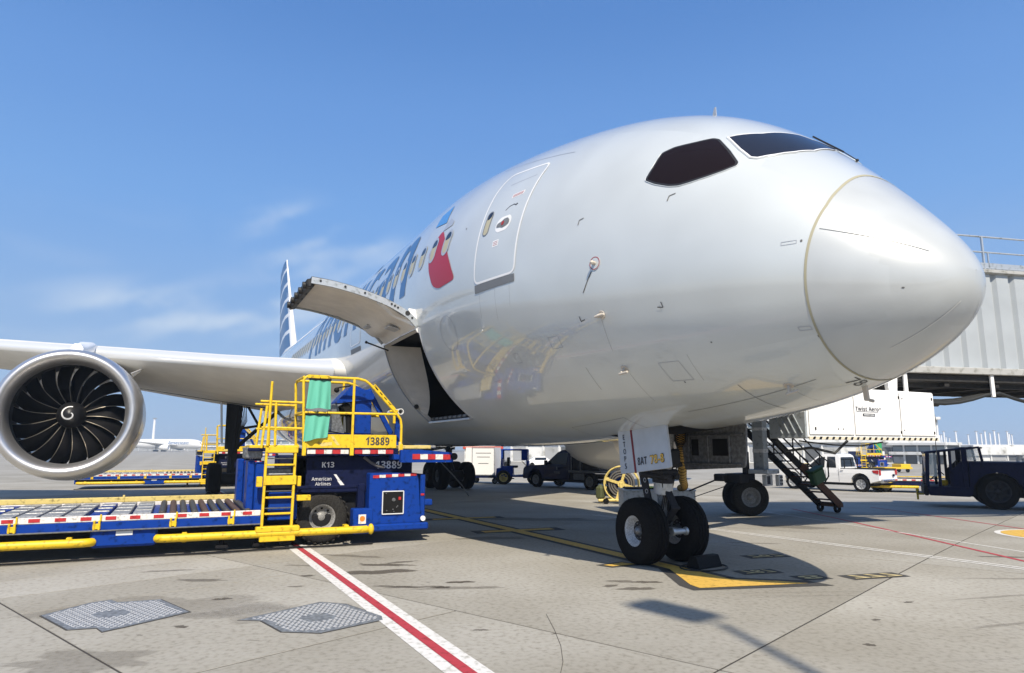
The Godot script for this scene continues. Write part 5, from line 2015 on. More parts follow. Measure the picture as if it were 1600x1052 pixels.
# ---------------------------------------------------------------- cargo loaders
func tape(par: Node, a: Vector3, b: Vector3, h: float, n: int, first_red: bool, out: Vector3, lead := 1.0) -> void:   # red and white reflective blocks between two points
	var w := Mb.new()
	var r := Mb.new()
	var d := (b - a) / n
	for i in n:
		var m := r if (i % 2 == 0) == first_red else w
		var p := a + d * i
		m.box(p + d * 0.5 + out * 0.004, Vector3(out.x * 0.008 + absf(d.x) * 0.98 + 0.0, h, absf(d.z) * 0.98 + absf(out.z) * 0.008), Basis(), 0.002)
	part(par, "white_block", w, M.tape_white)
	part(par, "red_block", r, M.tape_red)

func build_loaders() -> void:
	var a := loader("13889", "K13")
	tag(a, "blue and yellow cargo loader numbered 13889 under the open cargo door", "cargo loader", "cargo loaders beside the airliner")
	var b := loader("1500", "K15")
	b.position = Vector3(-35.9, gh(-35.0, 7.0), 5.2)
	tag(b, "distant cargo loader numbered 1500 seen behind the main landing gear", "cargo loader", "cargo loaders beside the airliner")
	# mint cloths hanging from the rails of the near loader
	cloth(3.02, 2.49, 4.89, 4.50, 4.93, 4.48, 0.0, "upper mint green cloth hung on the loader's top yellow rail")
	cloth(2.37, 1.95, 4.93, 4.49, 4.95, 4.52, 0.04, "lower mint green cloth hanging over the yellow toe board")

func cloth(y1: float, y0: float, za: float, zb: float, zc: float, zd: float, sag: float, label: String) -> void:
	var t := thing("hanging_cloth", label, "cloth", Vector3(-9.08, y0, (za + zb) * 0.5), 0.0, "mint cloths hung on the yellow railing")
	org = t.position
	var mb := Mb.new()
	var rows: Array[PackedVector3Array] = []
	for i in 15:
		var k := i / 14.0
		var row := PackedVector3Array()
		for j in 21:
			var u := j / 20.0
			var z := lerpf(lerpf(za, zc, k), lerpf(zb, zd, k), u)
			var f := 0.012 + 0.016 * k
			var x := -9.075 + f * sin(u * 17.0 + k * 1.2 + sag * 40.0) * 0.7 + f * 0.6 * sin(u * 7.0 - k * 2.0) + 0.03 * k * sin(PI * u)
			var y := lerpf(y1, y0, k) - sag * k * (1.6 - 2.2 * u) - 0.01 * sin(u * 9.0) * k
			row.append(Vector3(x, y, z))
		rows.append(row)
	mb.grid(rows, true, false)
	part(t, "fabric", mb, M.mint)
	mb = Mb.new()
	mb.box(Vector3(-9.072, y1 + 0.01, (za + zb) * 0.5), Vector3(0.03, 0.035, absf(za - zb) + 0.02), Basis(), 0.005)
	for k in [0.1, 0.5, 0.9]:
		mb.tube(PackedVector3Array([Vector3(-9.07, y1, lerpf(za, zb, k)), Vector3(-9.09, y1 + 0.05, lerpf(za, zb, k)), Vector3(-9.12, y1 + 0.085, lerpf(za, zb, k))]), 0.006, 5)
	part(t, "binding", mb, M.black)
	org = Vector3.ZERO

func loader(number: String, code: String) -> Node3D:
	var t := thing("cargo_loader", "cargo loader", "cargo loader", Vector3(-10.7, 0, 5.0))
	org = t.position
	var X := -9.15          # near side
	var F := -12.25         # far side
	var mb := Mb.new()
	# chassis
	mb.box(Vector3(-10.7, 0.42, 6.95), Vector3(2.3, 0.25, 7.8), Basis(), 0.03)
	mb.box(Vector3(-10.7, 0.75, 4.2), Vector3(2.2, 0.9, 2.7), Basis(), 0.03)
	mb.box(Vector3(-9.55, 0.30, 5.3), Vector3(0.4, 0.16, 0.8), Basis(), 0.02)
	part(t, "chassis", mb, M.chassis)
	# front engine boxes, both sides
	for s in [0.0, 1.0]:
		var x := -9.62 if s == 0.0 else -11.78
		mb = Mb.new()
		mb.prism(round_poly(pv([2.66, 0.36, 3.68, 0.36, 3.68, 1.30, 2.80, 1.30, 2.72, 1.22]), 0.03), Vector3(x - 0.47, 0, 0), Vector3(0, 0, 1), Vector3(0, 1, 0), Vector3(0.94, 0, 0))
		mb.box(Vector3(x + 0.02, 0.82, 2.62), Vector3(0.9, 0.9, 0.10), Basis(), 0.02)
		var b := part(t, "engine_box", mb, M.blue)
		mb = Mb.new()
		mb.box(Vector3(x + 0.02, 0.29, 3.12), Vector3(1.02, 0.13, 1.22), Basis(), 0.025)
		mb.box(Vector3(x + 0.3, 0.72, 2.5), Vector3(0.25, 0.12, 0.2), Basis(), 0.02)
		part(b, "bumper", mb, M.blue)
		mb = Mb.new()
		mb.cyl(Vector3(x + 0.3, 0.42, 2.575), Vector3(x + 0.3, 0.42, 2.55), 0.06, -1, 18)
		mb.cyl(Vector3(x + 0.485, 0.43, 2.62), Vector3(x + 0.51, 0.43, 2.62), 0.05, -1, 18)
		part(b, "headlight", mb, M.lamp_glass)
		mb = Mb.new()
		mb.box(Vector3(x + 0.478, 0.88, 2.63), Vector3(0.02, 0.04, 0.07), Basis(), 0.004)
		part(b, "side_marker", mb, M.tail_lamp)
	tape(t, Vector3(X + 0.003, 1.23, 3.62), Vector3(X + 0.003, 1.27, 2.76), 0.055, 7, true, Vector3(1, 0, 0))
	# control panel on the near box
	mb = Mb.new()
	mb.box(Vector3(X + 0.01, 0.745, 3.22), Vector3(0.02, 0.40, 0.40), Basis(), 0.006)
	var cp := part(t, "control_panel", mb, M.black)
	mb = Mb.new()
	for q in [[0.955, 3.22, 0.02, 0.42], [0.535, 3.22, 0.02, 0.42]]: mb.box(Vector3(X + 0.02, q[0], q[1]), Vector3(0.02, q[2], q[3]), Basis(), 0.004)
	for q in [3.015, 3.425]: mb.box(Vector3(X + 0.02, 0.745, q), Vector3(0.02, 0.42, 0.02), Basis(), 0.004)
	part(cp, "bezel", mb, M.text_white)
	mb = Mb.new()
	mb.cyl(Vector3(X + 0.02, 0.80, 3.21), Vector3(X + 0.035, 0.80, 3.21), 0.033)
	for q in [[0.60, 3.34], [0.62, 3.22], [0.66, 3.15], [0.68, 3.13], [0.92, 3.36], [0.58, 3.2]]: mb.cyl(Vector3(X + 0.02, q[0], q[1]), Vector3(X + 0.035, q[0], q[1]), 0.011, -1, 8)
	part(cp, "gauge", mb, M.steel)
	mb = Mb.new()
	mb.box(Vector3(X + 0.024, 0.82, 3.09), Vector3(0.02, 0.06, 0.05), Basis(), 0.006)
	part(cp, "stop_button", mb, M.tail_lamp)
	# dark body side under the platform
	mb = Mb.new()
	mb.box(Vector3(X - 0.30, 1.28, 3.92), Vector3(0.10, 0.68, 2.3), Basis(), 0.02)
	mb.box(Vector3(X - 0.26, 1.05, 3.9), Vector3(0.05, 0.06, 2.2), Basis(), 0.01)
	mb.box(Vector3(X - 0.28, 0.85, 3.78), Vector3(0.2, 0.5, 0.14), Basis(), 0.02)
	mb.box(Vector3(F + 0.30, 1.28, 3.92), Vector3(0.10, 0.68, 2.3), Basis(), 0.02)
	mb.box(Vector3(-10.7, 1.30, 4.9), Vector3(2.6, 0.6, 0.2), Basis(), 0.02)
	var bs := part(t, "body_side", mb, M.navy)
	var tx := X - 0.243
	lettering(bs, code, Vector3(tx, 1.46, 4.42), Vector3(0, 0, -1), Vector3.UP, 0.10, M.text_white)
	lettering(bs, number, Vector3(tx, 1.45, 3.25), Vector3(0, 0, -1), Vector3.UP, 0.14, M.text_white)
	lettering(bs, "American", Vector3(tx, 1.20, 4.53), Vector3(0, 0, -1), Vector3.UP, 0.062, M.text_white, 0.0, false)
	lettering(bs, "Airlines", Vector3(tx, 1.11, 4.50), Vector3(0, 0, -1), Vector3.UP, 0.062, M.text_white, 0.0, false)
	mb = Mb.new()
	for q in [[4.31, 1.28, 4.26, 1.28, 4.18, 1.17, 4.23, 1.17], [4.24, 1.165, 4.17, 1.165, 4.07, 1.04, 4.15, 1.04]]:
		mb.quad(Vector3(tx, q[1], q[0]), Vector3(tx, q[3], q[2]), Vector3(tx, q[5], q[4]), Vector3(tx, q[7], q[6]), Vector3(1, 0, 0))
	part(bs, "emblem", mb, M.text_white)
	mb = Mb.new()
	mb.tube(PackedVector3Array([Vector3(X - 0.22, 1.6, 3.75), Vector3(X - 0.2, 1.50, 3.62), Vector3(X - 0.2, 1.42, 3.48), Vector3(X - 0.24, 1.40, 3.35)]), 0.03, 8)
	part(bs, "hose", mb, M.hose_grey)
	# wheels
	for q in [[-9.62, 4.47], [-11.78, 4.47]]:
		mb = Mb.new()
		var c := Vector3(q[0], 0.49, q[1])
		tyre(mb, c, Vector3(1, 0, 0), 0.485, 0.36, 0.24)
		for i in 26:
			var a := TAU * i / 26
			var d := Vector3(0, cos(a), sin(a))
			for s in [-1.0, 1.0]: mb.box(c + d * 0.478 + Vector3(s * 0.10, 0, 0), Vector3(0.15, 0.03, 0.05), Basis(Vector3.RIGHT, a + 0.3 * s), 0.006)
		var w := part(t, "wheel", mb, M.tyre_worn)
		mb = Mb.new()
		wheel_rim(mb, c, Vector3(1, 0, 0), 0.242, 0.34)
		wheel_cap(mb, c, Vector3(1, 0, 0), 0.3, 0.24)
		part(w, "rim", mb, M.hub_grey)
		mb = Mb.new()
		for i in 8:
			var a := TAU * i / 8
			mb.box(c + Vector3(0.062, 0.165 * cos(a), 0.165 * sin(a)), Vector3(0.02, 0.05, 0.035), Basis(Vector3.RIGHT, a), 0.004)
		part(w, "hand_hole", mb, M.black, "", "stuff")
	mb = Mb.new()
	mb.box(Vector3(X - 0.12, 0.42, 3.78), Vector3(0.26, 0.46, 0.38), Basis(), 0.02)
	part(t, "jack_leg", mb, M.blue)
	mb = Mb.new()
	mb.box(Vector3(X + 0.016, 0.46, 3.80), Vector3(0.01, 0.17, 0.14), Basis(), 0.002)
	var pl := part(t, "warning_plate", mb, M.tape_white)
	mb = Mb.new()
	mb.cyl(Vector3(X + 0.02, 0.47, 3.80), Vector3(X + 0.026, 0.47, 3.80), 0.05)
	part(pl, "warning_mark", mb, M.amber)
	# lower yellow guard pipes
	for q in [[3.66, 7.22], [8.10, 10.9]]:
		mb = Mb.new()
		mb.tube(PackedVector3Array([Vector3(X - 0.14, 0.28, q[0]), Vector3(X + 0.02, 0.28, q[0] + 0.03), Vector3(X + 0.06, 0.28, q[0] + 0.14), Vector3(X + 0.06, 0.29, q[1] - 0.14), Vector3(X + 0.02, 0.29, q[1] - 0.03), Vector3(X - 0.14, 0.29, q[1])]), 0.066, 12)
		var g := part(t, "guard_pipe", mb, M.yellow)
		mb = Mb.new()
		for k in [0.12, 0.5, 0.88]: mb.box(Vector3(X - 0.06, 0.29, lerpf(q[0], q[1], k)), Vector3(0.2, 0.16, 0.08), Basis(), 0.01)
		part(g, "bracket", mb, M.yellow)
	mb = Mb.new()
	mb.ball(Vector3(X + 0.05, 0.28, 3.64), 0.10, 12, Vector3(0.8, 1, 0.6))
	part(t, "pipe_end", mb, M.yellow)
	# ladder
	mb = Mb.new()
	for z in [5.06, 5.56]:
		mb.beam(Vector3(X + 0.05, 0.36, z + 0.02), Vector3(X - 0.02, 1.82, z), 0.045, 0.075, Vector3(1, 0, 0), 0.01)
	var lad := part(t, "ladder", mb, M.yellow)
	for y in [0.62, 0.90, 1.20, 1.47]:
		mb = Mb.new()
		mb.box(Vector3(X + 0.02, y, 5.31), Vector3(0.08, 0.035, 0.47), Basis(), 0.008)
		part(lad, "rung", mb, M.yellow)
	mb = Mb.new()
	mb.box(Vector3(X + 0.05, 0.36, 5.31), Vector3(0.16, 0.10, 0.74), Basis(), 0.015)
	mb.box(Vector3(X + 0.05, 0.22, 5.31), Vector3(0.12, 0.14, 0.6), Basis(), 0.01)
	mb.box(Vector3(X + 0.05, 1.20, 5.31), Vector3(0.03, 0.16, 0.56), Basis(), 0.006)
	mb.box(Vector3(X + 0.03, 1.18, 5.66), Vector3(0.12, 0.18, 0.10), Basis(), 0.01)
	mb.box(Vector3(X + 0.03, 1.18, 4.98), Vector3(0.12, 0.18, 0.06), Basis(), 0.01)
	mb.box(Vector3(X - 0.02, 0.88, 4.88), Vector3(0.14, 0.10, 0.24), Basis(), 0.01)
	mb.box(Vector3(X + 0.0, 1.74, 5.30), Vector3(0.08, 0.12, 0.56), Basis(), 0.01)
	part(lad, "step_frame", mb, M.yellow)
	mb = Mb.new()
	for y in [0.70, 1.0, 1.30, 1.58]: mb.rod(Vector3(X - 0.2, y, 5.05), Vector3(X - 0.2, y, 5.57), 0.012)
	part(lad, "rear_rail", mb, M.galvanised)
	# control platform with toe board and rails
	mb = Mb.new()
	mb.box(Vector3(-9.62, 1.70, 4.03), Vector3(0.95, 0.13, 1.88), Basis(), 0.015)
	mb.box(Vector3(-9.62, 1.74, 5.42), Vector3(0.95, 0.06, 0.9), Basis(), 0.01)
	var pf := part(t, "platform", mb, M.dark_blue)
	tape(pf, Vector3(X + 0.003, 1.70, 4.86), Vector3(X + 0.003, 1.70, 4.10), 0.075, 5, false, Vector3(1, 0, 0))
	tape(pf, Vector3(X + 0.003, 1.70, 3.99), Vector3(X + 0.003, 1.70, 3.24), 0.075, 5, true, Vector3(1, 0, 0))
	mb = Mb.new()
	mb.box(Vector3(X + 0.015, 1.895, 4.05), Vector3(0.02, 0.25, 1.72), Basis(), 0.006)
	mb.box(Vector3(X - 0.4, 1.79, 5.42), Vector3(0.7, 0.06, 0.86), Basis(), 0.01)
	var toe := part(t, "toe_board", mb, M.yellow)
	lettering(toe, number, Vector3(X + 0.030, 1.90, 3.56), Vector3(0, 0, -1), Vector3.UP, 0.145, M.text_dark, 0.46 if number.length() == 5 else 0.0)
	mb = Mb.new()
	for q in [[4.45, 1.99, 4.40, 1.99, 4.33, 1.90, 4.39, 1.90], [4.39, 1.895, 4.33, 1.895, 4.27, 1.82, 4.33, 1.82], [4.66, 1.86, 4.42, 1.88, 4.42, 1.82, 4.62, 1.80]]:
		mb.quad(Vector3(X + 0.028, q[1], q[0]), Vector3(X + 0.028, q[3], q[2]), Vector3(X + 0.028, q[5], q[4]), Vector3(X + 0.028, q[7], q[6]), Vector3(1, 0, 0))
	part(toe, "faded_emblem", mb, M.pale_yellow)
	var xb := -10.05
	for s in [[X + 0.03, 0.0], [xb, 0.14]]:
		mb = Mb.new()
		var x: float = s[0]
		mb.tube(PackedVector3Array([Vector3(x, 1.63, 4.92), Vector3(x, 3.02, 4.99), Vector3(x, 3.08, 4.93), Vector3(x, 3.08, 3.98), Vector3(x, 3.05, 3.84), Vector3(x, 2.98, 3.74), Vector3(x, 2.42, 3.19), Vector3(x, 2.32, 3.12), Vector3(x, 2.2, 3.10), Vector3(x, 1.63, 3.10)]), 0.026, 10)
		var r := part(t, "railing", mb, M.yellow)
		mb = Mb.new()
		mb.rod(Vector3(x, 2.415, 4.95), Vector3(x, 2.42, 3.2), 0.024)
		part(r, "mid_rail", mb, M.yellow)
		mb = Mb.new()
		mb.box(Vector3(x, 2.40, 4.05), Vector3(0.045, 1.38, 0.045), Basis(), 0.008)
		mb.box(Vector3(x, 1.74, 4.92), Vector3(0.06, 0.22, 0.07), Basis(), 0.008)
		mb.box(Vector3(x, 1.74, 3.10), Vector3(0.06, 0.22, 0.07), Basis(), 0.008)
		mb.box(Vector3(x, 1.74, 4.05), Vector3(0.06, 0.22, 0.07), Basis(), 0.008)
		part(r, "post", mb, M.yellow)
	mb = Mb.new()
	mb.rod(Vector3(X + 0.03, 3.07, 4.98), Vector3(xb, 3.07, 4.98), 0.024)
	mb.rod(Vector3(X + 0.03, 2.42, 4.96), Vector3(xb, 2.42, 4.96), 0.024)
	mb.box(Vector3(X + 0.03, 3.08, 4.72), Vector3(0.06, 0.07, 0.4), Basis(), 0.01)
	part(t, "end_rail", mb, M.yellow)
	# rear gate rail and tall post by the ladder
	mb = Mb.new()
	for x in [X + 0.03, xb]:
		mb.rod(Vector3(x, 2.60, 5.72), Vector3(x, 2.59, 4.98), 0.022)
		mb.rod(Vector3(x, 2.13, 5.68), Vector3(x, 2.12, 4.96), 0.022)
		mb.rod(Vector3(x, 1.76, 5.66), Vector3(x, 2.52, 5.60), 0.024)
		mb.rod(Vector3(x, 1.80, 5.43), Vector3(x, 2.58, 5.45), 0.024)
	mb.rod(Vector3(X + 0.05, 1.80, 5.56), Vector3(X + 0.05, 2.96, 5.54), 0.024)
	part(t, "gate_rail", mb, M.yellow)
	# control console
	mb = Mb.new()
	mb.box(Vector3(-9.72, 2.36, 3.78), Vector3(0.50, 1.1, 0.34), Basis(), 0.015)
	mb.prism(round_poly(pv([3.58, 2.72, 4.30, 2.62, 4.30, 2.66, 4.04, 2.96, 3.95, 2.98, 3.58, 2.82]), 0.02), Vector3(-9.98, 0, 0), Vector3(0, 0, 1), Vector3(0, 1, 0), Vector3(0.56, 0, 0))
	mb.box(Vector3(-9.75, 1.9, 4.0), Vector3(0.6, 0.3, 0.9), Basis(), 0.015)
	var con := part(t, "console", mb, M.blue)
	mb = Mb.new()
	mb.box(Vector3(-9.70, 2.52, 4.08), Vector3(0.42, 0.22, 0.16), Basis(Vector3.RIGHT, 0.5), 0.02)
	mb.rod(Vector3(-9.6, 1.9, 4.0), Vector3(-9.6, 2.5, 4.05), 0.05)
	mb.rod(Vector3(-9.5, 2.92, 4.30), Vector3(-9.5, 2.98, 4.02), 0.014)
	mb.ball(Vector3(-9.5, 2.88, 4.3), 0.055, 8)
	mb.box(Vector3(-9.75, 2.05, 3.99), Vector3(0.5, 0.06, 0.1), Basis(), 0.01)
	part(con, "control_stand", mb, M.black)
	mb = Mb.new()
	mb.prism(round_poly(pv([4.10, 2.05, 4.38, 2.10, 4.36, 2.62, 4.26, 2.62]), 0.04), Vector3(-9.98, 0, 0), Vector3(0, 0, 1), Vector3(0, 1, 0), Vector3(0.4, 0, 0))
	part(con, "seat_back", mb, M.steel)
	# bridge: perforated boom with its roller, side beam and deck
	mb = Mb.new()
	mb.beam(Vector3(-9.5, 3.0, 3.58), Vector3(-9.5, 2.52, 3.14), 0.05, 0.085, Vector3.UP, 0.008)
	mb.rod(Vector3(-9.5, 2.5, 3.24), Vector3(-9.5, 2.5, 3.1), 0.022)
	mb.box(Vector3(-9.5, 2.38, 3.14), Vector3(0.05, 0.25, 0.05), Basis(), 0.006)
	mb.box(Vector3(-9.45, 2.50, 3.12), Vector3(0.2, 0.05, 0.05), Basis(), 0.006)
	var boom := part(t, "boom", mb, M.yellow)
	mb = Mb.new()
	for k in [0.14, 0.34, 0.54, 0.74]: mb.box(Vector3(-9.473, lerpf(3.0, 2.52, k), lerpf(3.58, 3.14, k)), Vector3(0.006, 0.03, 0.075), Basis(Vector3.RIGHT, -0.83), 0.002)
	part(boom, "slot", mb, M.black)
	mb = Mb.new()
	mb.lathe(PackedVector2Array([Vector2(0, 0), Vector2(0, 0.062), Vector2(0.8, 0.062), Vector2(0.8, 0.046), Vector2(0.5, 0.044), Vector2(0.5, 0)]), Vector3(-10.15, 2.49, 3.05), Vector3(1, 0, 0), 20)
	part(boom, "roller", mb, M.white_cart)
	mb = Mb.new()
	mb.cyl(Vector3(-9.64, 2.49, 3.05), Vector3(-9.63, 2.49, 3.05), 0.044, -1, 18)
	part(boom, "roller_bore", mb, M.black)
	mb = Mb.new()
	mb.box(Vector3(-9.55, 2.05, 3.05), Vector3(0.08, 0.66, 0.10), Basis(), 0.01)
	mb.beam(Vector3(-9.75, 2.94, 3.62), Vector3(-9.75, 2.05, 3.12), 0.05, 0.10, Vector3.UP, 0.01)
	part(t, "boom_post", mb, M.blue)
	mb = Mb.new()
	mb.prism(round_poly(pv([3.15, 1.50, 3.15, 1.74, 2.75, 1.74, 2.12, 1.69, 2.06, 1.64, 2.08, 1.50]), 0.02), Vector3(-9.05, 0, 0), Vector3(0, 0, 1), Vector3(0, 1, 0), Vector3(0.11, 0, 0))
	mb.prism(round_poly(pv([3.15, 1.50, 3.15, 1.74, 2.75, 1.74, 2.12, 1.69, 2.06, 1.64, 2.08, 1.50]), 0.02), Vector3(-12.05, 0, 0), Vector3(0, 0, 1), Vector3(0, 1, 0), Vector3(0.11, 0, 0))
	mb.box(Vector3(-10.5, 1.60, 2.7), Vector3(2.9, 0.1, 1.1), Basis(), 0.01)
	var br := part(t, "bridge", mb, M.blue)
	tape(br, Vector3(-8.937, 1.61, 2.92), Vector3(-8.937, 1.60, 2.14), 0.10, 5, true, Vector3(1, 0, 0))
	mb = Mb.new()
	mb.cyl(Vector3(-9.0, 1.61, 2.06), Vector3(-8.93, 1.61, 2.06), 0.07, -1, 18)
	part(br, "bumper_roller", mb, M.black)
	mb = Mb.new()
	mb.box(Vector3(-9.35, 1.79, 2.82), Vector3(0.5, 0.07, 0.66), Basis(), 0.01)
	mb.box(Vector3(-9.12, 1.8, 3.12), Vector3(0.05, 0.18, 0.05), Basis(), 0.006)
	var brf := part(br, "bridge_flap", mb, M.pale_yellow)
	mb = Mb.new()
	mb.box(Vector3(-10.6, 1.80, 2.55), Vector3(2.2, 0.05, 0.6), Basis(), 0.01)
	part(br, "bridge_deck", mb, M.deck_white)
	# lift columns behind the ladder
	mb = Mb.new()
	for x in [-9.6, -11.8]:
		mb.box(Vector3(x, 1.02, 5.78), Vector3(0.5, 1.05, 0.12), Basis(), 0.02)
		mb.box(Vector3(x + 0.18, 0.95, 5.62), Vector3(0.14, 1.1, 0.18), Basis(), 0.02)
		mb.box(Vector3(x, 0.72, 5.2), Vector3(0.4, 0.5, 0.5), Basis(), 0.02)
	part(t, "lift_column", mb, M.blue)
	mb = Mb.new()
	mb.box(Vector3(-9.55, 1.68, 5.76), Vector3(0.5, 0.2, 0.3), Basis(), 0.02)
	mb.box(Vector3(-9.7, 1.34, 5.3), Vector3(0.5, 0.12, 0.5), Basis(), 0.02)
	part(t, "lift_head", mb, M.steel)
	# long low main deck
	mb = Mb.new()
	for x in [X - 0.06, F + 0.06]: mb.box(Vector3(x, 0.52, 8.28), Vector3(0.12, 0.14, 5.4), Basis(), 0.012)
	mb.box(Vector3(-10.7, 0.58, 8.28), Vector3(2.9, 0.08, 5.4), Basis(), 0.01)
	mb.box(Vector3(X - 0.10, 0.33, 7.68), Vector3(0.2, 0.30, 0.96), Basis(), 0.04)
	mb.box(Vector3(-10.7, 0.40, 10.95), Vector3(3.0, 0.3, 0.12), Basis(), 0.02)
	var dk := part(t, "main_deck", mb, M.blue)
	mb = Mb.new()
	mb.box(Vector3(X - 0.02, 0.455, 8.28), Vector3(0.16, 0.02, 5.4), Basis(), 0.005)
	part(dk, "lower_flange", mb, M.steel)
	mb = Mb.new()
	mb.box(Vector3(X + 0.004, 0.40, 7.68), Vector3(0.01, 0.07, 0.24), Basis(), 0.002)
	part(dk, "data_plate", mb, M.text_white)
	for x in [X, F]:
		mb = Mb.new()
		mb.box(Vector3(x + (-0.03 if x == X else 0.03), 0.64, 8.28), Vector3(0.06, 0.095, 5.36), Basis(), 0.008)
		var ed := part(dk, "edge_rail", mb, M.tape_white)
		mb = Mb.new()
		for i in 15: mb.box(Vector3(x + (0.004 if x == X else -0.004), 0.645, 5.82 + i * 0.345), Vector3(0.008, 0.055, 0.15), Basis(), 0.002)
		part(ed, "red_block", mb, M.tape_red)
	for z in [6.08, 6.98, 8.08, 9.2, 10.3]:
		mb = Mb.new()
		for dz in [-0.035, 0.035]:
			mb.box(Vector3(X + 0.015, 0.54, z + dz), Vector3(0.05, 0.15, 0.03), Basis(), 0.006)
		mb.box(Vector3(X + 0.0, 0.52, z), Vector3(0.06, 0.09, 0.11), Basis(), 0.008)
		mb.rod(Vector3(X + 0.01, 0.6, z - 0.05), Vector3(X + 0.01, 0.71, z - 0.05), 0.014)
		part(dk, "stop_latch", mb, M.yellow)
	for i in 9:      # bare rollers at the lift end
		mb = Mb.new()
		mb.rod(Vector3(X - 0.12, 0.66, 5.80 + i * 0.17), Vector3(F + 0.12, 0.66, 5.80 + i * 0.17), 0.058, 14)
		part(dk, "roller", mb, M.roller_brown if i % 3 == 1 else M.roller)
	for i in 11:     # white transfer plates
		for j in 4:
			if i == 2 or i == 7: continue
			mb = Mb.new()
			mb.box(Vector3(X - 0.50 - j * 0.70, 0.66, 7.46 + i * 0.32), Vector3(0.62, 0.07, 0.27), Basis(), 0.008)
			part(dk, "transfer_plate", mb, M.deck_white)
	mb = Mb.new()
	for i in [2, 7]: mb.box(Vector3(-10.7, 0.65, 7.46 + i * 0.32), Vector3(2.7, 0.06, 0.24), Basis(), 0.01)
	part(dk, "cross_member", mb, M.blue)
	mb = Mb.new()
	for i in 11:
		for j in 3: mb.cyl(Vector3(X - 0.85 - j * 0.7, 0.68, 7.34 + i * 0.32), Vector3(X - 0.85 - j * 0.7, 0.68, 7.56 + i * 0.32), 0.035, -1, 8)
	part(dk, "wheel_row", mb, M.steel)
	mb = Mb.new()
	mb.box(Vector3(F + 0.03, 0.74, 8.28), Vector3(0.05, 0.10, 5.3), Basis(), 0.008)
	mb.box(Vector3(F + 0.05, 0.76, 7.9), Vector3(0.04, 0.14, 0.04), Basis(), 0.006)
	part(dk, "side_guide", mb, M.pale_yellow)
	# hoses and feet under the body
	mb = Mb.new()
	for z in [5.15, 5.6, 6.2]:
		mb.box(Vector3(X - 0.1, 0.10, z), Vector3(0.22, 0.06, 0.2), Basis(), 0.01)
		mb.rod(Vector3(X - 0.1, 0.1, z), Vector3(X - 0.1, 0.34, z), 0.04)
	mb.tube(PackedVector3Array([Vector3(X + 0.05, 0.02, 3.6), Vector3(X + 0.08, 0.02, 4.4), Vector3(X + 0.02, 0.025, 5.1), Vector3(X + 0.1, 0.02, 6.2), Vector3(X + 0.0, 0.02, 7.4), Vector3(X + 0.05, 0.02, 9.0), Vector3(X - 0.05, 0.02, 11.0)]), 0.018, 6)
	part(t, "foot", mb, M.chassis)
	org = Vector3.ZERO
	return t

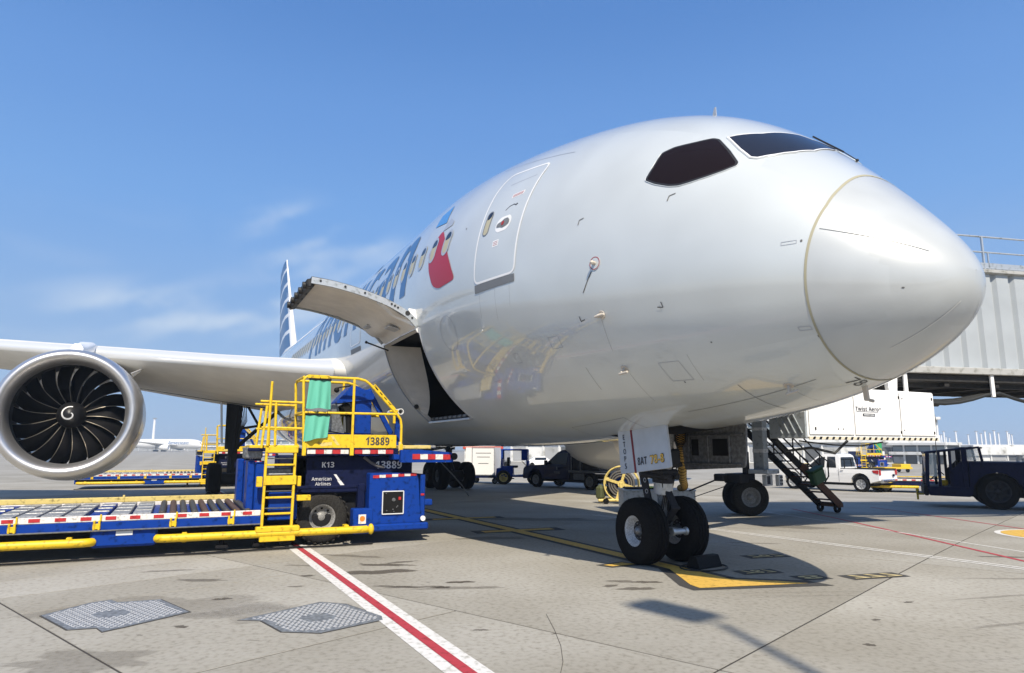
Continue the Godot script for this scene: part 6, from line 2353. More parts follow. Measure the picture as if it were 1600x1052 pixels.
# ---------------------------------------------------------------- jet bridge with what hangs from it
func build_bridge() -> void:
	var t := thing("jet_bridge", "white ribbed passenger bridge with roof railing behind the airliner's nose", "jet bridge", Vector3(-8.0, 0, -10.0), deg_to_rad(-13.0))
	org = t.position
	var x0 := -6.5
	var x1 := -9.5
	var z0 := -5.2
	var n := 70
	var pitch := 0.565
	var mb := Mb.new()
	mb.box(Vector3(-8.0, 3.50, z0 - 20.0), Vector3(2.9, 0.20, 40.0), Basis(), 0.02)
	for i in 26: mb.box(Vector3(-8.0, 3.36, z0 - 1.5 * i - 0.6), Vector3(2.8, 0.12, 0.14))
	for x in [x0 - 0.35, x1 + 0.35]: mb.box(Vector3(x, 3.36, z0 - 20.0), Vector3(0.16, 0.14, 39.8))
	part(t, "floor_frame", mb, M.bridge_under)
	mb = Mb.new()
	for x in [x0 + 0.03, x1 - 0.03]:
		mb.box(Vector3(x, 3.68, z0 - 20.0), Vector3(0.12, 0.17, 40.0), Basis(), 0.015)
		mb.box(Vector3(x, 6.27, z0 - 20.0), Vector3(0.14, 0.10, 40.0), Basis(), 0.015)
	part(t, "edge_beam", mb, M.bridge_frame)
	mb = Mb.new()
	mb.box(Vector3(-8.0, 6.26, z0 - 20.0), Vector3(2.9, 0.12, 40.0))
	mb.box(Vector3(-8.0, 5.0, z0 - 39.9), Vector3(2.9, 2.4, 0.1))
	part(t, "roof", mb, M.bridge_panel)
	# ribbed wall panels, one trapezoid each
	mb = Mb.new()
	mb.prism(pv([0.0, -0.09, 0.07, 0.0, 0.43, 0.0, 0.50, -0.09, pitch, -0.09, pitch, -0.12, 0.0, -0.12]), Vector3.ZERO, Vector3(0, 0, -1), Vector3(1, 0, 0), Vector3(0, 2.46, 0))
	var pm := mb.mesh()
	for i in n:
		var p := put(t, "wall_panel", pm, M.bridge_panel)
		p.position = Vector3(x0, 3.765, z0 - pitch * i) - org
		if i % 3 == 0 or i < 4:
			pass
	mb = Mb.new()
	mb.box(Vector3(x1 + 0.05, 5.0, z0 - 20.0), Vector3(0.1, 2.46, 39.6))
	part(t, "far_wall", mb, M.bridge_panel)
	mb = Mb.new()
	mb.box(Vector3(x0 + 0.012, 4.55, -10.3), Vector3(0.02, 0.22, 0.34), Basis(), 0.004)
	part(t, "sign_plate", mb, M.galvanised)
	# cab at the airliner's door
	mb = Mb.new()
	mb.box(Vector3(-6.6, 4.9, -4.4), Vector3(3.0, 2.7, 2.2), Basis(Vector3.UP, 0.0), 0.06)
	part(t, "cab", mb, M.bridge_panel)
	# roof walkway railing
	for q in [[6.45, 0.022, 0.0], [6.88, 0.022, 0.0], [7.30, 0.024, 0.0]]:
		mb = Mb.new()
		mb.rod(Vector3(x0 - 0.25, q[0], -8.4), Vector3(x0 - 0.25, q[0], z0 - 39), q[1])
		mb.rod(Vector3(x1 + 0.25, q[0], -8.4), Vector3(x1 + 0.25, q[0], z0 - 39), q[1])
		part(t, "roof_rail", mb, M.galvanised)
	mb = Mb.new()
	for x in [x0 - 0.25, x1 + 0.25]: mb.box(Vector3(x, 6.52, -24.0), Vector3(0.03, 0.14, 31.0))
	part(t, "kick_plate", mb, M.galvanised)
	for i in 16:
		mb = Mb.new()
		for x in [x0 - 0.25, x1 + 0.25]:
			mb.box(Vector3(x, 6.8, -8.5 - 1.75 * i), Vector3(0.045, 1.04, 0.045))
			mb.box(Vector3(x, 6.6, -8.65 - 1.75 * i), Vector3(0.03, 0.6, 0.03))
		part(t, "rail_post", mb, M.galvanised)
	# cable festoon under the floor
	mb = Mb.new()
	for k in 3:
		var path := PackedVector3Array()
		for i in 25:
			var u := i / 24.0
			var z := -9.3 - 10.0 * u
			path.append(Vector3(x0 - 0.05 - 0.08 * k, 3.22 - 0.32 * absf(sin(u * PI * 3.0 + 0.9)) * (1.0 - 0.15 * k) - 0.03, z))
		mb.tube(path, 0.045 - 0.01 * k, 8)
	part(t, "cable_festoon", mb, M.cable)
	mb = Mb.new()
	for z in [-9.0, -11.55, -14.9]: mb.beam(Vector3(x0, 3.6, z), Vector3(x0, 3.05, z), 0.10, 0.06, Vector3(1, 0, 0), 0.01)
	mb.prism(round_poly(pv([-0.10, 0.0, 0.10, 0.0, 0.16, 0.62, -0.16, 0.62]), 0.03), Vector3(x0 - 0.1, 3.02, -8.62), Vector3(0, 0, 1), Vector3(0, 1, 0), Vector3(0.12, 0, 0))
	part(t, "hanger", mb, M.white_box)
	# lift column with wheels, drive box and panel (given in world axes, so turned back)
	var back := deg_to_rad(13.0)
	var wc := gp(-10.65, -7.33)
	mb = Mb.new()
	mb.box(Vector3(-10.45, 2.3, -7.62), Vector3(0.30, 2.3, 0.30), Basis(Vector3.UP, 0.35), 0.01)
	mb.turn(org, back)
	var col := part(t, "lift_column", mb, M.column_grey)
	mb = Mb.new()
	for q in [[1.72, 0.10], [2.32, 0.08]]: mb.box(Vector3(-10.45, q[0], -7.62), Vector3(0.312, q[1], 0.312), Basis(Vector3.UP, 0.35), 0.004)
	mb.turn(org, back)
	part(col, "white_band", mb, M.white_cart)
	mb = Mb.new()
	mb.box(Vector3(-10.45, 1.16, -7.62), Vector3(0.7, 0.12, 0.75), Basis(Vector3.UP, 0.35), 0.015)
	mb.turn(org, back)
	part(col, "column_foot", mb, M.galvanised)
	mb = Mb.new()
	mb.box(Vector3(-10.6, 1.35, -7.2), Vector3(0.16, 0.7, 0.14), Basis(Vector3.UP, 0.35), 0.02)
	mb.rod(Vector3(-10.55, 1.6, -7.12), Vector3(-10.55, 1.86, -7.12), 0.03)
	mb.box(Vector3(-10.75, 0.98, -7.1), Vector3(0.5, 0.26, 0.9), Basis(Vector3.UP, 0.35), 0.03)
	mb.box(Vector3(-10.85, 1.0, -6.55), Vector3(0.3, 0.2, 0.4), Basis(Vector3.UP, 0.35), 0.03)
	mb.rod(Vector3(-10.85, 1.0, -6.55), Vector3(-11.4, 0.62, -5.85), 0.022)
	mb.rod(Vector3(-10.95, 0.75, -6.75), Vector3(-11.5, 0.42, -6.0), 0.012)
	mb.turn(org, back)
	part(t, "drive_unit", mb, M.gear_dark)
	var ax := Vector3(0.905, 0, 0.425)
	for o in [0.0, -0.62]:
		mb = Mb.new()
		var c: Vector3 = wc + Vector3(0, 0.50, 0) + ax * o + Vector3(-0.02, 0, 0.03) * (1.0 if o < 0.0 else 0.0)
		tyre(mb, c, ax, 0.505, 0.34, 0.27)
		mb.turn(org, back)
		var w := part(t, "wheel", mb, M.tyre_worn)
		mb = Mb.new()
		wheel_rim(mb, c, ax, 0.272, 0.30)
		wheel_cap(mb, c, ax, 0.272, 0.30)
		mb.turn(org, back)
		part(w, "rim", mb, M.hub_grey)
	mb = Mb.new()
	mb.box(Vector3(-10.25, 0.93, -7.62), Vector3(0.12, 0.30, 0.40), Basis(Vector3.UP, 0.35), 0.01)
	mb.box(Vector3(-10.18, 0.92, -7.98), Vector3(0.10, 0.30, 0.26), Basis(Vector3.UP, 0.35), 0.01)
	mb.turn(org, back)
	var bx := part(t, "control_box", mb, M.white_cart)
	mb = Mb.new()
	mb.box(Vector3(-10.185, 0.93, -7.59), Vector3(0.02, 0.22, 0.2), Basis(Vector3.UP, 0.35))
	for i in 3:
		for j in 3: mb.box(Vector3(-10.125, 0.83 + 0.09 * i, -7.92 - 0.07 * j + 0.02), Vector3(0.02, 0.055, 0.045), Basis(Vector3.UP, 0.35))
	mb.turn(org, back)
	part(bx, "panel_face", mb, M.text_dark)
	org = Vector3.ZERO
	bridge_stairs()
	air_unit()

func bridge_stairs() -> void:
	var t := thing("service_stairs", "black metal stairs with rusty bottom steps leading up to the bridge", "stairs", gp(-10.9, -10.9))
	org = t.position
	var foot := Vector3(-10.9, 0.12, -10.75)
	var top := Vector3(-10.9, 4.0, -5.7)
	var w := 0.36
	var mb := Mb.new()
	for s in [-w, w]:
		mb.beam(foot + Vector3(s, 0, 0), top + Vector3(s, 0, 0), 0.05, 0.21, Vector3.UP, 0.01)
	part(t, "stringer", mb, M.stair_black)
	mb = Mb.new()
	for s in [-w, w]:
		mb.beam(foot + Vector3(s * 1.07, 0.02, 0), foot.lerp(top, 0.30) + Vector3(s * 1.07, 0.02, 0), 0.04, 0.22, Vector3.UP, 0.01)
	part(t, "rusty_cladding", mb, M.rust)
	for i in 17:
		var p := foot.lerp(top, (i + 0.5) / 17.0)
		mb = Mb.new()
		mb.box(p + Vector3(0, 0.05, 0), Vector3(0.68, 0.035, 0.22), Basis(), 0.006)
		part(t, "tread", mb, M.rust if i < 5 else M.stair_black)
	for s in [-w, w]:
		mb = Mb.new()
		for h in [0.32, 0.62, 0.95]:
			mb.rod(foot.lerp(top, 0.12) + Vector3(s, h, 0), top + Vector3(s, h, 0), 0.02)
		var a := foot.lerp(top, 0.12) + Vector3(s, 0.95, 0)
		mb.tube(PackedVector3Array([a, a + Vector3(0, -0.12, -0.22), a + Vector3(0, -0.55, -0.22), a + Vector3(0, -0.82, 0.05)]), 0.02, 8)
		var r := part(t, "handrail", mb, M.stair_black)
		mb = Mb.new()
		for k in [0.14, 0.35, 0.56, 0.77, 0.98]:
			var b := foot.lerp(top, k) + Vector3(s, 0.1, 0)
			mb.rod(b, b + Vector3(0, 0.88, 0), 0.02)
		part(r, "post", mb, M.stair_black)
	for s in [-0.3, 0.3]:
		mb = Mb.new()
		tyre(mb, gp(-10.9, -10.7) + Vector3(s, 0.13, 0), Vector3(1, 0, 0), 0.13, 0.09, 0.06)
		part(t, "castor", mb, M.tyre)
	mb = Mb.new()
	mb.box(foot + Vector3(0, 0.02, 0.0), Vector3(0.84, 0.12, 0.16), Basis(), 0.01)
	part(t, "foot_frame", mb, M.rust)
	mb = Mb.new()
	mb.box(top + Vector3(0.0, -0.1, 0.7), Vector3(1.0, 0.06, 1.4), Basis(), 0.01)
	part(t, "landing", mb, M.stair_black)
	org = Vector3.ZERO
	# green bin hooked on the stairs
	var g := thing("green_bin", "dark green bin strapped to the side of the stairs", "bin", Vector3(-10.32, 0.78, -9.62))
	mb = Mb.new()
	mb.box(Vector3(0, 0.22, 0), Vector3(0.24, 0.40, 0.48), Basis(Vector3.RIGHT, 0.35), 0.04)
	part(g, "tub", mb, M.green_dark)
	mb = Mb.new()
	mb.box(Vector3(0, 0.43, 0.08), Vector3(0.27, 0.04, 0.52), Basis(Vector3.RIGHT, 0.35), 0.015)
	part(g, "lid", mb, M.green_dark)

func air_unit() -> void:
	var t := thing("air_unit", "long white air conditioning box hung under the bridge, marked Twist Aero", "air conditioner", Vector3(-7.25, 1.96, -7.15))
	org = t.position
	var mb := Mb.new()
	mb.box(Vector3(-7.02, 2.56, -7.15), Vector3(1.0, 1.10, 4.3), Basis(), 0.02)
	var body := part(t, "casing", mb, M.white_box)
	mb = Mb.new()
	for q in [[-5.02, 1.42], [-6.45, 1.55], [-8.02, 1.25]]:
		mb.box(Vector3(-6.497, 2.58, q[0] - q[1] * 0.5), Vector3(0.02, 1.0, q[1] - 0.03), Basis(), 0.006)
	part(body, "side_panel", mb, M.white_box)
	mb = Mb.new()
	for q in [[2.95, -7.98], [2.15, -7.98], [2.95, -9.18], [2.15, -9.18], [2.2, -5.2], [2.95, -5.2]]: mb.box(Vector3(-6.482, q[0], q[1]), Vector3(0.02, 0.065, 0.035), Basis(), 0.004)
	for q in [[2.93, -8.1], [2.2, -8.1], [2.2, -5.9], [2.2, -6.05]]: mb.box(Vector3(-6.482, q[0], q[1]), Vector3(0.015, 0.03, 0.015))
	part(body, "latch", mb, M.black)
	lettering(body, "Twist Aero^", Vector3(-6.482, 2.66, -6.92), Vector3(0, 0, -1), Vector3.UP, 0.09, M.text_dark, 0.86)
	mb = Mb.new()
	mb.box(Vector3(-6.484, 2.595, -6.88), Vector3(0.008, 0.008, 0.72))
	mb.box(Vector3(-6.484, 2.525, -6.92), Vector3(0.008, 0.06, 0.40))
	part(body, "name_bar", mb, M.text_dark)
	mb = Mb.new()
	mb.box(Vector3(-6.479, 2.525, -6.92), Vector3(0.006, 0.022, 0.34))
	part(body, "name_print", mb, M.white_cart)
	mb = Mb.new()
	mb.box(Vector3(-6.49, 2.00, -7.15), Vector3(0.03, 0.065, 4.30), Basis(), 0.004)
	var hz := part(body, "hazard_edge", mb, M.hazard_cream)
	for i in 22:
		mb = Mb.new()
		mb.prism(pv([0.0, -0.032, 0.07, -0.032, 0.11, 0.032, 0.04, 0.032]), Vector3(-6.4745, 2.00, -5.08 - 0.194 * i), Vector3(0, 0, -1), Vector3.UP, Vector3(0.004, 0, 0))
		part(hz, "black_stripe", mb, M.black)
	mb = Mb.new()      # grey machine end with frame and louvres
	mb.box(Vector3(-7.02, 2.54, -4.97), Vector3(1.0, 1.08, 0.06), Basis(), 0.01)
	for i in 4: mb.beam(Vector3(-6.6 - 0.18 * i, 2.1, -4.93), Vector3(-6.85 - 0.18 * i, 2.55, -4.93), 0.02, 0.03, Vector3(0, 0, 1))
	part(t, "machine_end", mb, M.column_grey)
	mb = Mb.new()
	mb.tube(PackedVector3Array([Vector3(-7.0, 2.8, -4.9), Vector3(-6.9, 2.95, -4.7), Vector3(-6.8, 2.98, -5.2), Vector3(-6.6, 3.1, -5.6)]), 0.03, 8)
	mb.tube(PackedVector3Array([Vector3(-7.4, 1.95, -5.0), Vector3(-7.25, 1.72, -5.1), Vector3(-6.9, 1.8, -5.5), Vector3(-6.7, 1.68, -6.0), Vector3(-6.6, 1.95, -6.3)]), 0.03, 8)
	mb.tube(PackedVector3Array([Vector3(-7.3, 1.95, -5.6), Vector3(-6.9, 1.86, -6.2), Vector3(-6.8, 1.84, -7.0), Vector3(-6.7, 1.93, -7.6)]), 0.018, 6)
	mb.tube(PackedVector3Array([Vector3(-6.6, 3.0, -9.3), Vector3(-6.58, 2.5, -9.42), Vector3(-6.6, 1.9, -9.36), Vector3(-6.6, 1.4, -9.38)]), 0.008, 5)
	part(t, "hose", mb, M.cable)
	mb = Mb.new()
	mb.rod(Vector3(-6.7, 2.86, -9.2), Vector3(-6.7, 2.86, -9.75), 0.06)
	part(t, "pipe_stub", mb, M.cable)
	org = Vector3.ZERO
	# ribbed yellow air duct to the belly
	duct("air_duct", "ribbed yellow air duct running from the white box to the airliner's belly", [Vector3(-7.0, 2.72, -4.95), Vector3(-6.75, 2.62, -4.2), Vector3(-6.5, 2.50, -3.3), Vector3(-6.2, 2.35, -2.4), Vector3(-6.0, 2.2, -1.4)], 0.17)
	duct("air_duct", "ribbed yellow duct hanging behind the nose gear down to the white cart", [Vector3(-5.05, 2.15, -0.42), Vector3(-5.25, 1.95, -0.55), Vector3(-5.7, 1.72, -0.95), Vector3(-7.6, 1.20, -2.5), Vector3(-10.2, 0.82, -4.7), Vector3(-11.5, 0.70, -5.62)], 0.085)

func duct(called: String, label: String, pts: Array, r: float) -> void:
	var t := thing(called, label, "air duct", pts[0])
	org = t.position
	var path := PackedVector3Array()
	for i in pts.size() - 1:
		for j in 8:
			var a: Vector3 = pts[maxi(i - 1, 0)]
			var d: Vector3 = pts[mini(i + 2, pts.size() - 1)]
			var b: Vector3 = pts[i]
			var c: Vector3 = pts[i + 1]
			path.append(b.cubic_interpolate(c, a, d, j / 8.0))
	path.append(pts[-1])
	var mb := Mb.new()
	mb.tube(path, r, 14)
	part(t, "duct_skin", mb, M.hose_yellow)
	mb = Mb.new()
	for i in range(1, path.size() - 1):
		var d := (path[i + 1] - path[i - 1]).normalized()
		mb.lathe(PackedVector2Array([Vector2(-0.018, r), Vector2(-0.012, r * 1.07), Vector2(0.012, r * 1.07), Vector2(0.018, r)]), path[i], d, 14)
	part(t, "rib", mb, M.black, "", "stuff")
	org = Vector3.ZERO

# ---------------------------------------------------------------- vehicles (local axes: x forward, z to the right side, origin on the ground)
func road_wheel(par: Node, c: Vector3, r: float, w: float, rim_m: Material, tyre_m: Material = null) -> void:
	var mb := Mb.new()
	tyre(mb, c, Vector3(0, 0, 1), r, w, r * 0.62)
	var o := part(par, "wheel", mb, tyre_m if tyre_m else M.tyre)
	mb = Mb.new()
	wheel_rim(mb, c, Vector3(0, 0, 1), r * 0.625, w * 0.9)
	wheel_cap(mb, c, Vector3(0, 0, 1), r * 0.625, w * 0.9)
	for i in 7:
		var a := TAU * i / 7
		for s in [-1.0, 1.0]:
			mb.beam(c + Vector3(cos(a), sin(a), 0) * r * 0.18 + Vector3(0, 0, s * w * 0.30), c + Vector3(cos(a), sin(a), 0) * r * 0.56 + Vector3(0, 0, s * w * 0.36), r * 0.10, w * 0.10, Vector3(0, 0, 1), 0.006)
	part(o, "rim", mb, rim_m)

func side_shell(mb: Mb, poly: PackedVector2Array, half: float, tuck := 0.0, y0 := 0.0, y1 := 1.0) -> void:   # a side outline drawn out to both sides, leaning in towards the top
	var idx := Geometry2D.triangulate_polygon(poly)
	var z := func(p: Vector2) -> float: return half - tuck * clampf((p.y - y0) / (y1 - y0), 0.0, 1.0)
	for i in range(0, idx.size(), 3):
		for s in [-1.0, 1.0]:
			var q: Array[Vector3] = []
			for j in 3:
				var p := poly[idx[i + j]]
				q.append(Vector3(p.x, p.y, s * z.call(p)))
			mb.flat(q[0], q[1], q[2], Vector3(0, 0, s))
	var cw := Geometry2D.is_polygon_clockwise(poly)
	for i in poly.size():
		var p := poly[i]
		var q := poly[(i + 1) % poly.size()]
		var e := q - p
		var o := Vector3(e.y, -e.x, 0) if not cw else Vector3(-e.y, e.x, 0)
		mb.quad(Vector3(p.x, p.y, -z.call(p)), Vector3(q.x, q.y, -z.call(q)), Vector3(q.x, q.y, z.call(q)), Vector3(p.x, p.y, z.call(p)), o)

func arch(cx: float, r: float, y: float, k := 9) -> Array:     # points of a wheel arch from front to back along the sill
	var o := []
	for i in k:
		var a := PI * i / (k - 1)
		o.append(cx + r * cos(a)); o.append(y + r * sin(a))
	return o

func pickup(label: String, at: Vector3, turn: float, paint_m: Material, dark: bool) -> Node3D:
	var t := thing("pickup_truck", label, "pickup truck", at, turn)
	var R := 0.40
	var wb := 1.85
	var lo := [2.72, 0.42, 2.78, 0.62, 2.74, 0.92, 2.60, 1.08, 1.15, 1.17, -2.75 if not dark else -0.55, 1.14 if not dark else 1.15, -2.80 if not dark else -0.55, 0.60 if not dark else 0.5]
	var poly := pv(lo)
	if not dark:
		poly.append(Vector2(-wb - 0.52, 0.50))
		poly.append_array(reversed(pv(arch(-wb, 0.50, 0.46))))
	poly.append_array(pv([-wb + 0.54 if not dark else -0.5, 0.46, wb - 0.54, 0.46]))
	poly.append_array(reversed(pv(arch(wb, 0.50, 0.46))))
	var mb := Mb.new()
	side_shell(mb, poly, 0.98, 0.06, 0.9, 1.2)
	var body := part(t, "body", mb, paint_m)
	# cab
	mb = Mb.new()
	side_shell(mb, round_poly(pv([1.20, 1.15, 0.42, 1.78, 0.1, 1.90, -0.55 if not dark else -0.35, 1.91, -0.72 if not dark else -0.5, 1.80, -0.78 if not dark else -0.55, 1.12]), 0.06), 0.93, 0.20, 1.15, 1.9)
	var cab := part(t, "cab", mb, paint_m)
	mb = Mb.new()
	for s in [-1.0, 1.0]:
		var wins := [[0.98, 1.20, 0.40, 1.70, 0.02, 1.75, 0.02, 1.20], [-0.10, 1.20, -0.10, 1.76, -0.52, 1.76, -0.62, 1.20]] if not dark else [[0.98, 1.20, 0.40, 1.72, -0.30, 1.76, -0.34, 1.20]]
		for q in wins:
			var p := pv(q)
			var idx := Geometry2D.triangulate_polygon(p)
			for i in range(0, idx.size(), 3):
				var v3: Array[Vector3] = []
				for j in 3:
					var c := p[idx[i + j]]
					v3.append(Vector3(c.x, c.y, s * (0.936 - 0.20 * (c.y - 1.15) / 0.75)))
				mb.flat(v3[0], v3[1], v3[2], Vector3(0, 0.2, s))
	mb.quad(Vector3(1.14, 1.22, -0.80), Vector3(1.14, 1.22, 0.80), Vector3(0.47, 1.76, 0.68), Vector3(0.47, 1.76, -0.68), Vector3(1, 1, 0))
	var xr := -0.785 if not dark else -0.56
	mb.quad(Vector3(xr, 1.25, -0.72), Vector3(xr, 1.25, 0.72), Vector3(xr + 0.03, 1.74, 0.64), Vector3(xr + 0.03, 1.74, -0.64), Vector3(-1, 0, 0))
	part(cab, "window", mb, M.car_glass)
	mb = Mb.new()
	for s in [-1.0, 1.0]: mb.box(Vector3(0.98, 1.26, s * 1.06), Vector3(0.12, 0.24, 0.20), Basis(), 0.03)
	part(cab, "mirror", mb, M.black)
	mb = Mb.new()
	for s in [-1.0, 1.0]:
		for q in [[0.62], [-0.38]] if not dark else [[0.30]]: mb.box(Vector3(q[0] - 0.55, 1.06, s * 0.985), Vector3(0.16, 0.035, 0.02), Basis(), 0.006)
	part(body, "door_handle", mb, M.black if dark else M.chrome)
	mb = Mb.new()
	for s in [-1.0, 1.0]:
		for q in [[1.15], [-0.05], [-0.76]] if not dark else [[1.15], [-0.42]]: mb.box(Vector3(q[0], 0.82, s * 0.981), Vector3(0.012, 0.66, 0.006))
	part(body, "door_gap", mb, M.gear_dark)
	mb = Mb.new()
	mb.box(Vector3(2.78, 0.56, 0), Vector3(0.16, 0.24, 1.90), Basis(), 0.04)
	if not dark: mb.box(Vector3(-2.86, 0.58, 0), Vector3(0.18, 0.18, 1.80), Basis(), 0.04)
	part(body, "bumper", mb, M.chrome if not dark else M.black)
	mb = Mb.new()
	mb.box(Vector3(2.76, 0.88, 0), Vector3(0.06, 0.26, 1.0), Basis(), 0.02)
	mb.box(Vector3(0, 0.38, 0), Vector3(4.8, 0.12, 1.5), Basis(), 0.02)
	part(body, "grille", mb, M.black)
	mb = Mb.new()
	for s in [-0.76, 0.76]: mb.box(Vector3(2.72, 0.92, s), Vector3(0.12, 0.2, 0.34), Basis(), 0.03)
	part(body, "headlight", mb, M.lamp_glass)
	for x in [wb, -wb]:
		for z in [-0.84, 0.84]: road_wheel(t, Vector3(x, R, z), R, 0.27, M.hub_white if not dark else M.hub_grey)
	if not dark:
		mb = Mb.new()
		for s in [-1.0, 1.0]:
			mb.prism(round_poly(pv([-2.76, 0.92, -2.52, 0.98, -2.46, 1.10, -2.76, 1.12]), 0.02), Vector3(0, 0, s * 0.94), Vector3(1, 0, 0), Vector3(0, 1, 0), Vector3(0, 0, s * 0.03))
			mb.box(Vector3(-2.80, 1.0, s * 0.86), Vector3(0.03, 0.26, 0.16), Basis(), 0.01)
		part(body, "tail_light", mb, M.tail_lamp)
		mb = Mb.new()
		mb.box(Vector3(-1.76, 1.11, 0), Vector3(1.9, 0.10, 1.62))
		part(body, "bed_floor", mb, M.chassis)
		mb = Mb.new()
		mb.box(Vector3(-1.8, 1.16, 0.88), Vector3(1.95, 0.05, 0.1), Basis(), 0.015)
		mb.box(Vector3(-1.8, 1.16, -0.88), Vector3(1.95, 0.05, 0.1), Basis(), 0.015)
		mb.box(Vector3(-2.78, 1.16, 0.0), Vector3(0.08, 0.05, 1.8), Basis(), 0.015)
		part(body, "bed_rail", mb, M.chassis)
		mb = Mb.new()
		mb.rod(Vector3(-0.95, 1.15, -0.7), Vector3(-0.95, 1.66, -0.7), 0.025)
		mb.rod(Vector3(-0.95, 1.15, 0.7), Vector3(-0.95, 1.66, 0.7), 0.025)
		mb.rod(Vector3(-0.95, 1.64, -0.7), Vector3(-0.95, 1.64, 0.7), 0.025)
		part(t, "headache_rack", mb, M.black)
		mb = Mb.new()
		mb.box(Vector3(-2.835, 0.85, 0.5), Vector3(0.02, 0.12, 0.2))
		part(body, "number_plate", mb, M.navy)
	return t

func reversed(p: PackedVector2Array) -> PackedVector2Array:
	var o := p.duplicate()
	o.reverse()
	return o

func build_vehicles() -> void:
	pickup("white pickup truck parked beyond the bridge stairs", gp(-22.2, -24.8), deg_to_rad(191.4), M.white_car, false)
	# dark blue service truck with a flat bed
	var t := pickup("dark blue service truck with loaded flat bed under the airliner's belly", gp(-26.65, -11.3), deg_to_rad(196.4), M.navy_gloss, true)
	var mb := Mb.new()
	mb.box(Vector3(-1.75, 0.86, 0), Vector3(2.5, 0.10, 2.0), Basis(), 0.015)
	mb.box(Vector3(-1.6, 0.62, 0), Vector3(2.6, 0.22, 0.8), Basis(), 0.02)
	mb.box(Vector3(-1.2, 0.62, -0.86), Vector3(0.7, 0.3, 0.3), Basis(), 0.02)
	var bed := part(t, "flat_bed", mb, M.gear_grey)
	mb = Mb.new()
	mb.box(Vector3(-0.95, 1.28, 0.0), Vector3(0.6, 0.72, 1.7), Basis(), 0.03)
	mb.prism(round_poly(pv([-2.4, 0.92, -1.25, 0.92, -1.25, 1.55, -1.5, 1.58]), 0.06), Vector3(0, 0, -0.8), Vector3(1, 0, 0), Vector3(0, 1, 0), Vector3(0, 0, 1.6))
	mb.cyl(Vector3(-1.0, 1.72, -0.4), Vector3(-1.0, 1.72, 0.4), 0.14)
	part(bed, "equipment", mb, M.gear_dark)
	mb = Mb.new()
	for x in [-0.65, -1.25]:
		mb.rod(Vector3(x, 0.9, -0.92), Vector3(x, 1.72, -0.92), 0.025)
		mb.rod(Vector3(x, 0.9, 0.92), Vector3(x, 1.72, 0.92), 0.025)
	mb.rod(Vector3(-0.65, 1.72, -0.92), Vector3(-1.25, 1.72, -0.92), 0.025)
	part(bed, "rack", mb, M.steel)
	mb = Mb.new()
	mb.cyl(Vector3(-0.05, 1.91, 0), Vector3(-0.05, 2.02, 0), 0.09, 0.07)
	part(t, "beacon", mb, M.amber)
	mb = Mb.new()
	mb.prism(round_poly(pv([-0.05, 0.0, 0.05, 0.0, 0.03, 0.14, -0.03, 0.14]), 0.01), Vector3(0.28, 0.92, -0.988), Vector3(1, 0, 0), Vector3(0, 1, 0), Vector3(0, 0, 0.006))
	part(t, "door_emblem", mb, M.steel)
	lettering(t, "11500", Vector3(0.28, 0.78, -0.990), Vector3(-1, 0, 0), Vector3.UP, 0.11, M.steel)
	tractor()
	container_dolly()
	tug()
	transporter()

func tractor() -> void:
	var t := thing("baggage_tractor", "bright blue open-sided baggage tractor between the white container and the service truck", "tractor", gp(-31.5, -10.6), deg_to_rad(60.0))
	var mb := Mb.new()
	side_shell(mb, round_poly(pv([1.35, 0.42, 1.40, 0.95, 0.55, 1.02, 0.50, 0.55, -0.35, 0.50, -0.35, 0.90, -1.25, 0.90, -1.3, 0.42]), 0.05), 0.62)
	var b := part(t, "body", mb, M.blue)
	mb = Mb.new()
	mb.box(Vector3(-0.25, 1.92, 0), Vector3(1.5, 0.09, 1.24), Basis(), 0.03)
	for x in [0.46, -0.96]:
		for z in [-0.57, 0.57]: mb.box(Vector3(x, 1.42, z), Vector3(0.10, 0.98, 0.07), Basis(), 0.015)
	mb.box(Vector3(-0.96, 1.15, 0), Vector3(0.06, 0.5, 1.1), Basis(), 0.01)
	part(t, "cab_frame", mb, M.blue)
	mb = Mb.new()
	mb.box(Vector3(0.48, 1.45, 0), Vector3(0.02, 0.72, 1.04))
	mb.box(Vector3(-0.97, 1.62, 0), Vector3(0.02, 0.42, 1.04))
	part(t, "windscreen", mb, M.clear_glass)
	mb = Mb.new()
	mb.box(Vector3(-0.35, 0.98, 0), Vector3(0.5, 0.12, 0.9), Basis(), 0.03)
	mb.box(Vector3(-0.62, 1.25, 0), Vector3(0.12, 0.5, 0.9), Basis(), 0.03)
	mb.rod(Vector3(0.4, 1.0, -0.2), Vector3(0.12, 1.28, -0.2), 0.02)
	part(t, "seat", mb, M.black)
	mb = Mb.new()
	mb.box(Vector3(-0.98, 0.95, 0), Vector3(0.08, 0.75, 1.2), Basis(), 0.02)
	mb.box(Vector3(0.50, 0.90, 0), Vector3(0.10, 0.80, 1.2), Basis(), 0.02)
	mb.box(Vector3(-0.62, 0.82, 0.60), Vector3(0.62, 0.40, 0.05), Basis(), 0.02)
	mb.box(Vector3(0.28, 1.62, 0.585), Vector3(0.28, 0.55, 0.04), Basis(), 0.02)
	part(t, "side_panel", mb, M.blue)
	for x in [0.85, -0.85]:
		for z in [-0.58, 0.58]: road_wheel(t, Vector3(x, 0.40, z), 0.40, 0.24, M.pale_yellow, M.tyre_worn)
	lettering(b, "204", Vector3(1.0, 0.85, 0.625), Vector3(1, 0, 0), Vector3.UP, 0.12, M.text_white)

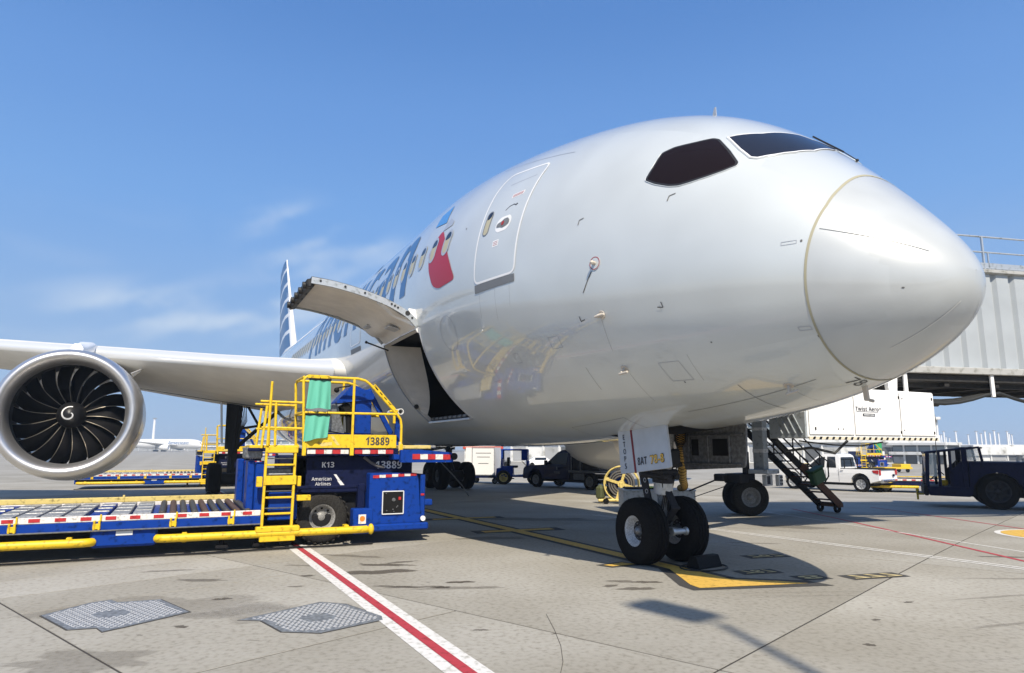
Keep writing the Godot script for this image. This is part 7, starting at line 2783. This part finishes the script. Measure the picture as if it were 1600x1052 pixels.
func container_dolly() -> void:
	var t := thing("white_container", "white air cargo container on a low dolly left of the blue tractor", "container", gp(-33.1, -9.2, 0.42), deg_to_rad(52.0))
	var mb := Mb.new()
	side_shell(mb, pv([-0.6, 0.06, 0.72, 0.06, 0.72, 1.62, -0.98, 1.62, -0.98, 0.55]), 0.76)
	var b := part(t, "shell", mb, M.white_box)
	mb = Mb.new()
	for x in [-0.6, 0.7]: mb.box(Vector3(x, 0.85, 0.762), Vector3(0.05, 1.55, 0.02), Basis(), 0.005)
	for y in [0.08, 1.6]: mb.box(Vector3(0.05, y, 0.762), Vector3(1.3, 0.05, 0.02), Basis(), 0.005)
	for i in 6: mb.box(Vector3(-0.99 + 0.06 * maxf(0, 2.0 - i), 0.4 + 0.22 * i, 0), Vector3(0.02, 0.03, 1.5))
	part(b, "edge_frame", mb, M.galvanised)
	mb = Mb.new()
	for q in [[1.30, 0.9], [1.08, 0.75], [0.72, 0.6]]: mb.box(Vector3(0.06, q[0], 0.762), Vector3(q[1], 0.035, 0.006))
	part(b, "faded_print", mb, M.steel)
	var d := thing("dolly", "low dolly carrying the white air cargo container", "dolly", gp(-33.1, -9.2), deg_to_rad(52.0))
	mb = Mb.new()
	mb.box(Vector3(0, 0.38, 0), Vector3(2.1, 0.09, 1.6), Basis(), 0.01)
	mb.rod(Vector3(1.0, 0.34, 0), Vector3(1.7, 0.28, 0), 0.03)
	part(d, "frame", mb, M.dark_blue)
	for x in [0.7, -0.7]:
		for z in [-0.6, 0.6]: road_wheel(d, Vector3(x, 0.17, z), 0.17, 0.1, M.hub_grey)

func tug() -> void:
	var t := thing("pushback_tug", "dark blue pushback tug with glazed cab at the right edge", "tug", gp(-10.6, -18.5), deg_to_rad(216.0))
	var mb := Mb.new()
	var poly := pv([1.95, 0.42, 2.02, 0.72, 0.78, 0.72, 0.74, 1.56, -4.2, 1.56, -4.3, 0.5, -3.6, 0.42])
	poly.append_array(reversed(pv(arch(-2.75, 0.72, 0.50))))
	poly.append_array(pv([-1.9, 0.36, -0.78, 0.36]))
	poly.append_array(reversed(pv(arch(0.0, 0.72, 0.50))))
	poly.append_array(pv([0.8, 0.40]))
	side_shell(mb, poly, 1.2)
	var b := part(t, "body", mb, M.navy)
	mb = Mb.new()
	mb.box(Vector3(-1.4, 0.75, 0), Vector3(4.4, 0.7, 1.8))
	part(t, "chassis", mb, M.chassis)
	# cab frame with real openings
	mb = Mb.new()
	mb.beam(Vector3(2.02, 1.86, 0), Vector3(0.72, 2.02, 0), 2.2, 0.07, Vector3.UP, 0.02)
	for z in [-1.07, 1.07]:
		mb.beam(Vector3(2.0, 0.7, z), Vector3(1.93, 1.86, z), 0.12, 0.10, Vector3(0, 0, 1), 0.015)
		mb.beam(Vector3(1.62, 0.7, z), Vector3(1.60, 1.90, z), 0.10, 0.08, Vector3(0, 0, 1), 0.015)
		mb.beam(Vector3(1.28, 0.7, z), Vector3(1.27, 1.94, z), 0.09, 0.06, Vector3(0, 0, 1), 0.015)
		mb.beam(Vector3(0.86, 0.7, z), Vector3(0.86, 2.0, z), 0.16, 0.16, Vector3(0, 0, 1), 0.015)
		mb.prism(pv([1.28, 0.7, 0.86, 0.7, 0.86, 1.6, 0.92, 1.6, 1.28, 1.25]), Vector3(0, 0, z - 0.03), Vector3(1, 0, 0), Vector3(0, 1, 0), Vector3(0, 0, 0.06))
		mb.beam(Vector3(0.35, 1.56, z), Vector3(0.42, 2.04, z), 0.08, 0.08, Vector3(0, 0, 1), 0.015)
		mb.beam(Vector3(0.86, 1.99, z), Vector3(0.40, 2.05, z), 0.08, 0.07, Vector3.UP, 0.015)
	mb.box(Vector3(2.0, 0.92, 0), Vector3(0.08, 0.5, 2.2), Basis(), 0.02)
	mb.box(Vector3(1.96, 1.5, 0), Vector3(0.06, 0.8, 0.07), Basis(), 0.01)
	mb.box(Vector3(0.9, 1.1, 0), Vector3(0.1, 0.9, 2.1), Basis(), 0.02)
	mb.box(Vector3(0.62, 2.03, 0), Vector3(0.6, 0.05, 2.2), Basis(), 0.01)
	var cab := part(t, "cab", mb, M.navy)
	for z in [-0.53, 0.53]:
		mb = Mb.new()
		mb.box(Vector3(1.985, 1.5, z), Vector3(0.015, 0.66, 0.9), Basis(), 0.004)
		part(cab, "windscreen_pane", mb, M.sky_reflect_glass)
	for z in [-1.07, 1.07]:
		for q in [[1.79, 0.24, 1.45, 0.8], [0.62, 0.36, 1.80, 0.38]]:
			mb = Mb.new()
			mb.box(Vector3(q[0], q[2], z), Vector3(q[1], q[3], 0.012), Basis(), 0.004)
			part(cab, "side_pane", mb, M.clear_glass)
	mb = Mb.new()
	mb.box(Vector3(1.05, 0.95, 0.1), Vector3(0.35, 0.12, 0.5), Basis(), 0.04)
	mb.box(Vector3(0.98, 1.3, 0.1), Vector3(0.12, 0.6, 0.5), Basis(), 0.04)
	mb.rod(Vector3(1.85, 0.9, 0.1), Vector3(1.55, 1.18, 0.1), 0.025)
	mb.lathe(PackedVector2Array([Vector2(-0.015, 0.17), Vector2(0, 0.19), Vector2(0.015, 0.17), Vector2(0, 0.155), Vector2(-0.015, 0.17)]), Vector3(1.53, 1.2, 0.1), Vector3(-0.7, 0.7, 0), 20)
	part(t, "seat", mb, M.black)
	mb = Mb.new()
	mb.box(Vector3(1.48, 0.84, -0.75), Vector3(0.2, 0.2, 0.2), Basis(Vector3.UP, 0.4), 0.04)
	part(t, "chock_holder", mb, M.yellow)
	mb = Mb.new()
	mb.box(Vector3(2.05, 0.58, 0), Vector3(0.14, 0.34, 2.36), Basis(), 0.03)
	for i in 5: mb.box(Vector3(2.06, 0.92 + 0.07 * i - 0.12, 0), Vector3(0.05, 0.03, 1.4))
	part(b, "grille", mb, M.chassis)
	for x in [0.0, -2.75]:
		for z in [-1.02, 1.02]: road_wheel(t, Vector3(x, 0.60, z), 0.60, 0.36, M.gear_dark, M.tyre)
	mb = Mb.new()
	mb.box(Vector3(2.22, 0.42, -0.4), Vector3(0.24, 0.06, 0.1), Basis(), 0.01)
	mb.rod(Vector3(2.30, 0.22, -0.4), Vector3(2.30, 0.62, -0.4), 0.035)
	mb.box(Vector3(2.30, 0.56, -0.4), Vector3(0.10, 0.08, 0.3), Basis(), 0.01)
	part(t, "tow_hook", mb, M.yellow)
	mb = Mb.new()
	mb.quad(Vector3(-1.35, 1.38, -1.204), Vector3(-1.48, 1.38, -1.204), Vector3(-1.6, 1.18, -1.204), Vector3(-1.45, 1.18, -1.204), Vector3(0, 0, -1))
	part(b, "emblem", mb, M.steel)

func transporter() -> void:
	var t := thing("pallet_transporter", "low yellow and blue pallet transporter behind the white pickup", "transporter", gp(-19.0, -28.0), deg_to_rad(43.0))
	var mb := Mb.new()
	mb.box(Vector3(0, 0.5, 0), Vector3(6.4, 0.26, 2.6), Basis(), 0.02)
	part(t, "deck", mb, M.dark_blue)
	mb = Mb.new()
	for z in [-1.32, 1.32]: mb.box(Vector3(0, 0.66, z), Vector3(6.4, 0.10, 0.06), Basis(), 0.01)
	var e := part(t, "edge_rail", mb, M.tape_white)
	mb = Mb.new()
	for i in 16:
		for z in [-1.353, 1.353]: mb.box(Vector3(-3.0 + 0.4 * i, 0.66, z), Vector3(0.18, 0.06, 0.008))
	part(e, "red_block", mb, M.tape_red)
	mb = Mb.new()
	for z in [-1.4, 1.4]:
		mb.rod(Vector3(-3.1, 0.32, z), Vector3(-0.8, 0.32, z), 0.07)
		mb.rod(Vector3(0.4, 0.32, z), Vector3(3.1, 0.32, z), 0.07)
	mb.box(Vector3(0, 0.74, -1.2), Vector3(6.2, 0.05, 0.08), Basis(), 0.01)
	part(t, "guard_pipe", mb, M.yellow)
	for x in [-2.2, 2.2]:
		for z in [-1.0, 1.0]: road_wheel(t, Vector3(x, 0.26, z), 0.26, 0.2, M.hub_grey)

# ---------------------------------------------------------------- far things
func far_airliner(label: String, at: Vector3, turn: float) -> Node3D:
	var t := thing("distant_airliner", label, "airplane", at, turn)
	var rows: Array[PackedVector3Array] = []
	for s in [0.0, 0.2, 0.6, 1.2, 2.0, 3.2, 4.5, 6.0, 8.0, 12.0, 20.0, 28.0, 36.0, 40.0, 44.0, 48.0, 52.0, 55.5]:
		var row := PackedVector3Array()
		for i in 20: row.append(ell(maxf(s, 0.0001), -90.0 + 18.0 * i))
		rows.append(row)
	var mb := Mb.new()
	mb.grid(rows, true, true)
	part(t, "fuselage", mb, M.white_car)
	for side in [1.0, -1.0]:
		rows = []
		for i in 8: rows.append(wing_row(float(i), side, 0, AF.size()))
		mb = Mb.new()
		mb.grid(rows, side < 0.0, false)
		part(t, "wing", mb, M.wing_grey)
		mb = Mb.new()
		mb.lathe(PackedVector2Array([Vector2(0.6, 0), Vector2(0.5, 1.3), Vector2(0, 1.55), Vector2(0.3, 1.78), Vector2(2, 1.88), Vector2(4.8, 1.5), Vector2(6.4, 0.7), Vector2(6.6, 0)]), Vector3(-17.6, 2.7, 9.73 * side), Vector3(-1, 0, 0), 20)
		part(t, "engine", mb, M.white_paint)
		mb = Mb.new()
		mb.rod(Vector3(-28, 0.6, 4.9 * side), Vector3(-28, 4, 4.9 * side), 0.25)
		for dx in [-0.75, 0.75]:
			for dz in [-0.6, 0.6]: mb.cyl(Vector3(-28 + dx, 0.64, 4.9 * side + dz - 0.25), Vector3(-28 + dx, 0.64, 4.9 * side + dz + 0.25), 0.64, -1, 14)
		part(t, "main_gear", mb, M.gear_dark)
		rows = []
		for i in 2:
			var row := PackedVector3Array()
			for a in AF: row.append(Vector3(lerpf(-47.6, -53.4, i) - lerpf(5.6, 2.0, i) * a[0], 6.6 + 1.1 * i + 0.5 * (1.0 - 0.6 * i) * a[1], side * lerpf(0.6, 9.85, i)))
			rows.append(row)
		mb = Mb.new()
		mb.grid(rows, side < 0.0, false)
		part(t, "tailplane", mb, M.white_paint)
	mb = Mb.new()
	mb.rod(Vector3(-5.1, 0.4, 0), Vector3(-5.0, 2.2, 0), 0.15)
	for z in [-0.35, 0.35]: mb.cyl(Vector3(-5.1, 0.5, z - 0.2), Vector3(-5.1, 0.5, z + 0.2), 0.5, -1, 14)
	part(t, "nose_gear", mb, M.gear_dark)
	mb = Mb.new()
	mb.prism(pv([-44.0, 7.0, -52.6, 16.9, -56.2, 16.9, -53.4, 7.0]), Vector3(0, 0, -0.2), Vector3(1, 0, 0), Vector3(0, 1, 0), Vector3(0, 0, 0.4))
	part(t, "fin", mb, M.livery_blue)
	lettering(t, "American", Vector3(-15.5, 5.55, 2.86), Vector3(1, 0, 0), Vector3(0, 0.97, -0.24), 1.9, M.livery_blue, 12.5)
	mb = Mb.new()
	for i in 30: mb.box(Vector3(-8.0 - 1.2 * i, 5.5, 2.86), Vector3(0.3, 0.4, 0.06))
	part(t, "cabin_windows", mb, M.gear_grey)
	mb = Mb.new()
	for z in [-1.0, 1.0]: mb.box(Vector3(-2.5, 5.4, z * 1.55), Vector3(1.1, 0.5, 0.3))
	part(t, "cockpit_windows", mb, M.cockpit_glass)
	return t

# a long building between two ground points: roof slab, fascia, bands of bays with mullions and panes
func concourse(called: String, label: String, a: Vector2, b: Vector2, h: float, deep: float, bays: int, lower: bool, wall_m: Material) -> Node3D:
	var l := a.distance_to(b)
	var d := (b - a).normalized()
	var t := thing(called, label, "building", gp((a.x + b.x) * 0.5, (a.y + b.y) * 0.5), -atan2(d.y, d.x))
	# local: x along the front from a to b, z towards the viewer is the front
	var mb := Mb.new()
	mb.box(Vector3(0, h * 0.5, -deep * 0.5 - 0.4), Vector3(l, h, deep))
	part(t, "wall", mb, wall_m)
	mb = Mb.new()
	mb.box(Vector3(0, h + 0.2, -deep * 0.5), Vector3(l + 0.8, 0.5, deep + 1.4), Basis(), 0.05)
	mb.box(Vector3(0, h * 0.56, 0.1), Vector3(l + 0.3, h * 0.16, 0.5), Basis(), 0.03)
	part(t, "roof_fascia", mb, M.building)
	var bw := l / bays
	var pane := Mb.new()
	pane.box(Vector3.ZERO, Vector3(bw * 0.86, h * 0.24, 0.06))
	var pane2 := Mb.new()
	pane2.box(Vector3.ZERO, Vector3(bw * 0.8, h * 0.34, 0.06))
	var pm := pane.mesh()
	var pm2 := pane2.mesh()
	for i in bays:
		var x := -l * 0.5 + bw * (i + 0.5)
		var o := put(t, "window", pm, M.building_glass)
		o.position = Vector3(x, h * 0.80, -0.37)
		if lower and i % 3 != 1:
			o = put(t, "bay_door", pm2, M.building_dark if i % 2 else M.building_grey)
			o.position = Vector3(x, h * 0.2, -0.36)
	mb = Mb.new()
	for i in bays + 1:
		mb.box(Vector3(-l * 0.5 + bw * i, h * 0.5, -0.3), Vector3(0.28, h, 0.3))
	part(t, "mullion", mb, M.building)
	return t

func far_bridge(label: String, a: Vector2, b: Vector2, y: float) -> void:
	var d := (b - a).normalized()
	var l := a.distance_to(b)
	var t := thing("distant_bridge", label, "jet bridge", gp((a.x + b.x) * 0.5, (a.y + b.y) * 0.5), -atan2(d.y, d.x), "jet bridges in the distance on the right")
	var mb := Mb.new()
	mb.box(Vector3(0, y + 0.75, 0), Vector3(l, 1.5, 2.6), Basis(), 0.05)
	mb.box(Vector3(l * 0.5, y + 0.8, 0.4), Vector3(2.4, 2.0, 3.0), Basis(), 0.08)
	part(t, "tunnel", mb, M.building)
	mb = Mb.new()
	for i in int(l / 1.2): mb.box(Vector3(-l * 0.5 + 1.2 * i + 0.6, y + 0.75, 1.32), Vector3(0.18, 1.4, 0.08))
	part(t, "rib", mb, M.building_grey)
	mb = Mb.new()
	for x in [-l * 0.42, l * 0.2, l * 0.28]: mb.box(Vector3(x, y * 0.5, 0), Vector3(0.45, y, 0.6))
	mb.box(Vector3(l * 0.24, 0.5, 0), Vector3(2.2, 0.9, 2.4))
	part(t, "column", mb, M.building_grey)

func lamp_mast(label: String, at: Vector3, h: float) -> void:
	var t := thing("lamp_mast", label, "lamp mast", at, 0.4, "tall apron lamp masts in the distance")
	var mb := Mb.new()
	mb.cyl(Vector3.ZERO, Vector3(0, h, 0), h * 0.045, h * 0.034, 8)
	part(t, "pole", mb, M.mast)
	mb = Mb.new()
	mb.box(Vector3(0, h + 0.2, 0), Vector3(h * 0.13, h * 0.022, h * 0.08), Basis(), 0.05)
	part(t, "lamp_head", mb, M.building_grey)

func small_car(label: String, at: Vector3, turn: float, m: Material, van: bool) -> void:
	var t := thing("van" if van else "car", label, "van" if van else "car", at, turn)
	var mb := Mb.new()
	if van:
		side_shell(mb, round_poly(pv([2.3, 0.35, 2.35, 1.0, 1.6, 1.25, 1.0, 2.1, -2.4, 2.15, -2.45, 0.4]), 0.1), 0.95, 0.1, 1.0, 2.1)
	else:
		side_shell(mb, round_poly(pv([2.1, 0.35, 2.1, 0.75, 1.1, 0.92, 0.4, 1.42, -0.9, 1.44, -1.7, 0.98, -2.15, 0.9, -2.15, 0.38]), 0.1), 0.85, 0.14, 0.8, 1.4)
	part(t, "body", mb, m)
	mb = Mb.new()
	for s in [-1.0, 1.0]:
		if van: mb.box(Vector3(1.0, 1.6, s * 0.90), Vector3(0.7, 0.5, 0.06))
		else: mb.box(Vector3(-0.2, 1.15, s * 0.79), Vector3(1.5, 0.3, 0.06), Basis(Vector3.RIGHT, -s * 0.2))
	part(t, "window", mb, M.car_glass)
	for x in [-1.35, 1.4]:
		mb = Mb.new()
		for z in [-0.8, 0.8]: mb.cyl(Vector3(x, 0.33, z - 0.1), Vector3(x, 0.33, z + 0.1), 0.33, -1, 14)
		part(t, "wheel", mb, M.tyre)

func build_far() -> void:
	far_airliner("small white airliner far across the apron, below the wing", Vector3(-466.0, gh(-466, -10), -9.0), deg_to_rad(64.2))
	# main concourse behind the airliner and the bridge
	var c := concourse("concourse", "long white terminal concourse with window bands below the airliner and the bridge", Vector2(-118.5, -52.0), Vector2(-72.0, -112.0), 7.6, 14.0, 24, true, M.building)
	concourse("terminal_annex", "dark ended terminal annex right of the concourse, behind the tug cab", Vector2(-77.0, -106.0), Vector2(-68.5, -108.0), 3.2, 6.0, 4, true, M.building_dark)
	concourse("far_pier", "low pale pier with window band far behind the tug at the right edge", Vector2(-92.0, -150.0), Vector2(-60.0, -215.0), 3.1, 10.0, 20, true, M.building)
	concourse("far_terminal", "long low white terminal on the horizon left of the main gear", Vector2(-440.0, -20.0), Vector2(-395.0, -95.0), 7.5, 20.0, 16, false, M.building)
	concourse("horizon_hangar", "low white hangar row on the horizon under the wing", Vector2(-560.0, 120.0), Vector2(-500.0, -60.0), 6.0, 20.0, 18, false, M.building_grey)
	far_bridge("far jet bridge ending left above the tug cab, nearest of the distant ones", Vector2(-60.0, -160.0), Vector2(-72.0, -122.0), 1.5)
	far_bridge("far jet bridge at the right edge above the tug deck", Vector2(-52.0, -190.0), Vector2(-70.0, -148.0), 1.7)
	var s := thing("service_shed", "small shed with a red roof edge above the white container", "shed", gp(-56.0, -19.0), deg_to_rad(64.0))
	var mb := Mb.new()
	mb.box(Vector3(0, 1.1, 0), Vector3(3.4, 2.2, 2.4))
	part(s, "wall", mb, M.building)
	mb = Mb.new()
	mb.box(Vector3(0, 2.35, 0), Vector3(3.7, 0.45, 2.7), Basis(), 0.04)
	part(s, "roof", mb, M.red_roof)
	# tall masts: (photo-right group, then the ones on the left)
	var k := 0
	var nth := ["first", "second", "third", "fourth", "fifth", "sixth", "seventh", "eighth", "ninth", "tenth", "eleventh", "twelfth", "thirteenth", "fourteenth", "fifteenth", "last"]
	for q in [[-204, -321, 9.3], [-260, -412, 13.3], [-247, -393, 9.6], [-265, -425, 9.6], [-213, -347, 11.5], [-232, -378, 8.5], [-241, -404, 10.9], [-203, -347, 11.3], [-250, -432, 12.1], [-207, -361, 11.7], [-254, -448, 12.6], [-193, -344, 11.3], [-234, -421, 11.9], [-196, -360, 11.3], [-243, -448, 12.1], [-248, -460, 11.6]]:
		lamp_mast("%s from the left of the lamp masts clustered above the tug" % nth[k], Vector3(q[0], -0.65, q[1]), q[2])
		k += 1
	lamp_mast("lone lamp mast beyond the small white airliner under the wing", Vector3(-538.0, -0.2, 22.0), 22.5)
	lamp_mast("lone lamp mast on the horizon between main gear and loader ladder", Vector3(-420.0, -0.4, -45.0), 15.0)
	small_car("white van parked in front of the far concourse, below the air unit", gp(-69.0, -92.0), 2.2, M.white_car, true)
	small_car("white car passing before the concourse, right of the pickup's roof", gp(-66.0, -84.0), 2.3, M.white_car, false)
	small_car("small white car seen far off between tractor and service truck", gp(-78.0, -37.0), 1.2, M.white_car, false)
	small_car("silver car far off between container and tractor", gp(-84.0, -33.0), 1.2, M.steel, false)
	small_car("white van far behind the tug's deck at the right edge", gp(-48.0, -118.0), 2.6, M.white_car, true)
	small_car("dark van in the concourse's shade under the air unit", gp(-74.0, -93.0), 2.2, M.dark_blue, true)
	# another loader far behind the pickup, with a green cloth
	var ld: Node3D = null
	for n in get_children():
		if n.name == "cargo_loader": ld = n
	if ld:
		var r := clone(ld, "cargo_loader", gp(-52.0, -65.5), deg_to_rad(-25.0), "far cargo loader with a green cloth, seen over the white pickup's bed")
		for q in r.find_children("lettering*", "", true, false):
			q.get_parent().remove_child(q)
			q.free()
	var g := thing("green_cloth", "green cloth hung on the far loader over the white pickup", "cloth", gp(-50.8, -67.3, 1.9), deg_to_rad(64.0))
	mb = Mb.new()
	var rows: Array[PackedVector3Array] = []
	for i in 8:
		var row := PackedVector3Array()
		for j in 9: row.append(Vector3(-0.45 + 0.1125 * j, 1.35 * (1.0 - i / 7.0), 0.04 * sin(j * 1.7 + i * 0.3)))
		rows.append(row)
	mb.grid(rows, true, false)
	part(g, "fabric", mb, M.green)
	# yellow pallet dolly out on the apron
	g = thing("yellow_dolly", "low yellow dolly standing alone on the apron left of the tug cab", "dolly", gp(-46.0, -63.0), deg_to_rad(75.0))
	mb = Mb.new()
	mb.box(Vector3(0, 0.45, 0), Vector3(3.4, 0.2, 1.6), Basis(), 0.02)
	mb.box(Vector3(1.0, 0.7, 0), Vector3(1.2, 0.35, 1.4), Basis(), 0.04)
	part(g, "deck", mb, M.yellow)
	mb = Mb.new()
	for x in [-1.2, 1.2]:
		for z in [-0.65, 0.65]: mb.cyl(Vector3(x, 0.2, z - 0.08), Vector3(x, 0.2, z + 0.08), 0.2, -1, 12)
	part(g, "wheel", mb, M.tyre)
	# dry grass strip beyond the apron
	mb = Mb.new()
	for q in [[Vector2(-900, 420), Vector2(-640, -260)], [Vector2(-640, 300), Vector2(-590, 60)]]:
		var a: Vector2 = q[0]
		var b: Vector2 = q[1]
		mb.quad(Vector3(a.x, -0.12, a.y), Vector3(b.x, -0.12, b.y), Vector3(b.x - 160, -0.12, b.y - 40), Vector3(a.x - 160, -0.12, a.y - 40), Vector3.UP)
	var gr := part(self, "grass", mb, M.grass)
	tag(gr, "strip of dry infield grass beyond the far apron", "", "", "structure")

# ---------------------------------------------------------------- small things near the nose gear
func build_small() -> void:
	# chock by the nose wheel
	var t := thing("wheel_chock", "black rubber chock with rope in front of the nose wheels", "chock", Vector3(-4.50, 0.0, -0.30), deg_to_rad(10.0))
	var mb := Mb.new()
	mb.prism(round_poly(pv([-0.13, 0.0, 0.13, 0.0, 0.06, 0.17, -0.06, 0.17]), 0.02), Vector3(0, 0.005, -0.26), Vector3(1, 0, 0), Vector3(0, 1, 0), Vector3(0, 0, 0.52))
	part(t, "block", mb, M.black)
	mb = Mb.new()
	var path := PackedVector3Array()
	for i in 20:
		var a := TAU * i / 19.0
		path.append(Vector3(0.05 + 0.30 * cos(a), 0.018, 0.08 + 0.40 * sin(a)))
	mb.tube(path, 0.012, 6)
	part(t, "rope", mb, M.cable)
	t = clone(t, "wheel_chock", gp(-26.35, 5.75), deg_to_rad(90.0), "black chock beside the front tyre of the right main gear")
	# long headset cord down from the belly by the far main gear
	mb = Mb.new()
	mb.tube(PackedVector3Array([Vector3(-20.5, 1.5, -1.6), Vector3(-20.55, 1.25, -1.9), Vector3(-20.65, 0.8, -2.4), Vector3(-20.7, 0.4, -2.8), Vector3(-20.75, 0.0, -3.1)]), 0.022, 6)
	part(G.airliner, "headset_cord", mb, M.steel)
	# white ground cart
	var tn := deg_to_rad(64.0)
	t = thing("ground_cart", "low white ground power cart behind the nose wheels", "cart", gp(-12.25, -5.55), tn)
	mb = Mb.new()
	mb.box(Vector3(-0.15, 0.40, 0), Vector3(2.0, 0.50, 1.0), Basis(), 0.02)
	var b := part(t, "body", mb, M.white_cart)
	mb = Mb.new()
	mb.box(Vector3(-0.15, 0.655, 0), Vector3(2.04, 0.04, 1.04), Basis(), 0.01)
	part(b, "lid", mb, M.galvanised)
	mb = Mb.new()
	mb.box(Vector3(-0.6, 0.69, 0), Vector3(0.9, 0.05, 0.7), Basis(), 0.02)
	mb.box(Vector3(0.86, 0.4, 0.0), Vector3(0.06, 0.4, 0.7), Basis(), 0.01)
	part(b, "top_panel", mb, M.black)
	mb = Mb.new()
	mb.box(Vector3(0.6, 0.30, 0.505), Vector3(0.02, 0.05, 0.02))
	part(b, "latch", mb, M.black)
	mb = Mb.new()
	for x in [-0.9, 0.8]:
		for z in [-0.42, 0.42]: mb.cyl(Vector3(x, 0.14, z - 0.05), Vector3(x, 0.14, z + 0.05), 0.14, -1, 14)
	part(t, "wheel", mb, M.tyre)
	mb = Mb.new()
	mb.lathe(PackedVector2Array([Vector2(0, 0.15), Vector2(0.03, 0.16), Vector2(0.05, 0.12), Vector2(0.05, 0.0)]), Vector3(-0.35, 0.70, 0.15), Vector3.UP, 18)
	part(t, "duct_collar", mb, M.lime)
	# hose reel
	t = thing("hose_reel", "cream yellow spoked hose reel on a small cart behind the nose gear", "hose reel", gp(-16.0, -6.8), tn)
	var ax := Vector3(-0.22, 0, 1).normalized()
	var c := Vector3(0, 0.66, 0)
	mb = Mb.new()
	for s in [0.22, -0.22]:
		var ring := PackedVector3Array()
		for i in 33:
			var a := TAU * i / 32
			ring.append(c + ax * s + Vector3(0, 1, 0) * sin(a) * 0.58 + ax.cross(Vector3.UP) * cos(a) * 0.58)
		mb.tube(ring, 0.028, 8)
	var rl := part(t, "rim", mb, M.pale_yellow)
	for s in [0.22, -0.22]:
		for i in 4:
			mb = Mb.new()
			var a := TAU * i / 4 + 0.3
			mb.beam(c + ax * s, c + ax * s + Vector3(0, 1, 0) * sin(a) * 0.57 + ax.cross(Vector3.UP) * cos(a) * 0.57, 0.09, 0.03, ax, 0.005)
			part(rl, "spoke", mb, M.pale_yellow)
	mb = Mb.new()
	mb.cyl(c - ax * 0.27, c + ax * 0.27, 0.12)
	mb.box(c + ax * 0.27 + Vector3(0, -0.28, 0), Vector3(0.10, 0.66, 0.05), Basis(), 0.01)
	part(rl, "hub", mb, M.pale_yellow)
	mb = Mb.new()
	for k in 7:
		for r in [0.26, 0.34, 0.42]:
			var coil := PackedVector3Array()
			for i in 25:
				var a := TAU * i / 24
				coil.append(c + ax * (-0.16 + 0.053 * k) + Vector3(0, 1, 0) * sin(a) * r + ax.cross(Vector3.UP) * cos(a) * r)
			mb.tube(coil, 0.036, 6)
	part(t, "coiled_hose", mb, M.hose_grey)
	mb = Mb.new()
	mb.rod(Vector3(-0.85, 0.12, 0.3), Vector3(0.75, 0.14, 0.3), 0.05)
	mb.rod(Vector3(-0.75, 0.12, -0.3), Vector3(0.75, 0.14, -0.3), 0.05)
	mb.box(Vector3(0, 0.12, 0), Vector3(0.5, 0.07, 0.7), Basis(), 0.01)
	part(t, "cart_frame", mb, M.pale_yellow)
	mb = Mb.new()
	mb.box(Vector3(-0.72, 0.35, -0.1), Vector3(0.3, 0.55, 0.4), Basis(), 0.12)
	part(t, "canvas_bag", mb, M.olive)
	mb = Mb.new()
	for x in [-0.6, 0.6]:
		for z in [-0.42, 0.42]: mb.cyl(Vector3(x, 0.1, z - 0.03), Vector3(x, 0.1, z + 0.03), 0.1, -1, 12)
	part(t, "wheel", mb, M.tyre)
	# blue cart behind the reel
	t = thing("blue_cart", "small bright blue cart half hidden behind the hose reel", "cart", gp(-20.6, -9.9), tn)
	mb = Mb.new()
	mb.box(Vector3(0, 0.62, 0), Vector3(0.8, 0.5, 0.8), Basis(), 0.05)
	part(t, "box", mb, M.blue)
	mb = Mb.new()
	mb.rod(Vector3(-0.5, 0.9, 0.4), Vector3(-0.5, 0.2, 0.4), 0.015)
	for x in [-0.4, 0.4]:
		for z in [-0.35, 0.35]: mb.cyl(Vector3(x, 0.18, z - 0.04), Vector3(x, 0.18, z + 0.04), 0.18, -1, 12)
	part(t, "wheel", mb, M.tyre)
	# the apron lamp behind the camera whose shadow falls across the concrete
	t = thing("apron_lamp", "tall apron lamp post beside the camera that throws the blurred shadow", "lamp post", Vector3(13.4, 0.0, 6.2))
	mb = Mb.new()
	mb.cyl(Vector3.ZERO, Vector3(0, 17.2, 0), 0.09, 0.06, 12)
	part(t, "pole", mb, M.mast)
	mb = Mb.new()
	mb.box(Vector3(-0.55, 17.4, 0.1), Vector3(1.0, 0.25, 0.5), Basis(Vector3.UP, 0.2), 0.06)
	part(t, "lamp_head", mb, M.mast)
